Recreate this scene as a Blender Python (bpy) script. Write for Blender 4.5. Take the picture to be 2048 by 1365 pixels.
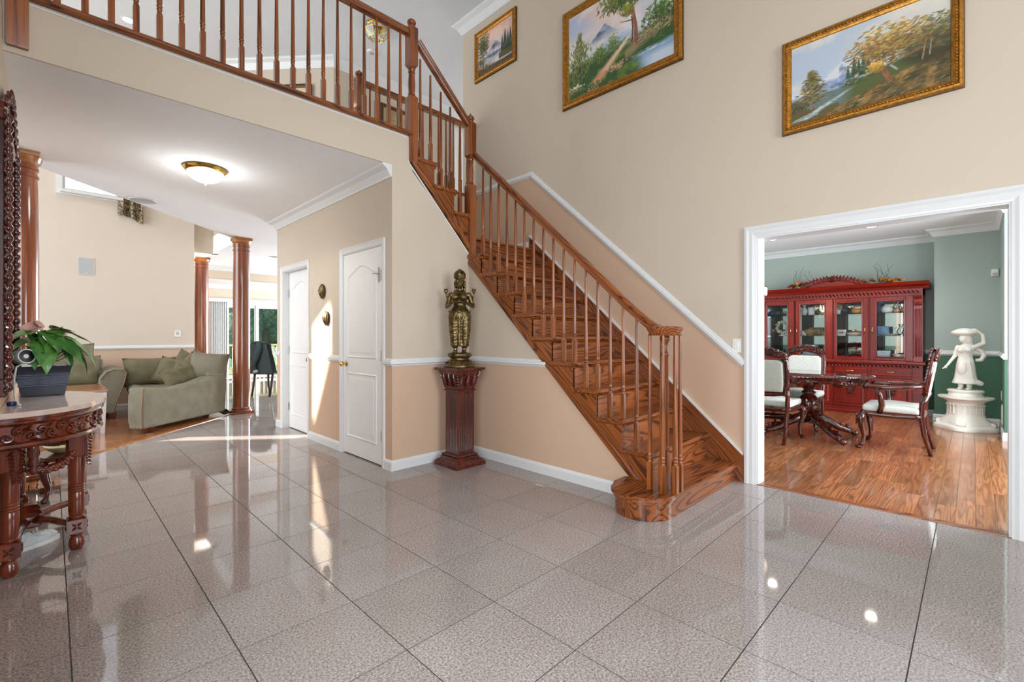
import bpy, bmesh, math, random
import numpy as np
from mathutils import Vector, Matrix
S = bpy.context.scene
for o in list(bpy.data.objects): bpy.data.objects.remove(o)
COL = S.collection
PI = math.pi
# ---------------------------------------------------------------- camera (x = along stair width, y = along stair run, z up)
cd = bpy.data.cameras.new('camera'); cam = bpy.data.objects.new('camera', cd); COL.objects.link(cam)
cam.location = (0, 0, 1.2); cam.rotation_euler = (PI/2, 0, -PI/4)
cd.sensor_width = 36; cd.lens = 923.4/2048*36; cd.shift_y = -9.5/2048; cd.clip_start = .05; cd.clip_end = 200
S.camera = cam
# ---------------------------------------------------------------- world, sun, window daylight, added hall lights, exposure
w = bpy.data.worlds.new('world'); S.world = w; w.use_nodes = True
bg = w.node_tree.nodes['Background']; bg.inputs[0].default_value = (.80, .90, 1.0, 1); bg.inputs[1].default_value = 1.6
def sun_lamp():
    d = bpy.data.lights.new('sun', 'SUN'); d.energy = 26; d.angle = math.radians(.8); d.color = (1, .95, .86)
    o = bpy.data.objects.new('sun', d); COL.objects.link(o)
    v = Vector((.77, -.64, -.42)); o.rotation_euler = v.to_track_quat('-Z', 'Y').to_euler(); o.location = (-6, 12, 8)
sun_lamp()
def daylight(name, loc, direction, sx, sy, power, col=(.87, .94, 1.0)):
    d = bpy.data.lights.new(name, 'AREA'); d.shape = 'RECTANGLE'; d.size = sx; d.size_y = sy; d.energy = power; d.color = col
    o = bpy.data.objects.new(name, d); COL.objects.link(o); o.location = loc
    o.rotation_euler = Vector(direction).to_track_quat('-Z', 'Y').to_euler()
    return o
daylight('added_front_window_light', (1.2, -4.32, 2.1), (0, 1, 0), 2.6, 3.6, 200)  # added to light the hall, as from an unseen front window
daylight('added_side_window_light', (-.42, .3, 1.4), (1, 0, 0), 2.3, 2.1, 108)  # added fill from the left, behind an invented side window
daylight('living_window_daylight', (-4.42, 7.0, 2.6), (1, 0, 0), 4.6, 4.4, 410)
daylight('kitchen_window_daylight', (7.9, 10.6, 1.5), (-1, 0, 0), 3.6, 2.2, 700)
daylight('dining_window_daylight', (5.9, -1.62, 1.45), (0, 1, 0), 2.8, 1.9, 220)
daylight('dining_side_window_daylight', (6.6, 4.0, 1.5), (0, -1, 0), 3.0, 1.8, 60)
daylight('hall_window_daylight', (7.85, 6.0, 4.4), (-1, 0, 0), 1.8, 1.8, 45)
VS = S.view_settings; VS.view_transform = 'Standard'; VS.look = 'None'; VS.exposure = 0.0; VS.gamma = 1.0; VS.use_curve_mapping = False
S.cycles.use_denoising = True; S.cycles.max_bounces = 8; S.cycles.diffuse_bounces = 5; S.cycles.glossy_bounces = 5
S.cycles.caustics_reflective = False; S.cycles.caustics_refractive = False; S.cycles.sample_clamp_indirect = 6
# ---------------------------------------------------------------- naming helpers
ORI = {}                      # origin of a thing built in world coordinates
def thing(name, label, cat, loc=(0, 0, 0), rotz=0, group=None, kind=None):
    o = bpy.data.objects.new(name, None); COL.objects.link(o)
    o.empty_display_size = .1
    o.location = loc; o.rotation_euler = (0, 0, rotz)
    o['label'] = label
    if kind: o['kind'] = kind
    if cat: o['category'] = cat
    if group: o['group'] = group
    ORI[o] = Vector((0, 0, 0)); return o
def wthing(name, label, cat, loc, group=None, kind=None):       # parts given in world coordinates
    o = thing(name, label, cat, loc, 0, group, kind); ORI[o] = Vector(loc); return o
def tag(o, label, cat, group=None, kind=None):
    o['label'] = label
    if cat: o['category'] = cat
    if group: o['group'] = group
    if kind: o['kind'] = kind
    return o
def link(name, me, m, parent=None):
    o = bpy.data.objects.new(name, me); COL.objects.link(o)
    if m is not None and not me.materials: me.materials.append(m)
    if parent is not None:
        o.parent = parent; ORI[o] = ORI.get(parent, Vector((0, 0, 0)))
    return o
def dup(root, loc, rotz, label=None, group=None):
    r = root.copy(); COL.objects.link(r); r.location = loc; r.rotation_euler = (0, 0, rotz); ORI[r] = ORI.get(root)
    if label: r['label'] = label
    if group: r['group'] = group
    for ch in list(root.children):
        c = ch.copy(); COL.objects.link(c); c.parent = r
        for gch in list(ch.children):
            d = gch.copy(); COL.objects.link(d); d.parent = c
    return r
# ---------------------------------------------------------------- mesh builder
class MB:
    def __init__(s): s.v = []; s.f = []
    def add(s, vs, fs, M=None):
        n = len(s.v)
        s.v += [tuple(M @ Vector(p)) for p in vs] if M is not None else [tuple(p) for p in vs]
        s.f += [tuple(i+n for i in f) for f in fs]; return s
    def box(s, x0, x1, y0, y1, z0, z1, ch=0.0, M=None):
        if ch <= 0:
            vs = [(x, y, z) for z in (z0, z1) for y in (y0, y1) for x in (x0, x1)]
            fs = [(0, 2, 3, 1), (4, 5, 7, 6), (0, 1, 5, 4), (2, 6, 7, 3), (0, 4, 6, 2), (1, 3, 7, 5)]
            return s.add(vs, fs, M)
        c = min(ch, (x1-x0)*.49, (y1-y0)*.49, (z1-z0)*.49)
        P = lambda a, b, e: (a, b, e)
        vs = []; idx = {}
        for i, x in enumerate((x0, x1)):
            for j, y in enumerate((y0, y1)):
                for k, z in enumerate((z0, z1)):
                    sx, sy, sz = (1, -1)[i]*c, (1, -1)[j]*c, (1, -1)[k]*c
                    for a, p in enumerate(((x, y+sy, z+sz), (x+sx, y, z+sz), (x+sx, y+sy, z))):
                        idx[i, j, k, a] = len(vs); vs.append(p)
        fs = []
        for i in (0, 1):
            q = [idx[i, 0, 0, 0], idx[i, 1, 0, 0], idx[i, 1, 1, 0], idx[i, 0, 1, 0]]; fs.append(q if i else q[::-1])
            q = [idx[0, i, 0, 1], idx[1, i, 0, 1], idx[1, i, 1, 1], idx[0, i, 1, 1]]; fs.append(q[::-1] if i else q)
            q = [idx[0, 0, i, 2], idx[1, 0, i, 2], idx[1, 1, i, 2], idx[0, 1, i, 2]]; fs.append(q if i else q[::-1])
        for a in (0, 1):
            for b in (0, 1):
                fs.append((idx[0, a, b, 1], idx[1, a, b, 1], idx[1, a, b, 2], idx[0, a, b, 2]))
                fs.append((idx[a, 0, b, 0], idx[a, 1, b, 0], idx[a, 1, b, 2], idx[a, 0, b, 2]))
                fs.append((idx[a, b, 0, 0], idx[a, b, 1, 0], idx[a, b, 1, 1], idx[a, b, 0, 1]))
        for i in (0, 1):
            for j in (0, 1):
                for k in (0, 1): fs.append((idx[i, j, k, 0], idx[i, j, k, 1], idx[i, j, k, 2]))
        return s.add(vs, fs, M)
    def prism(s, poly, z0, z1, M=None):            # poly in xy, extruded along z
        n = len(poly)
        vs = [(x, y, z0) for x, y in poly] + [(x, y, z1) for x, y in poly]
        fs = [tuple(range(n))[::-1], tuple(range(n, 2*n))] + [(i, (i+1) % n, n+(i+1) % n, n+i) for i in range(n)]
        return s.add(vs, fs, M)
    def prism_x(s, poly, x0, x1):                  # poly in (y, z)
        return s.prism(poly, x0, x1, Matrix(((0, 0, 1, 0), (1, 0, 0, 0), (0, 1, 0, 0), (0, 0, 0, 1))))
    def prism_y(s, poly, y0, y1):                  # poly in (x, z)
        return s.prism(poly, y0, y1, Matrix(((1, 0, 0, 0), (0, 0, 1, 0), (0, 1, 0, 0), (0, 0, 0, 1))))
    def lathe(s, prof, c=(0, 0, 0), n=20, M=None, cap=True, sx=1, sy=1):
        vs = []; fs = []; k = len(prof)
        for i in range(n):
            a = 2*PI*i/n
            for r, z in prof: vs.append((c[0]+r*math.cos(a)*sx, c[1]+r*math.sin(a)*sy, c[2]+z))
        for i in range(n):
            for j in range(k-1):
                fs.append((i*k+j, ((i+1) % n)*k+j, ((i+1) % n)*k+j+1, i*k+j+1))
        if cap:
            fs.append(tuple(i*k for i in range(n))[::-1]); fs.append(tuple(i*k+k-1 for i in range(n)))
        return s.add(vs, fs, M)
    def sqlathe(s, prof, c=(0, 0, 0), M=None):     # square section: prof = half width, z
        vs = []; fs = []
        for r, z in prof: vs += [(c[0]+a*r, c[1]+b*r, c[2]+z) for a, b in ((-1, -1), (1, -1), (1, 1), (-1, 1))]
        for j in range(len(prof)-1):
            for i in range(4): fs.append((j*4+i, j*4+(i+1) % 4, j*4+4+(i+1) % 4, j*4+4+i))
        m = len(prof)*4-4; fs += [(3, 2, 1, 0), (m, m+1, m+2, m+3)]
        return s.add(vs, fs, M)
    def ell(s, c, r, M=None, nu=12, nv=8):
        vs = []; fs = []
        if not hasattr(r, '__len__'): r = (r, r, r)
        R = Matrix.Translation(c) @ (M if M is not None else Matrix.Identity(4))
        vs.append((0, 0, -r[2]))
        for j in range(1, nv):
            t = -PI/2+PI*j/nv
            for i in range(nu):
                a = 2*PI*i/nu; vs.append((r[0]*math.cos(t)*math.cos(a), r[1]*math.cos(t)*math.sin(a), r[2]*math.sin(t)))
        vs.append((0, 0, r[2])); L = len(vs)-1
        for i in range(nu): fs.append((0, 1+(i+1) % nu, 1+i)); fs.append((L, L-nu+i, L-nu+(i+1) % nu))
        for j in range(nv-2):
            for i in range(nu): fs.append((1+j*nu+i, 1+j*nu+(i+1) % nu, 1+(j+1)*nu+(i+1) % nu, 1+(j+1)*nu+i))
        return s.add(vs, fs, R)
    def tube(s, pts, rad, n=8, cap=True, flat=1.0, closed=False):
        pts = [Vector(p) for p in pts]; k = len(pts)
        if not hasattr(rad, '__len__'): rad = [rad]*k
        T = []
        for i in range(k):
            a = pts[(i-1) % k] if closed or i > 0 else pts[i]; b = pts[(i+1) % k] if closed or i < k-1 else pts[i]
            t = b-a; T.append(t.normalized() if t.length > 1e-9 else Vector((0, 0, 1)))
        up = Vector((0, 0, 1)) if abs(T[0].z) < .9 else Vector((1, 0, 0))
        N = (up-T[0]*up.dot(T[0])).normalized(); vs = []; fs = []
        for i in range(k):
            N = (N-T[i]*N.dot(T[i])).normalized(); B = T[i].cross(N)
            for j in range(n):
                a = 2*PI*j/n; vs.append(pts[i]+N*(rad[i]*math.cos(a))+B*(rad[i]*flat*math.sin(a)))
        for i in range(k if closed else k-1):
            for j in range(n): fs.append((i*n+j, i*n+(j+1) % n, ((i+1) % k)*n+(j+1) % n, ((i+1) % k)*n+j))
        if cap and not closed: fs += [tuple(range(n))[::-1], tuple((k-1)*n+j for j in range(n))]
        return s.add(vs, fs)
    def sweep(s, path, prof, N, closed=False, cap=True):   # prof (side, normal); planar path with normal N
        P = [Vector(p) for p in path]; k = len(P); N = Vector(N).normalized(); vs = []; fs = []; m = len(prof)
        for i in range(k):
            d0 = (P[i]-P[i-1]) if (closed or i > 0) else (P[1]-P[0])
            d1 = (P[(i+1) % k]-P[i]) if (closed or i < k-1) else (P[-1]-P[-2])
            d0 = d0.normalized(); d1 = d1.normalized(); s0 = d0.cross(N); s1 = d1.cross(N)
            b = (s0+s1); b = b.normalized() if b.length > 1e-6 else s0
            mi = 1/max(.35, b.dot(s0))
            for a, h in prof: vs.append(P[i]+b*(a*mi)+N*h)
        for i in range(k if closed else k-1):
            for j in range(m): fs.append((i*m+j, i*m+(j+1) % m, ((i+1) % k)*m+(j+1) % m, ((i+1) % k)*m+j))
        if cap and not closed: fs += [tuple(range(m))[::-1], tuple((k-1)*m+j for j in range(m))]
        return s.add(vs, fs)
    def grid(s, fn, nu, nv, closed_u=False):       # fn(u, v) -> point
        vs = [fn(i/(nu if closed_u else nu-1), j/(nv-1)) for i in range(nu) for j in range(nv)]
        fs = [(i*nv+j, ((i+1) % nu)*nv+j, ((i+1) % nu)*nv+j+1, i*nv+j+1) for i in range(nu if closed_u else nu-1) for j in range(nv-1)]
        return s.add(vs, fs)
    def mesh(s, name, off=Vector((0, 0, 0)), smooth=None, fix=True):
        me = bpy.data.meshes.new(name)
        me.from_pydata([(x-off[0], y-off[1], z-off[2]) for x, y, z in s.v], [], s.f)
        if fix:
            bm = bmesh.new(); bm.from_mesh(me); bmesh.ops.recalc_face_normals(bm, faces=bm.faces); bm.to_mesh(me); bm.free()
        me.update()
        if smooth is not None:
            me.polygons.foreach_set('use_smooth', [True]*len(me.polygons))
            if smooth < 180: me.set_sharp_from_angle(angle=math.radians(smooth))
        return me
    def build_loc(s, name, m, parent, loc, rot):       # local mesh placed inside a thing
        o = link(name, s.mesh(name, smooth=180, fix=False), m, parent); o.location = Vector(loc)-ORI.get(parent, Vector((0, 0, 0))); o.rotation_euler = rot; return o
    def build(s, name, m, parent=None, smooth=None, fix=True):
        off = ORI.get(parent, Vector((0, 0, 0))) if parent is not None else Vector((0, 0, 0))
        return link(name, s.mesh(name, off, smooth, fix), m, parent)
    def build_at(s, name, m, loc, smooth=None):     # top-level mesh, vertices in world coordinates, origin at loc
        o = link(name, s.mesh(name, Vector(loc), smooth), m); o.location = loc; return o
def struct(o, label=None):
    o['kind'] = 'structure'
    if label: o['label'] = label
    return o
def sculpt(name, mb, m, parent, voxel=.006, smooth=2, disp=None):    # one continuous body from overlapping shapes
    off = ORI.get(parent, Vector((0, 0, 0)))
    o = bpy.data.objects.new(name, mb.mesh(name, off)); COL.objects.link(o)
    r = o.modifiers.new('r', 'REMESH'); r.mode = 'VOXEL'; r.voxel_size = voxel
    if smooth: q = o.modifiers.new('s', 'SMOOTH'); q.iterations = smooth; q.factor = .5
    dg = bpy.context.evaluated_depsgraph_get()
    me = bpy.data.meshes.new_from_object(o.evaluated_get(dg)); bpy.data.objects.remove(o)
    me.polygons.foreach_set('use_smooth', [True]*len(me.polygons)); me.materials.clear()
    return link(name, me, m, parent)
def rx(a): return Matrix.Rotation(a, 4, 'X')
def ry(a): return Matrix.Rotation(a, 4, 'Y')
def rz(a): return Matrix.Rotation(a, 4, 'Z')
def T(*p): return Matrix.Translation(p)
# ---------------------------------------------------------------- materials
def lin(c):
    c = [x/255 for x in c]; return tuple((x/12.92 if x <= .04045 else ((x+.055)/1.055)**2.4) for x in c)+(1,)
class NT:
    def __init__(s, name):
        s.m = bpy.data.materials.new(name); s.m.use_nodes = True; s.t = s.m.node_tree
        s.b = s.t.nodes['Principled BSDF']
    def n(s, typ, **kw):
        nd = s.t.nodes.new(typ)
        for k, v in kw.items():
            if k.startswith('i_'):
                key = k[2:]; key = int(key) if key.isdigit() else key
                nd.inputs[key].default_value = v
            else: setattr(nd, k, v)
        return nd
    def l(s, a, ai, b, bi): s.t.links.new(a.outputs[ai], b.inputs[bi])
    def math(s, op, a, b=None, c=None):
        nd = s.t.nodes.new('ShaderNodeMath'); nd.operation = op
        for i, x in enumerate((a, b, c)):
            if x is None: continue
            if isinstance(x, (int, float)): nd.inputs[i].default_value = x
            else: s.t.links.new(x, nd.inputs[i])
        return nd.outputs[0]
    def ramp(s, fac, stops, interp='LINEAR'):
        r = s.t.nodes.new('ShaderNodeValToRGB'); r.color_ramp.interpolation = interp; e = r.color_ramp.elements
        while len(e) < len(stops): e.new(.5)
        for i, (p, c) in enumerate(stops): e[i].position = p; e[i].color = c
        s.t.links.new(fac, r.inputs[0]); return r.outputs[0]
    def mix(s, fac, a, b, mode='MIX'):
        r = s.t.nodes.new('ShaderNodeMix'); r.data_type = 'RGBA'; r.blend_type = mode
        for i, x in ((0, fac), (6, a), (7, b)):
            if isinstance(x, (int, float, tuple)): r.inputs[i].default_value = x
            else: s.t.links.new(x, r.inputs[i])
        return r.outputs[2]
    def vec(s, kind='Object', scale=(1, 1, 1), rot=(0, 0, 0), rnd=0.0):
        tc = s.t.nodes.new('ShaderNodeTexCoord'); out = tc.outputs['Object' if kind == 'World' else kind]
        if kind == 'World':
            out = s.t.nodes.new('ShaderNodeNewGeometry').outputs['Position']
        if rnd:
            oi = s.t.nodes.new('ShaderNodeObjectInfo'); v = s.t.nodes.new('ShaderNodeVectorMath'); v.operation = 'ADD'
            q = s.math('MULTIPLY', oi.outputs['Random'], rnd); cx = s.t.nodes.new('ShaderNodeCombineXYZ')
            for i in range(3): s.t.links.new(q, cx.inputs[i])
            s.t.links.new(out, v.inputs[0]); s.t.links.new(cx.outputs[0], v.inputs[1]); out = v.outputs[0]
        mp = s.t.nodes.new('ShaderNodeMapping'); mp.inputs['Scale'].default_value = scale; mp.inputs['Rotation'].default_value = rot
        s.t.links.new(out, mp.inputs[0]); return mp.outputs[0]
    def noise(s, vec, scale, detail=3, rough=.5, dist=0):
        nd = s.t.nodes.new('ShaderNodeTexNoise'); nd.inputs['Scale'].default_value = scale; nd.inputs['Detail'].default_value = detail
        nd.inputs['Roughness'].default_value = rough; nd.inputs['Distortion'].default_value = dist
        s.t.links.new(vec, nd.inputs['Vector']); return nd.outputs[0]
    def bump(s, h, strength=.3, dist=.01):
        b = s.t.nodes.new('ShaderNodeBump'); b.inputs['Strength'].default_value = strength; b.inputs['Distance'].default_value = dist
        s.t.links.new(h, b.inputs['Height']); s.t.links.new(b.outputs[0], s.b.inputs['Normal'])
    def out(s, col=None, rough=.5, metal=0.0, spec=.5, coat=0.0):
        if col is not None:
            if isinstance(col, tuple): s.b.inputs['Base Color'].default_value = col
            else: s.t.links.new(col, s.b.inputs['Base Color'])
        if isinstance(rough, (int, float)): s.b.inputs['Roughness'].default_value = rough
        else: s.t.links.new(rough, s.b.inputs['Roughness'])
        s.b.inputs['Metallic'].default_value = metal; s.b.inputs['Specular IOR Level'].default_value = spec
        s.b.inputs['Coat Weight'].default_value = coat; s.b.inputs['Coat Roughness'].default_value = .08
        return s.m
def plain(name, c, rough=.5, metal=0.0, spec=.5, coat=0.0, var=.06, sc=6.0, bump=0.0, bs=60.0):
    t = NT(name); v = t.vec('Object', rnd=3.0); n = t.noise(v, sc, 3)
    c = lin(c); lo = tuple(x*(1-var) for x in c[:3])+(1,); hi = tuple(min(1, x*(1+var)) for x in c[:3])+(1,)
    col = t.ramp(n, [(.3, lo), (.7, hi)])
    if bump: t.bump(t.noise(v, bs, 3), bump, .004)
    return t.out(col, rough, metal, spec, coat)
def wood(name, dark, mid, light, axis=0, rot=(0, 0, 0), rough=.28, rings=9.0, freq=2.6, coat=.25, lines=.30, stretch=.14, tint=.76):
    t = NT(name); sc = [1, 1, 1]; sc[axis] = stretch
    tc = t.vec('Object', (1, 1, 1), rot, rnd=5.0)
    mp = t.n('ShaderNodeMapping'); mp.inputs['Scale'].default_value = sc; t.t.links.new(tc, mp.inputs[0]); v = mp.outputs[0]
    n1 = t.noise(v, freq, 1.2, .4, .2)
    fr = t.math('PINGPONG', t.math('MULTIPLY', n1, rings), .5)
    c1 = t.ramp(fr, [(0, lin(dark)), (lines*.35, lin(dark)), (lines, lin(mid)), (1, lin(light))])
    mp2 = t.n('ShaderNodeMapping'); s2 = [1, 1, 1]; s2[axis] = .03; mp2.inputs['Scale'].default_value = s2; t.t.links.new(tc, mp2.inputs[0])
    n2 = t.noise(mp2.outputs[0], 120, 2, .6)
    c2 = t.ramp(n2, [(.35, (.62, .55, .5, 1)), (.55, (1, 1, 1, 1))])
    col = t.mix(.7, c1, c2, 'MULTIPLY')
    oi = t.n('ShaderNodeObjectInfo')
    tint_ = t.ramp(oi.outputs['Random'], [(0, (tint, tint*.97, tint*.94, 1)), (1, (1.0, 1.0, 1.0, 1))])
    col = t.mix(1.0, col, tint_, 'MULTIPLY')
    return t.out(col, rough, 0, .5, coat)
def paint(name, up, low, thr=None):     # two-tone wall; thr builds the height of the colour change
    t = NT(name); g = t.n('ShaderNodeNewGeometry'); sep = t.n('ShaderNodeSeparateXYZ'); t.l(g, 'Position', sep, 0)
    h = thr(t, sep) if thr else None
    n = t.noise(t.vec('World'), 1.2, 2)
    u = t.mix(n, tuple(x*.97 for x in lin(up)[:3])+(1,), tuple(x*1.03 for x in lin(up)[:3])+(1,))
    if low is None: col = u
    else:
        fac = t.math('LESS_THAN', sep.outputs['Z'], h if h is not None else .965)
        col = t.mix(fac, u, lin(low))
    t.bump(t.noise(t.vec('World'), 180, 2), .05, .002)
    return t.out(col, .62, 0, .25)
BEIGE = (203, 189, 171); TAN = (204, 173, 148)
M = {}
M['wall'] = paint('beige_over_tan_paint', BEIGE, TAN)
def _slope(t, sep):
    h = t.math('MULTIPLY_ADD', t.math('SUBTRACT', sep.outputs['Y'], 1.334), .905, .965)
    return t.math('MINIMUM', t.math('MAXIMUM', h, .965), 3.118)
M['stairwall'] = paint('beige_over_tan_paint_along_stairs', BEIGE, TAN, _slope)
M['beige'] = paint('beige_paint', BEIGE, None)
M['green'] = paint('sage_over_green_paint', (164, 176, 168), (78, 112, 92))
M['white'] = plain('white_gloss_trim', (220, 221, 221), .32, var=.01)
M['ceil'] = plain('ceiling_paint', (245, 246, 248), .8, var=.01, spec=.2)
M['ceil2'] = plain('high_ceiling_paint', (220, 221, 223), .8, var=.01, spec=.2)
M['door'] = plain('door_paint', (232, 232, 231), .38, var=.01)
OD, OM, OL = (86, 42, 18), (152, 83, 36), (170, 100, 48)
OK_ = dict(freq=6, rings=18, stretch=.10, lines=.19)
M['oak_x'] = wood('stained_oak_x', OD, OM, OL, 0, **OK_); M['oak_y'] = wood('stained_oak_y', OD, OM, OL, 1, **OK_); M['oak_z'] = wood('stained_oak_z', (112, 58, 24), OM, OL, 2, freq=10, rings=7, stretch=.06, lines=.25)
M['oak_sl'] = wood('stained_oak_slope', OD, OM, OL, 1, (-math.atan(.905), 0, 0), **OK_)
M['oak_su'] = wood('stained_oak_slope_upper', OD, OM, OL, 0, (0, -math.atan(1.035), 0), **OK_)
FU = dict(freq=10, rings=3, stretch=.08, lines=.5)
M['mahog'] = wood('dark_carved_mahogany', (70, 20, 12), (100, 34, 20), (120, 46, 26), 2, rough=.2, coat=.5, **FU)
M['cherry'] = wood('red_cherry_lacquer', (120, 20, 8), (142, 28, 11), (156, 38, 16), 2, rough=.32, coat=.12, **FU)
M['cherry_h'] = wood('red_cherry_lacquer_horizontal', (120, 20, 8), (142, 28, 11), (156, 38, 16), 1, rough=.32, coat=.12, **FU)
M['cherry_c'] = wood('carved_cherry_lacquer', (96, 16, 8), (136, 30, 13), (160, 46, 20), 2, rough=.16, coat=.5, **FU)
M['rose'] = wood('brown_carved_rosewood', (92, 34, 18), (132, 58, 32), (152, 74, 42), 2, rough=.18, coat=.6, **FU)
M['colw'] = wood('varnished_column_wood', (120, 58, 26), (152, 84, 44), (176, 106, 62), 2, rough=.16, coat=.6, freq=9, rings=4, stretch=.07, lines=.5)
M['capw'] = wood('golden_oak_capital', (150, 92, 40), (180, 118, 58), (200, 138, 74), 0, rough=.25, **FU)
M['hard'] = wood('oak_floor_board', (152, 92, 58), (176, 114, 74), (190, 128, 86), 0, rough=.18, coat=.3, freq=15, rings=8, stretch=.06, lines=.24, tint=.62)
M['hard_l'] = wood('living_floor_board', (160, 100, 60), (186, 124, 80), (198, 138, 92), 0, rough=.2, coat=.3, freq=12, rings=3, stretch=.08, lines=.4)
M['dark'] = plain('dark_floor_bed', (60, 52, 48), .8)  # dark bed under the floor boards, seen in their joints
def granite():
    t = NT('polished_grey_pink_granite'); v = t.vec('World')
    n1 = t.noise(v, 112, 5, .8); n2 = t.noise(v, 300, 2, .6); n3 = t.noise(v, 3.0, 3)
    a = t.ramp(n1, [(.34, lin((96, 88, 88))), (.45, lin((145, 135, 132))), (.54, lin((180, 171, 167))), (.68, lin((212, 205, 201)))])
    b = t.ramp(n2, [(.32, lin((120, 108, 104))), (.46, (1, 1, 1, 1))])
    c = t.mix(.55, a, b, 'MULTIPLY')
    c = t.mix(1, c, t.ramp(n3, [(.3, (.92, .90, .89, 1)), (.7, (1, 1, 1, 1))]), 'MULTIPLY')
    oi = t.n('ShaderNodeObjectInfo')
    c = t.mix(1, c, t.ramp(oi.outputs['Random'], [(0, (.88, .87, .86, 1)), (1, (1, 1, 1, 1))]), 'MULTIPLY')
    return t.out(c, .045, 0, .62)
M['granite'] = granite()
M['grout'] = plain('dark_grout', (58, 53, 50), .9)
M['gold'] = plain('antique_gold_leaf', (176, 122, 48), .32, .75, var=.35, sc=40, bump=.4, bs=150)
M['gold_dark'] = plain('dark_gold_edge', (88, 58, 24), .45, .5, var=.3, sc=40)
M['brass'] = plain('polished_brass', (212, 176, 98), .12, 1.0, var=.05)
M['bronze'] = plain('aged_bronze', (108, 90, 58), .30, .85, var=.75, sc=26, bump=.6, bs=110)
M['marble'] = plain('white_marble_resin', (232, 226, 216), .3, var=.04)
M['fabric'] = plain('sage_suede_upholstery', (126, 122, 106), .85, var=.14, sc=7, spec=.15, bump=.15, bs=200)
M['pillow'] = plain('olive_suede_pillow', (112, 107, 84), .85, var=.16, sc=9, spec=.15, bump=.15, bs=200)
M['piping'] = plain('tan_piping', (150, 116, 92), .7)
M['cream'] = plain('cream_damask_seat', (206, 208, 200), .7, var=.06, sc=40, spec=.2)
M['chrome'] = plain('steel', (170, 172, 172), .22, 1.0)
M['plastic'] = plain('white_plastic', (230, 230, 226), .4)
M['black'] = plain('black_plastic', (18, 18, 22), .35)
M['grey'] = plain('grey_grille', (176, 180, 182), .6, var=.03)
def emit(name, col, strength, base=(240, 240, 235)):
    t = NT(name); t.b.inputs['Emission Color'].default_value = lin(col); t.b.inputs['Emission Strength'].default_value = strength
    return t.out(lin(base), .4)
M['lampglow'] = emit('lit_lamp_diffuser', (255, 246, 226), 9.0)
M['lampdome'] = emit('lit_ribbed_glass_dome', (244, 255, 246), 3.0)
def glassmat(name, tint=(1, 1, 1, 1), rough=0.0):
    t = NT(name); b = t.n('ShaderNodeBsdfTransparent'); b.inputs[0].default_value = tint
    g = t.n('ShaderNodeBsdfGlossy'); g.inputs['Roughness'].default_value = rough; g.inputs['Color'].default_value = (1, 1, 1, 1)
    f = t.n('ShaderNodeFresnel'); f.inputs[0].default_value = 1.45; mx = t.n('ShaderNodeMixShader')
    t.l(f, 0, mx, 0); t.l(b, 0, mx, 1); t.l(g, 0, mx, 2)
    t.l(mx, 0, t.t.nodes['Material Output'], 0); return t.m
M['glass'] = glassmat('clear_glass'); M['glass_t'] = glassmat('greenish_glass', (.86, .95, .92, 1))
M['mirror'] = plain('silvered_mirror', (225, 230, 228), .02, 1.0, var=0.0)
# ================================================================ STRUCTURE
UW, US, UD, VB = 4.04, 3.04, 2.15, 3.66
ZC, ZF, ZT = 2.73, 3.07, 5.5            # lower ceiling, upper floor, upper ceiling
def pj(u, v, z):
    x = (u-v)*.70711; d = (u+v)*.70711
    return (1024+923.4*x/d, 673-923.4*(z-1.2)/d) if d > .2 else (-9999, -9999)
DL = lambda u: 6.05+1.05*u               # diagonal line between hall tiles and living room boards
def S_(name, mb, m, label, smooth=None): return struct(mb.build(name, m, None, smooth), label)
# ---- floors: tiles and boards are single pieces on a dark bed
fl = S_('floor', MB().prism([(-.18, -4.5), (4.1, -4.5), (4.1, 6.6), (6.2, 6.6), (6.2, 10.6), (2.1, 10.6), (2.1, DL(2.1)), (-.18, DL(-.18))], -.05, -.0012), M['grout'], 'polished grey granite tile floor of the entrance hall')
P_ = .455; u0, v0 = .0542, 1.987; gp = .0021
def clip(poly, a, b, c):                # keep a*x+b*y <= c
    out = []
    for i in range(len(poly)):
        p, q = poly[i-1], poly[i]; dp = a*p[0]+b*p[1]-c; dq = a*q[0]+b*q[1]-c
        if dp*dq < 0: k = dp/(dp-dq); out.append((p[0]+(q[0]-p[0])*k, p[1]+(q[1]-p[1])*k))
        if dq <= 0: out.append(q)
    return out
def slab(poly, z0, z1, ch):             # thin piece with chamfered upper edge, around its own centre
    cx = sum(p[0] for p in poly)/len(poly); cy = sum(p[1] for p in poly)/len(poly); n = len(poly)
    ins = [(cx+(x-cx)*(1-ch/max(.02, abs(x-cx)+abs(y-cy))), cy+(y-cy)*(1-ch/max(.02, abs(x-cx)+abs(y-cy)))) for x, y in poly]
    vs = [(x-cx, y-cy, z0) for x, y in poly]+[(x-cx, y-cy, z1-ch*.6) for x, y in poly]+[(x-cx, y-cy, z1) for x, y in ins]
    fs = [tuple(range(2*n, 3*n))]+[(k*n+i, k*n+(i+1) % n, (k+1)*n+(i+1) % n, (k+1)*n+i) for k in (0, 1) for i in range(n)]
    mb = MB(); mb.v = vs; mb.f = fs; return mb, (cx, cy)
full = None; NT_ = 0
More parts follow.
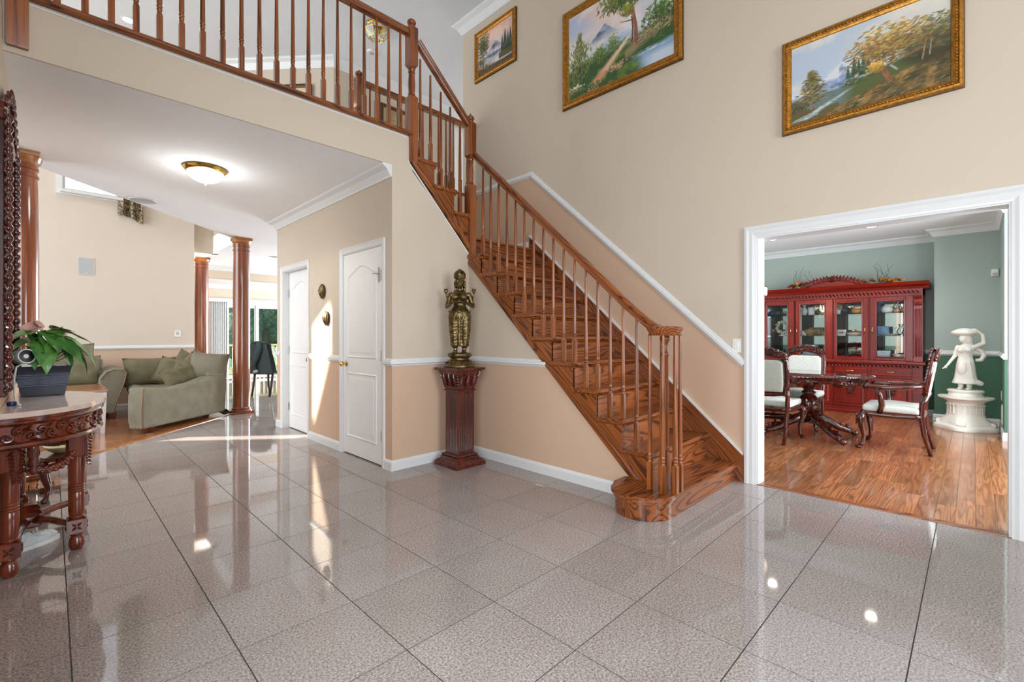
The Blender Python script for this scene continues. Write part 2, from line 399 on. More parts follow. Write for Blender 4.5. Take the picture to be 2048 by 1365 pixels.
for i in range(-2, 11):
    for j in range(-8, 21):
        q = [(u0+P_*i+gp, v0+P_*j+gp), (u0+P_*(i+1)-gp, v0+P_*j+gp), (u0+P_*(i+1)-gp, v0+P_*(j+1)-gp), (u0+P_*i+gp, v0+P_*(j+1)-gp)]
        cu, cv = u0+P_*(i+.5), v0+P_*(j+.5)
        if cu+cv < .9 or (cu > 2.45 and 3.9 < cv < 6.4) or cv > 10.55: continue
        px = [pj(u, v, 0) for u, v in q]
        vis = [p for p in px if -60 < p[0] < 2110 and 700 < p[1] < 1440]
        if not vis: continue
        c = clip(clip(clip(q, -1, 0, .18), 1, 0, UW+.005 if cv < 6 else 9), -1.05, 1, 6.05-.03 if cu < 2.1 else 99)
        if len(c) < 3: continue
        ar = abs(sum(c[k-1][0]*c[k][1]-c[k][0]*c[k-1][1] for k in range(len(c))))/2
        if ar < .004: continue
        whole = ar > (P_-2*gp)**2*.999
        if whole and full is not None: me = full; ctr = (cu, cv)
        else:
            mb, ctr = slab(c, -.012, 0, .0007); me = mb.mesh('tile')
            if whole: full = me
        o = link('tile', me, M['granite'], fl); o.location = (ctr[0], ctr[1], 0); NT_ += 1
S_('floor_kitchen', MB().box(1.7, 8.2, v0+P_*19, 14.75, -.05, 0), M['granite'], 'grey granite floor of the breakfast nook beyond the columns')
def boards(floor, x0, x1, y0, y1, wd, m, keep, seed, lmin=.45, lmax=1.0):
    rng = random.Random(seed); cache = {}; n = 0; y = y0
    while y < y1:
        x = x0-rng.random()*.8
        while x < x1:
            L = round(rng.uniform(lmin, lmax)/.15)*.15
            a, b = max(x, x0), min(x+L, x1)
            c = [(a+.001, y+.001), (b-.001, y+.001), (b-.001, y+wd-.001), (a+.001, y+wd-.001)]
            c = keep(c) if b-a > .03 else []
            px = [pj(*p, 0) for p in c]
            if len(c) > 2 and any(-40 < p[0] < 2090 and 690 < p[1] < 1400 for p in px):
                key = round(b-a, 4) if len(c) == 4 and abs(c[1][0]-c[0][0]-(b-a)) < .002 else None
                mb, ctr = slab(c, -.012, 0, .0012)
                me = cache.get(key) if key else None
                if me is None:
                    me = mb.mesh('board')
                    if key: cache[key] = me
                o = link('board', me, m, floor); o.location = (ctr[0], ctr[1], 0); n += 1
            x += L
        y += wd
    return n
fd = S_('floor_dining', MB().box(4.045, 9.5, -1.75, 4.2, -.05, -.001), M['dark'], 'glossy oak board floor of the dining room')
def kd(c):
    if pj(c[0][0], c[0][1], 0)[0] < 1470: return []
    return c
nb = boards(fd, 4.047, 9.4, -.50, 2.55, .098, M['hard'], kd, 3, .6, 1.2)
fo = S_('floor_living', MB().prism([(-4.5, 3.5), (-.3, 3.5), (-.3, 5.74), (2.15, 8.31), (2.1, 9.9), (-4.5, 9.9)], -.05, -.001), M['dark'], 'oak board floor of the sunken looking living room')
fo['label'] = 'oak board floor of the living room beside the columns'
def kl(c):
    c = clip(c, 1.05, -1, -6.05-.0); return c if len(c) > 2 and max(pj(*p, 0)[0] for p in c) > 5 else []
nl = boards(fo, -.3, 2.05, 5.4, 9.85, .098, M['hard_l'], kl, 5, .6, 1.2)
# wooden edging strip along the diagonal
t1 = MB().sweep([(-.10, DL(-.10), 0), (2.02, DL(2.02), 0)], [(-.03, -.01), (.05, -.01), (.05, .006), (.04, .011), (-.02, .011), (-.03, .006)], (0, 0, 1))
S_('trim_1', t1, M['capw'], 'oak edging strip where tile meets the living room boards')
th = MB().prism_y([(UW-.01, -.01), (UW+.06, -.01), (UW+.06, .003), (UW+.05, .006), (UW, .006), (UW-.01, .003)], -.17, 1.24)
S_('trim_2', th, M['oak_y'], 'thin wooden threshold under the dining room opening')
# ---- walls
T2 = .14
wr = MB()
wr.box(UW, UW+T2, 1.24, 5.0, 0, ZT).box(UW, UW+T2, -4.5, -.16, 0, ZT).box(UW, UW+T2, -.16, 1.24, 2.0, ZT)
S_('wall_right', wr, M['stairwall'], 'tall beige stair wall with tan paint below the sloping rail')
S_('wall_left', MB().box(-.30, -.18, -4.5, -.85, 0, ZT).box(-.30, -.18, 1.45, 5.46, 0, ZT).box(-.30, -.18, -.85, 1.45, 0, .35).box(-.30, -.18, -.85, 1.45, 2.45, ZT), M['wall'], 'beige wall behind the carved console table')  # gap left for the added side window
S_('wall_front', MB().box(-.3, -.1, -4.6, -4.5, 0, ZT).box(2.5, 4.2, -4.6, -4.5, 0, ZT).box(-.1, 2.5, -4.6, -4.5, 0, .3).box(-.1, 2.5, -4.6, -4.5, 3.9, ZT), M['wall'], 'front wall of the two storey entrance hall')  # opening added behind the camera for the front hall light
wc = MB()
wc.box(UD, UD+.12, VB+.12, 3.83, 0, ZC).box(UD, UD+.12, 4.63, 5.56, 0, ZC).box(UD, UD+.12, 6.38, 6.6, 0, ZC).box(UD, UD+.12, 3.83, 4.63, 2.05, ZC).box(UD, UD+.12, 5.56, 6.38, 2.05, ZC)
wc.box(UD+.12, 6.2, 6.48, 6.6, 0, ZC).box(UD+.115, UD+.12, 3.83, 4.63, 0, 2.05).box(UD+.115, UD+.12, 5.56, 6.38, 0, 2.05)
S_('wall_closet', wc, M['wall'], 'beige and tan wall holding the two white closet doors')
wb = MB().prism_y([(UD, 0), (US+.02, 0), (US+.02, 2.03), (2.365, 2.72), (2.33, 2.80), (2.33, 3.035), (UD, 3.035)], VB, VB+.12).box(-.18, UD, VB, VB+.014, ZC, 3.035)
S_('wall_stair_back', wb, M['wall'], 'beige wall and balcony fascia behind the bronze statue')
ws = MB().prism_x([(1.75, 0), (VB, 0), (VB, 1.97), (1.75, .10)], US, US+.06)
S_('wall_stair_side', ws, M['wall'], 'tan wall under the oak staircase')
# thin grey caulk line below the balcony nosing and the stair stringers
lv = MB().box(-.18, 2.32, VB-.006, VB, 3.012, 3.022)
S_('trim_3', lv, M['white'], 'thin white bead under the balcony nosing')
# upper slab / ceilings (white underside)
cl = MB().prism([(-.18, VB+.0145), (UD-.0005, VB+.0145), (UD-.0005, 4.0), (2.27, 4.0), (2.27, 8.32), (2.13, 8.29), (-.18, 5.86)], ZC, ZF-.02)
cl.prism([(2.27, 4.80), (9.0, 4.80), (9.0, 14.6), (2.13, 14.6), (2.13, 8.29), (2.27, 8.3)], ZC, ZF-.02)
S_('ceiling', cl, M['ceil'], 'white ceiling below the balcony and over the kitchen')
S_('ceiling_upper', MB().box(-4.6, 9.2, -4.6, 10.0, ZT, ZT+.1).box(1.8, 9.2, 10, 14.7, ZT, ZT+.1), M['ceil2'], 'white high ceiling over the entrance hall and landing')
S_('ceiling_dining', MB().box(UW+T2, 9.5, -1.75, 4.2, ZC, ZC+.1), M['ceil'], 'white dining room ceiling')
# stairwell back wall below the upper hall and landing support
S_('wall_landing', MB().box(2.3, UW, 4.72, 4.80, 0, ZF-.02), M['beige'], 'beige wall closing the stair landing')
# upper hall
uh = MB().box(3.1, 9.0, 7.0, 7.1, ZF-.02, ZT)
uh.prism([(3.1, 7.0), (3.16, 7.08), (2.1, 8.33), (1.98, 8.27)], ZF-.02, ZT)
S_('wall_hall', uh, M['beige'], 'beige back wall of the upstairs hall with an angled corner')
S_('wall_hall_end', MB().box(8.9, 9.0, 4.7, 7.0, ZF, ZT).box(UW+T2, 9.0, 4.86, 5.0, ZF, ZT), M['beige'], 'far beige wall of the upstairs hall')
# living room shell
lb = MB()
W1, W2, W3 = (.13, .78, 3.45, 4.75), (-3.19, -2.72, 1.9, 2.85), (-3.90, -3.20, 0, ZT)   # high window; slit and raked opening added out of view to shape the sunlight
xs = sorted([-4.5, 1.82]+[a for q in (W1, W2, W3) for a in q[:2]])
for a, b in zip(xs[:-1], xs[1:]):
    cut = [q for q in (W1, W2, W3) if q[0] <= a+1e-6 and b <= q[1]+1e-6]
    z = 0
    for q in cut: lb.box(a, b, 9.85, 9.97, z, q[2]); z = q[3]
    lb.box(a, b, 9.85, 9.97, z, ZT)
lb.prism_y([(-3.9, 0), (-3.2, 0), (-3.2, 2.92), (-3.5, 3.5), (-3.9, 4.35)], 9.85, 9.97).prism_y([(-3.9, 4.92), (-3.2, 4.22), (-3.2, ZT), (-3.9, ZT)], 9.85, 9.97)
def _lr(t, sep): return t.math('ADD', .0, 1.013)
M['wall_lr'] = paint('living_room_paint', (212, 200, 186), (208, 180, 158), _lr)
S_('wall_living_back', lb, M['wall_lr'], 'beige living room wall with tan paint below the rail')
S_('wall_living_left', MB().box(-4.6, -4.5, 3.4, 9.97, 0, ZT).box(-4.5, -.3, 3.4, 3.5, 0, ZT), M['wall_lr'], 'beige outer wall of the living room')
S_('wall_above_columns', MB().box(2.13, 2.23, 8.29, 11.6, ZF-.02, ZT).box(1.82, 2.23, 9.97, 10.07, ZC, ZT), M['beige'], 'beige upper wall between the two far columns')
# kitchen nook
kb = MB().box(1.7, 3.08, 14.6, 14.72, 0, 2.75).box(5.3, 8.2, 14.6, 14.72, 0, 2.75).box(3.08, 5.3, 14.6, 14.72, 2.13, 2.75)
S_('wall_nook_back', kb, M['wall'], 'beige nook wall around the sliding glass door')
S_('wall_nook_side', MB().box(1.7, 1.82, 9.97, 14.6, 0, 2.75).box(8.1, 8.2, 6.6, 14.6, 0, .6).box(8.1, 8.2, 6.6, 14.6, 2.6, 2.75), M['wall'], 'beige side walls of the breakfast nook')
S_('beam_1', MB().box(1.82, 8.1, 11.55, 11.75, 2.46, ZC), M['beige'], 'beige ceiling beam in front of the breakfast nook')
S_('ceiling_nook', MB().box(1.82, 8.1, 11.75, 14.6, 2.62, 2.70), M['ceil'], 'lower white ceiling of the breakfast nook')
# dining room shell
S_('wall_dining_back', MB().box(9.4, 9.5, .40, 4.2, 0, ZC), M['green'], 'sage and green dining wall behind the china cabinet')
S_('wall_dining_front', MB().box(UW+T2, UW+T2+.01, 1.34, 4.1, 0, ZC).box(UW+T2, UW+T2+.01, -1.65, -.26, 0, ZC).box(UW+T2, UW+T2+.01, -.26, 1.34, 2.1, ZC), M['green'], 'green inner face of the dining opening wall')
S_('wall_dining_bump', MB().box(8.95, 9.5, -.37, .40, 0, ZC).box(7.75, 8.95, -.37, -.25, 0, ZC).box(7.75, 7.87, -1.75, -.37, 0, ZC), M['green'], 'green dining wall bump behind the white statue')
S_('wall_dining_side', MB().box(4.18, 4.45, -1.75, -1.65, 0, ZC).box(7.4, 7.75, -1.75, -1.65, 0, ZC).box(4.45, 7.4, -1.75, -1.65, 0, .5).box(4.45, 7.4, -1.75, -1.65, 2.4, ZC).box(4.18, 9.5, 4.1, 4.2, 0, ZC), M['green'], 'green dining room window wall')
# ---- baseboards, rails, crowns
BB = [(0, 0), (.016, 0), (.016, .07), (.010, .085), (.004, .092), (0, .092)]
CR = [(0, -.034), (.008, -.034), (.014, -.022), (.026, -.012), (.026, .010), (.018, .016), (.018, .026), (.010, .034), (0, .034)]
CW = [(0, -.11), (.012, -.11), (.018, -.095), (.05, -.045), (.085, -.02), (.09, -.012), (.09, 0), (0, 0)]
def run(name, prof, path, z, m, label, flip=1):          # path in plan, moulding on the right hand side of travel
    mb = MB().sweep([(x, y, z) for x, y in path], [(a*flip, h) for a, h in prof], (0, 0, 1)); return S_(name, mb, m, label)
run('baseboard_closet', BB, [(UD, 4.68), (UD, 5.51)], 0, M['white'], 'white baseboard between the two closet doors', -1)
run('baseboard_stair', BB, [(UD, 3.78), (UD, VB), (US, VB), (US, 1.80)], 0, M['white'], 'white baseboard around the statue corner', 1)
run('baseboard_closet_end', BB, [(2.6, 6.6), (UD, 6.6), (UD, 6.44)], 0, M['white'], 'white baseboard at the far end of the closet wall', 1)
run('baseboard_living', BB, [(-4.5, 9.85), (1.82, 9.85)], 0, M['white'], 'white baseboard of the living room', 1)
run('baseboard_dining', BB, [(9.4, 4.1), (9.4, .40), (8.95, .40), (8.95, -.25), (7.75, -.25), (7.75, -1.6)], 0, M['white'], 'white dining room baseboard', 1)
run('trim_4', CR, [(UD, 4.68), (UD, 5.51)], .965, M['white'], 'white chair rail between the closet doors', -1)
run('trim_5', CR, [(UD, 3.78), (UD, VB), (US, VB), (US, 2.61)], .965, M['white'], 'white chair rail around the statue corner', 1)
run('trim_6', CR, [(2.6, 6.6), (UD, 6.6), (UD, 6.45)], .965, M['white'], 'white chair rail at the far end of the closet wall', 1)
run('trim_7', CR, [(-4.5, 9.85), (1.82, 9.85)], 1.013, M['white'], 'white chair rail of the living room', 1)
run('trim_8', CR, [(9.4, 4.1), (9.4, .40), (8.95, .40), (8.95, -.25), (7.75, -.25), (7.75, -1.6)], .965, M['white'], 'white dining room chair rail', 1)
run('trim_9', CW, [(9.4, 4.1), (9.4, .40), (8.95, .40), (8.95, -.25), (7.75, -.25), (7.75, -1.6)], ZC, M['white'], 'white crown moulding of the dining room', 1)
run('trim_10', CW, [(2.3, 6.6), (UD, 6.6), (UD, VB+.002)], ZC, M['white'], 'white crown moulding above the closet doors', 1)
run('trim_11', [(a*1.25, h*1.3) for a, h in CW], [(6.0, 5.0), (UW, 5.0), (UW, -4.5)], ZT, M['white'], 'white crown moulding at the top of the stair wall', 1)
run('trim_12', [(a*1.25, h*1.3) for a, h in CW], [(1.98, 8.27), (3.1, 7.0), (8.9, 7.0)], ZT, M['white'], 'white crown moulding of the upstairs hall', 1)
run('trim_13', CW, [(1.82, 11.55), (8.1, 11.55)], ZC, M['white'], 'white crown moulding on the nook beam', 1)
run('trim_14', CW, [(1.82, 14.6), (8.1, 14.6)], 2.62, M['white'], 'white crown moulding of the nook', 1)
run('trim_15', CR, [(1.82, 14.6), (3.05, 14.6)], .965, M['white'], 'white chair rail beside the sliding door', 1)
run('trim_16', CW, [(UW+T2+.01, .9), (UW+T2+.01, 4.0)], ZC, M['white'], 'white crown moulding inside the dining opening', 1)
# sloping rail on the stair wall
zs = lambda v: .965+.905*(v-1.334)
sr = MB().sweep([(UW, 1.335, zs(1.335)), (UW, 3.713, zs(3.713)), (UW, 4.72, 3.118)], [(h, a) for a, h in CR], (-1, 0, 0))
S_('trim_17', sr, M['white'], 'white chair rail climbing the stair wall')
# dining opening casing
CS = [(0, 0), (.09, 0), (.09, .022), (.07, .026), (.055, .018), (.03, .020), (.012, .014), (0, .012)]
cs = MB().sweep([(UW, -.16, 0), (UW, -.16, 2.0), (UW, 1.24, 2.0), (UW, 1.24, 0)], [(-a if False else a, h) for a, h in CS], (-1, 0, 0))
cs.box(UW-.005, UW+T2+.005, 1.228, 1.24, 0, 2.0).box(UW-.005, UW+T2+.005, -.16, -.148, 0, 2.0).box(UW-.005, UW+T2+.005, -.148, 1.228, 1.988, 2.0)
S_('trim_18', cs, M['white'], 'wide white casing around the dining room opening')
# ================================================================ STAIRCASE
RISE, RUN = .208, .2305
zt = lambda k: .157+RISE*(k-1)            # top of tread k (1..11, 11 = landing)
vn = lambda k: 1.375+RUN*(k-1)            # front edge of tread k
st = wthing('staircase', 'stained oak staircase with bullnose first step climbing to a landing', 'staircase', (3.5, 2.5, 0))
NOSE = .028
def tread(k):
    z = zt(k); mb = MB()
    y0, y1 = vn(k), vn(k)+RUN+.03
    prof = [(y0+.012, z-.032), (y0, z-.024), (y0, z-.008), (y0+.010, z), (y1, z), (y1, z-.032)]
    mb.prism_x(prof, US-.03, UW-.02)
    mb.build('tread', M['oak_x'], st)
    mv = MB().prism_x([(y0+NOSE, z-.055), (y0+NOSE, z-.032), (y0+.006, z-.032), (y0+.014, z-.042)], US-.012, UW-.025)
    mv.prism_y([(US, z-.055), (US, z-.032), (US-.022, z-.032), (US-.014, z-.042)], y0+.006, y1)
    mv.build('cove_moulding', M['oak_x'], st)
for k in range(2, 11):
    tread(k)
for k in range(2, 12):
    z0, z1 = zt(k-1), zt(k)-.032
    MB().box(US, UW-.02, vn(k)+NOSE, vn(k)+NOSE+.018, z0, z1).build('riser', M['oak_x'], st)
# first step with rounded end
def bull(r, cx, cy, y0, y1, n=18):
    pts = [(UW-.02, y1), (cx, y1)]
    pts += [(cx-r*math.sin(PI*i/n), cy+r*math.cos(PI*i/n)) for i in range(1, n)]
    return pts+[(cx, y0), (UW-.02, y0)]
CX1, CY1 = 2.885, 1.60
MB().prism(bull(.195, CX1, CY1, CY1-.195, CY1+.195), .0, zt(1)-.032).build('riser', M['oak_x'], st)
b1 = MB(); r0 = .225
for r, a, b in ((r0-.008, zt(1)-.032, zt(1)-.024), (r0, zt(1)-.024, zt(1)-.008), (r0-.008, zt(1)-.008, zt(1))):
    b1.prism(bull(r, CX1, CY1, CY1-r, CY1+r+.02), a, b)
b1.build('tread', M['oak_x'], st)
b2 = MB().prism(bull(.207, CX1, CY1, CY1-.207, CY1+.2), zt(1)-.05, zt(1)-.032); b2.build('cove_moulding', M['oak_x'], st)
# landing
zl = zt(11)
ld = MB().prism_x([(vn(11)+.012, zl-.032), (vn(11), zl-.024), (vn(11), zl-.008), (vn(11)+.01, zl), (4.72, zl), (4.72, zl-.032)], 3.05, UW-.02)
ld.build('landing', M['oak_x'], st)
# outer stringer (cut saw-tooth) of the lower flight
sl = .905; pts = []
for k in range(2, 11):
    pts += [(vn(k)+NOSE, zt(k-1) if k > 2 else zt(1)), (vn(k)+NOSE, zt(k)-.033)]
pts += [(vn(11)+NOSE, zt(10)-.033), (vn(11)+NOSE, zt(10)-.033-.02)]
low = [(VB, .205+sl*(VB-1.87)+.0), (1.735, .10)]
outer = pts+[(VB+.0, zt(10)-.06), (VB, 1.95), (1.745, .12)]
MB().prism_x(outer, US-.012, US+.012).build('stringer', M['oak_sl'], st)
band = MB().sweep([(US-.012, 1.75, .115), (US-.012, VB, 1.945)], [(-.001, 0), (.055, 0), (.055, .008), (.045, .012), (.006, .012), (-.001, .008)], (-1, 0, 0))
band.build('stringer_band', M['oak_sl'], st)
# wall skirt board with white cap
sk = lambda v: .216+.9035*(v-1.334)
MB().prism_x([(1.34, 0), (1.62, 0), (3.73, sk(3.73)-.5), (3.73, sk(3.73)), (1.34, sk(1.34))], UW-.022, UW).build('skirt_board', M['oak_sl'], st)
MB().prism_x([(1.34, sk(1.34)), (3.73, sk(3.73)), (3.73, sk(3.73)+.022), (1.34, sk(1.34)+.022)], UW-.026, UW).build('skirt_cap', M['white'], st)
MB().prism_x([(3.74, zl), (4.70, zl), (4.70, zl+.09), (3.74, zl+.09)], UW-.018, UW).build('landing_baseboard', M['white'], st)
# upper flight: 3 treads then the upper floor
un = lambda k: 3.10-.2365*(k-12)         # front edge (u) of treads 12..14, 15 = hall floor
for k in (12, 13, 14):
    z = zt(k); x0 = un(k); x1 = un(k)-.27
    MB().prism_y([(x0-.012, z-.032), (x0, z-.024), (x0, z-.008), (x0-.01, z), (x1, z), (x1, z-.032)], VB-.03, 4.70).build('tread', M['oak_y'], st)
    mv = MB().prism_y([(x0-NOSE, z-.055), (x0-NOSE, z-.032), (x0-.006, z-.032), (x0-.014, z-.042)], VB-.012, 4.70)
    mv.prism_x([(VB, z-.055), (VB, z-.032), (VB-.022, z-.032), (VB-.014, z-.042)], x1, x0-.006); mv.build('cove_moulding', M['oak_y'], st)
for k in (12, 13, 14, 15):
    x = un(k)-NOSE
    MB().box(x-.018, x, VB+.05 if k < 15 else VB+.05, 4.70, zt(k-1), zt(k)-.034).build('riser', M['oak_y'], st)
pu = []
for k in (12, 13, 14):
    pu += [(un(k)-NOSE, zt(k-1) if k > 12 else zt(11)-.10), (un(k)-NOSE, zt(k)-.033)]
pu += [(un(15)-NOSE, zt(14)-.033), (un(15)-NOSE, 2.86), (2.345, 2.86), (2.345, 2.78), (3.06, 2.04), (3.075, 2.04)]
MB().prism_y(pu, VB-.012, VB+.012).build('stringer', M['oak_su'], st)
MB().sweep([(2.345, VB-.012, 2.79), (3.06, VB-.012, 2.05)], [(-.05, 0), (.0, 0), (0, .008), (-.006, .012), (-.045, .012), (-.05, .008)], (0, -1, 0)).build('stringer_band', M['oak_su'], st)
# white bead below the stringers
bd = MB().sweep([(2.322, VB-.004, 3.02), (2.322, VB-.004, 2.785), (3.035, VB-.004, 2.035), (3.035, VB-.004, 1.95)], [(-.006, -.004), (.006, -.004), (.006, .006), (-.006, .006)], (0, -1, 0))
bd.build('edge_bead', M['white'], st)
# ---- balcony nosing (belongs to the upper floor edge)
nz = MB().prism_x([(VB-.035, 3.035), (VB-.045, 3.045), (VB-.045, 3.060), (VB-.035, 3.07), (VB+.08, 3.07), (VB+.08, 3.035)], -.18, 2.34)
S_('trim_19', nz, M['oak_x'], 'oak nosing along the edge of the balcony')
# ================================================================ RAILINGS
def baluster_mesh(h, name='baluster'):
    mb = MB(); w_ = .016; bh = .175
    mb.sqlathe([(w_, 0), (w_, bh), (w_*.75, bh+.012)])
    mb.lathe([(.0135, bh+.010), (.0145, bh+.018), (.011, bh+.026), (.0155, bh+.036), (.0155, bh+.042), (.012, bh+.048), (.0165, bh+.056), (.0165, bh+.063), (.013, bh+.070), (.0155, bh+.082), (.0145, bh+.2), (.0095, h-.01), (.0095, h)], n=10)
    return mb
def newel(root, c, zs_, mat, w_=.043):     # zs_ = bottom, block top, upper block bottom, upper block top, finial top
    a, b, c2, d, e = zs_; x, y = c
    mb = MB().sqlathe([(w_*.9, a), (w_, a+.012), (w_, b-.02), (w_*.62, b)], (x, y, 0))
    n = mb.build('newel_post', mat, root, 30)
    MB().sqlathe([(w_*.55, c2), (w_, c2+.028), (w_, d-.012), (w_*.75, d)], (x, y, 0)).build('upper_block', mat, n, 30)
    t = MB().lathe([(.026, b-.002), (.034, b+.006), (.034, b+.014), (.028, b+.02), (.031, b+.05), (.033, b+(c2-b)*.45), (.027, c2-.055), (.025, c2-.045), (.032, c2-.04), (.032, c2-.032), (.026, c2-.026), (.033, c2-.012), (.033, c2-.004), (.026, c2+.002)], (x, y, 0), 16)
    o = t.build('turned_shaft', mat, n, 40)
    f = MB().lathe([(w_*.8, d-.002), (w_*.85, d+.006), (w_*.55, d+.012), (w_*.5, d+.02), (w_*.85, d+.028), (w_*.98, d+.042), (w_*.85, d+.058), (w_*.4, d+.068), (.004, e)], (x, y, 0), 18)
    f.build('finial', mat, n, 50)
    return n
RP = [(-.030, -.055), (.030, -.055), (.030, -.042), (.022, -.034), (.026, -.020), (.032, -.012), (.028, -.002), (.016, .005), (-.016, .005), (-.028, -.002), (-.032, -.012), (-.026, -.020), (-.022, -.034), (-.030, -.042)]
UB = US+.05                               # line of the lower balusters
hz = lambda v: 1.278+.915*(v-1.64)        # top of lower hand rail
rl = wthing('stair_railing', 'oak stair railing with turned balusters and a round volute over the first step', 'railing', (UB, 2.6, 0))
vol = (2.955, 1.485)
# rail path with easing into the volute
path = [(UB, VB-.03, hz(VB-.03)), (UB, 3.0, hz(3.0)), (UB, 2.2, hz(2.2)), (UB, 1.80, hz(1.80)), (UB, 1.70, hz(1.70)+.012), (UB-.005, 1.63, 1.292), (UB-.02, 1.58, 1.272), (UB-.05, 1.55, 1.266)]
mb = MB(); vs = []; fs = []; n = len(RP)
for i, p in enumerate(path):
    d = (Vector(path[min(i+1, len(path)-1)])-Vector(path[max(i-1, 0)])).normalized(); side = d.cross(Vector((0, 0, 1))).normalized(); up = side.cross(d)
    vs += [Vector(p)+side*a+up*h for a, h in RP]
fs = [(i*n+j, i*n+(j+1) % n, (i+1)*n+(j+1) % n, (i+1)*n+j) for i in range(len(path)-1) for j in range(n)]+[tuple(range(n)), tuple((len(path)-1)*n+j for j in range(n))]
mb.add(vs, fs); hr = mb.build('handrail', M['oak_sl'], rl, 40)
MB().lathe([(.02, 1.205), (.108, 1.205), (.112, 1.212), (.104, 1.220), (.108, 1.232), (.118, 1.243), (.120, 1.254), (.112, 1.264), (.09, 1.268), (.02, 1.268)], (vol[0], vol[1], 0), 36).build('volute_cap', M['oak_x'], rl, 35)
# volute newel and the balusters around it
vt = MB().sqlathe([(.024, zt(1)), (.024, zt(1)+.24), (.018, zt(1)+.26)], (vol[0], vol[1], 0))
vt.lathe([(.022, zt(1)+.25), (.030, zt(1)+.27), (.030, zt(1)+.285), (.022, zt(1)+.30), (.027, zt(1)+.34), (.025, .80), (.022, 1.06), (.028, 1.075), (.028, 1.085), (.020, 1.095), (.024, 1.13), (.02, 1.15), (.034, 1.175), (.034, 1.19), (.028, 1.206)], (vol[0], vol[1], 0), 16)
vt.build('volute_newel', M['oak_z'], rl, 40)
hb1 = 1.206-zt(1); bm1 = baluster_mesh(hb1).mesh('baluster', smooth=40)
for a in (200, 250, 298, 345, 40, 125):
    o = link('baluster', bm1, M['oak_z'], rl); o.location = Vector((vol[0]+.098*math.cos(math.radians(a)), vol[1]+.098*math.sin(math.radians(a)), zt(1)))-ORI[rl]
cache = {}
def bal(root, x, y, z, ztop):
    h = round(ztop-z, 3)
    if h not in cache: cache[h] = baluster_mesh(h).mesh('baluster', smooth=40)
    o = link('baluster', cache[h], M['oak_z'], root); o.location = Vector((x, y, z))-ORI[root]
for k in range(2, 11):
    for dv in (.055, .170):
        v = vn(k)+dv
        if (k == 2 and dv < .1) or (k == 10 and dv > .1): continue
        bal(rl, UB, v, zt(k), hz(v)-.062)
ru = wthing('stair_railing', 'short oak railing of the upper stair flight between two newel posts', 'railing', (2.7, VB+.02, 2.0))
YB = VB+.012
newel(ru, (3.065, YB), (2.035, 2.77, 3.03, 3.405, 3.50), M['oak_z'])
n2 = newel(ru, (2.36, YB), (2.80, 3.42, 3.67, 4.055, 4.14), M['oak_z'])
hu = lambda u: 3.42-.925*(u-2.95)
sp = MB().sweep([(2.40, YB, hu(2.40)), (3.03, YB, hu(3.03))], [(h, a) for a, h in RP], (0, -1, 0)); sp.build('handrail', M['oak_su'], ru, 40)
for k in (12, 13, 14):
    for du in (.055, .17):
        u = un(k)-du
        if k == 12 and du < .1: continue
        bal(ru, u, YB+.005, zt(k), hu(u)-.075)
rb = wthing('balcony_railing', 'long oak balcony railing above the white ceiling', 'railing', (1.0, YB, ZF))
MB().prism_x([(YB-a, 4.022+h) for a, h in RP], -.10, 2.33).build('handrail', M['oak_x'], rb, 40)
for i in range(21):
    u = 2.24-.1165*i
    if u > -.06: bal(rb, u, YB, ZF, 3.967)
newel(rb, (-.125, YB), (2.76, 3.42, 3.67, 4.055, 4.14), M['oak_z'])
rh = wthing('hall_railing', 'oak railing guarding the upstairs hall beside the stairwell', 'railing', (3.2, 4.75, ZF))
newel(rh, (2.39, 4.76), (3.06, 3.42, 3.67, 4.03, 4.12), M['oak_z'])
MB().prism_x([(4.76-a, 4.02+h) for a, h in RP], 2.42, UW).build('handrail', M['oak_x'], rh, 40)
for i in range(13):
    bal(rh, 2.52+.1165*i, 4.76, ZF, 3.967)
MB().box(2.34, UW, 4.70, 4.80, 3.035, 3.07, .006).build('shoe_rail', M['oak_x'], rh)
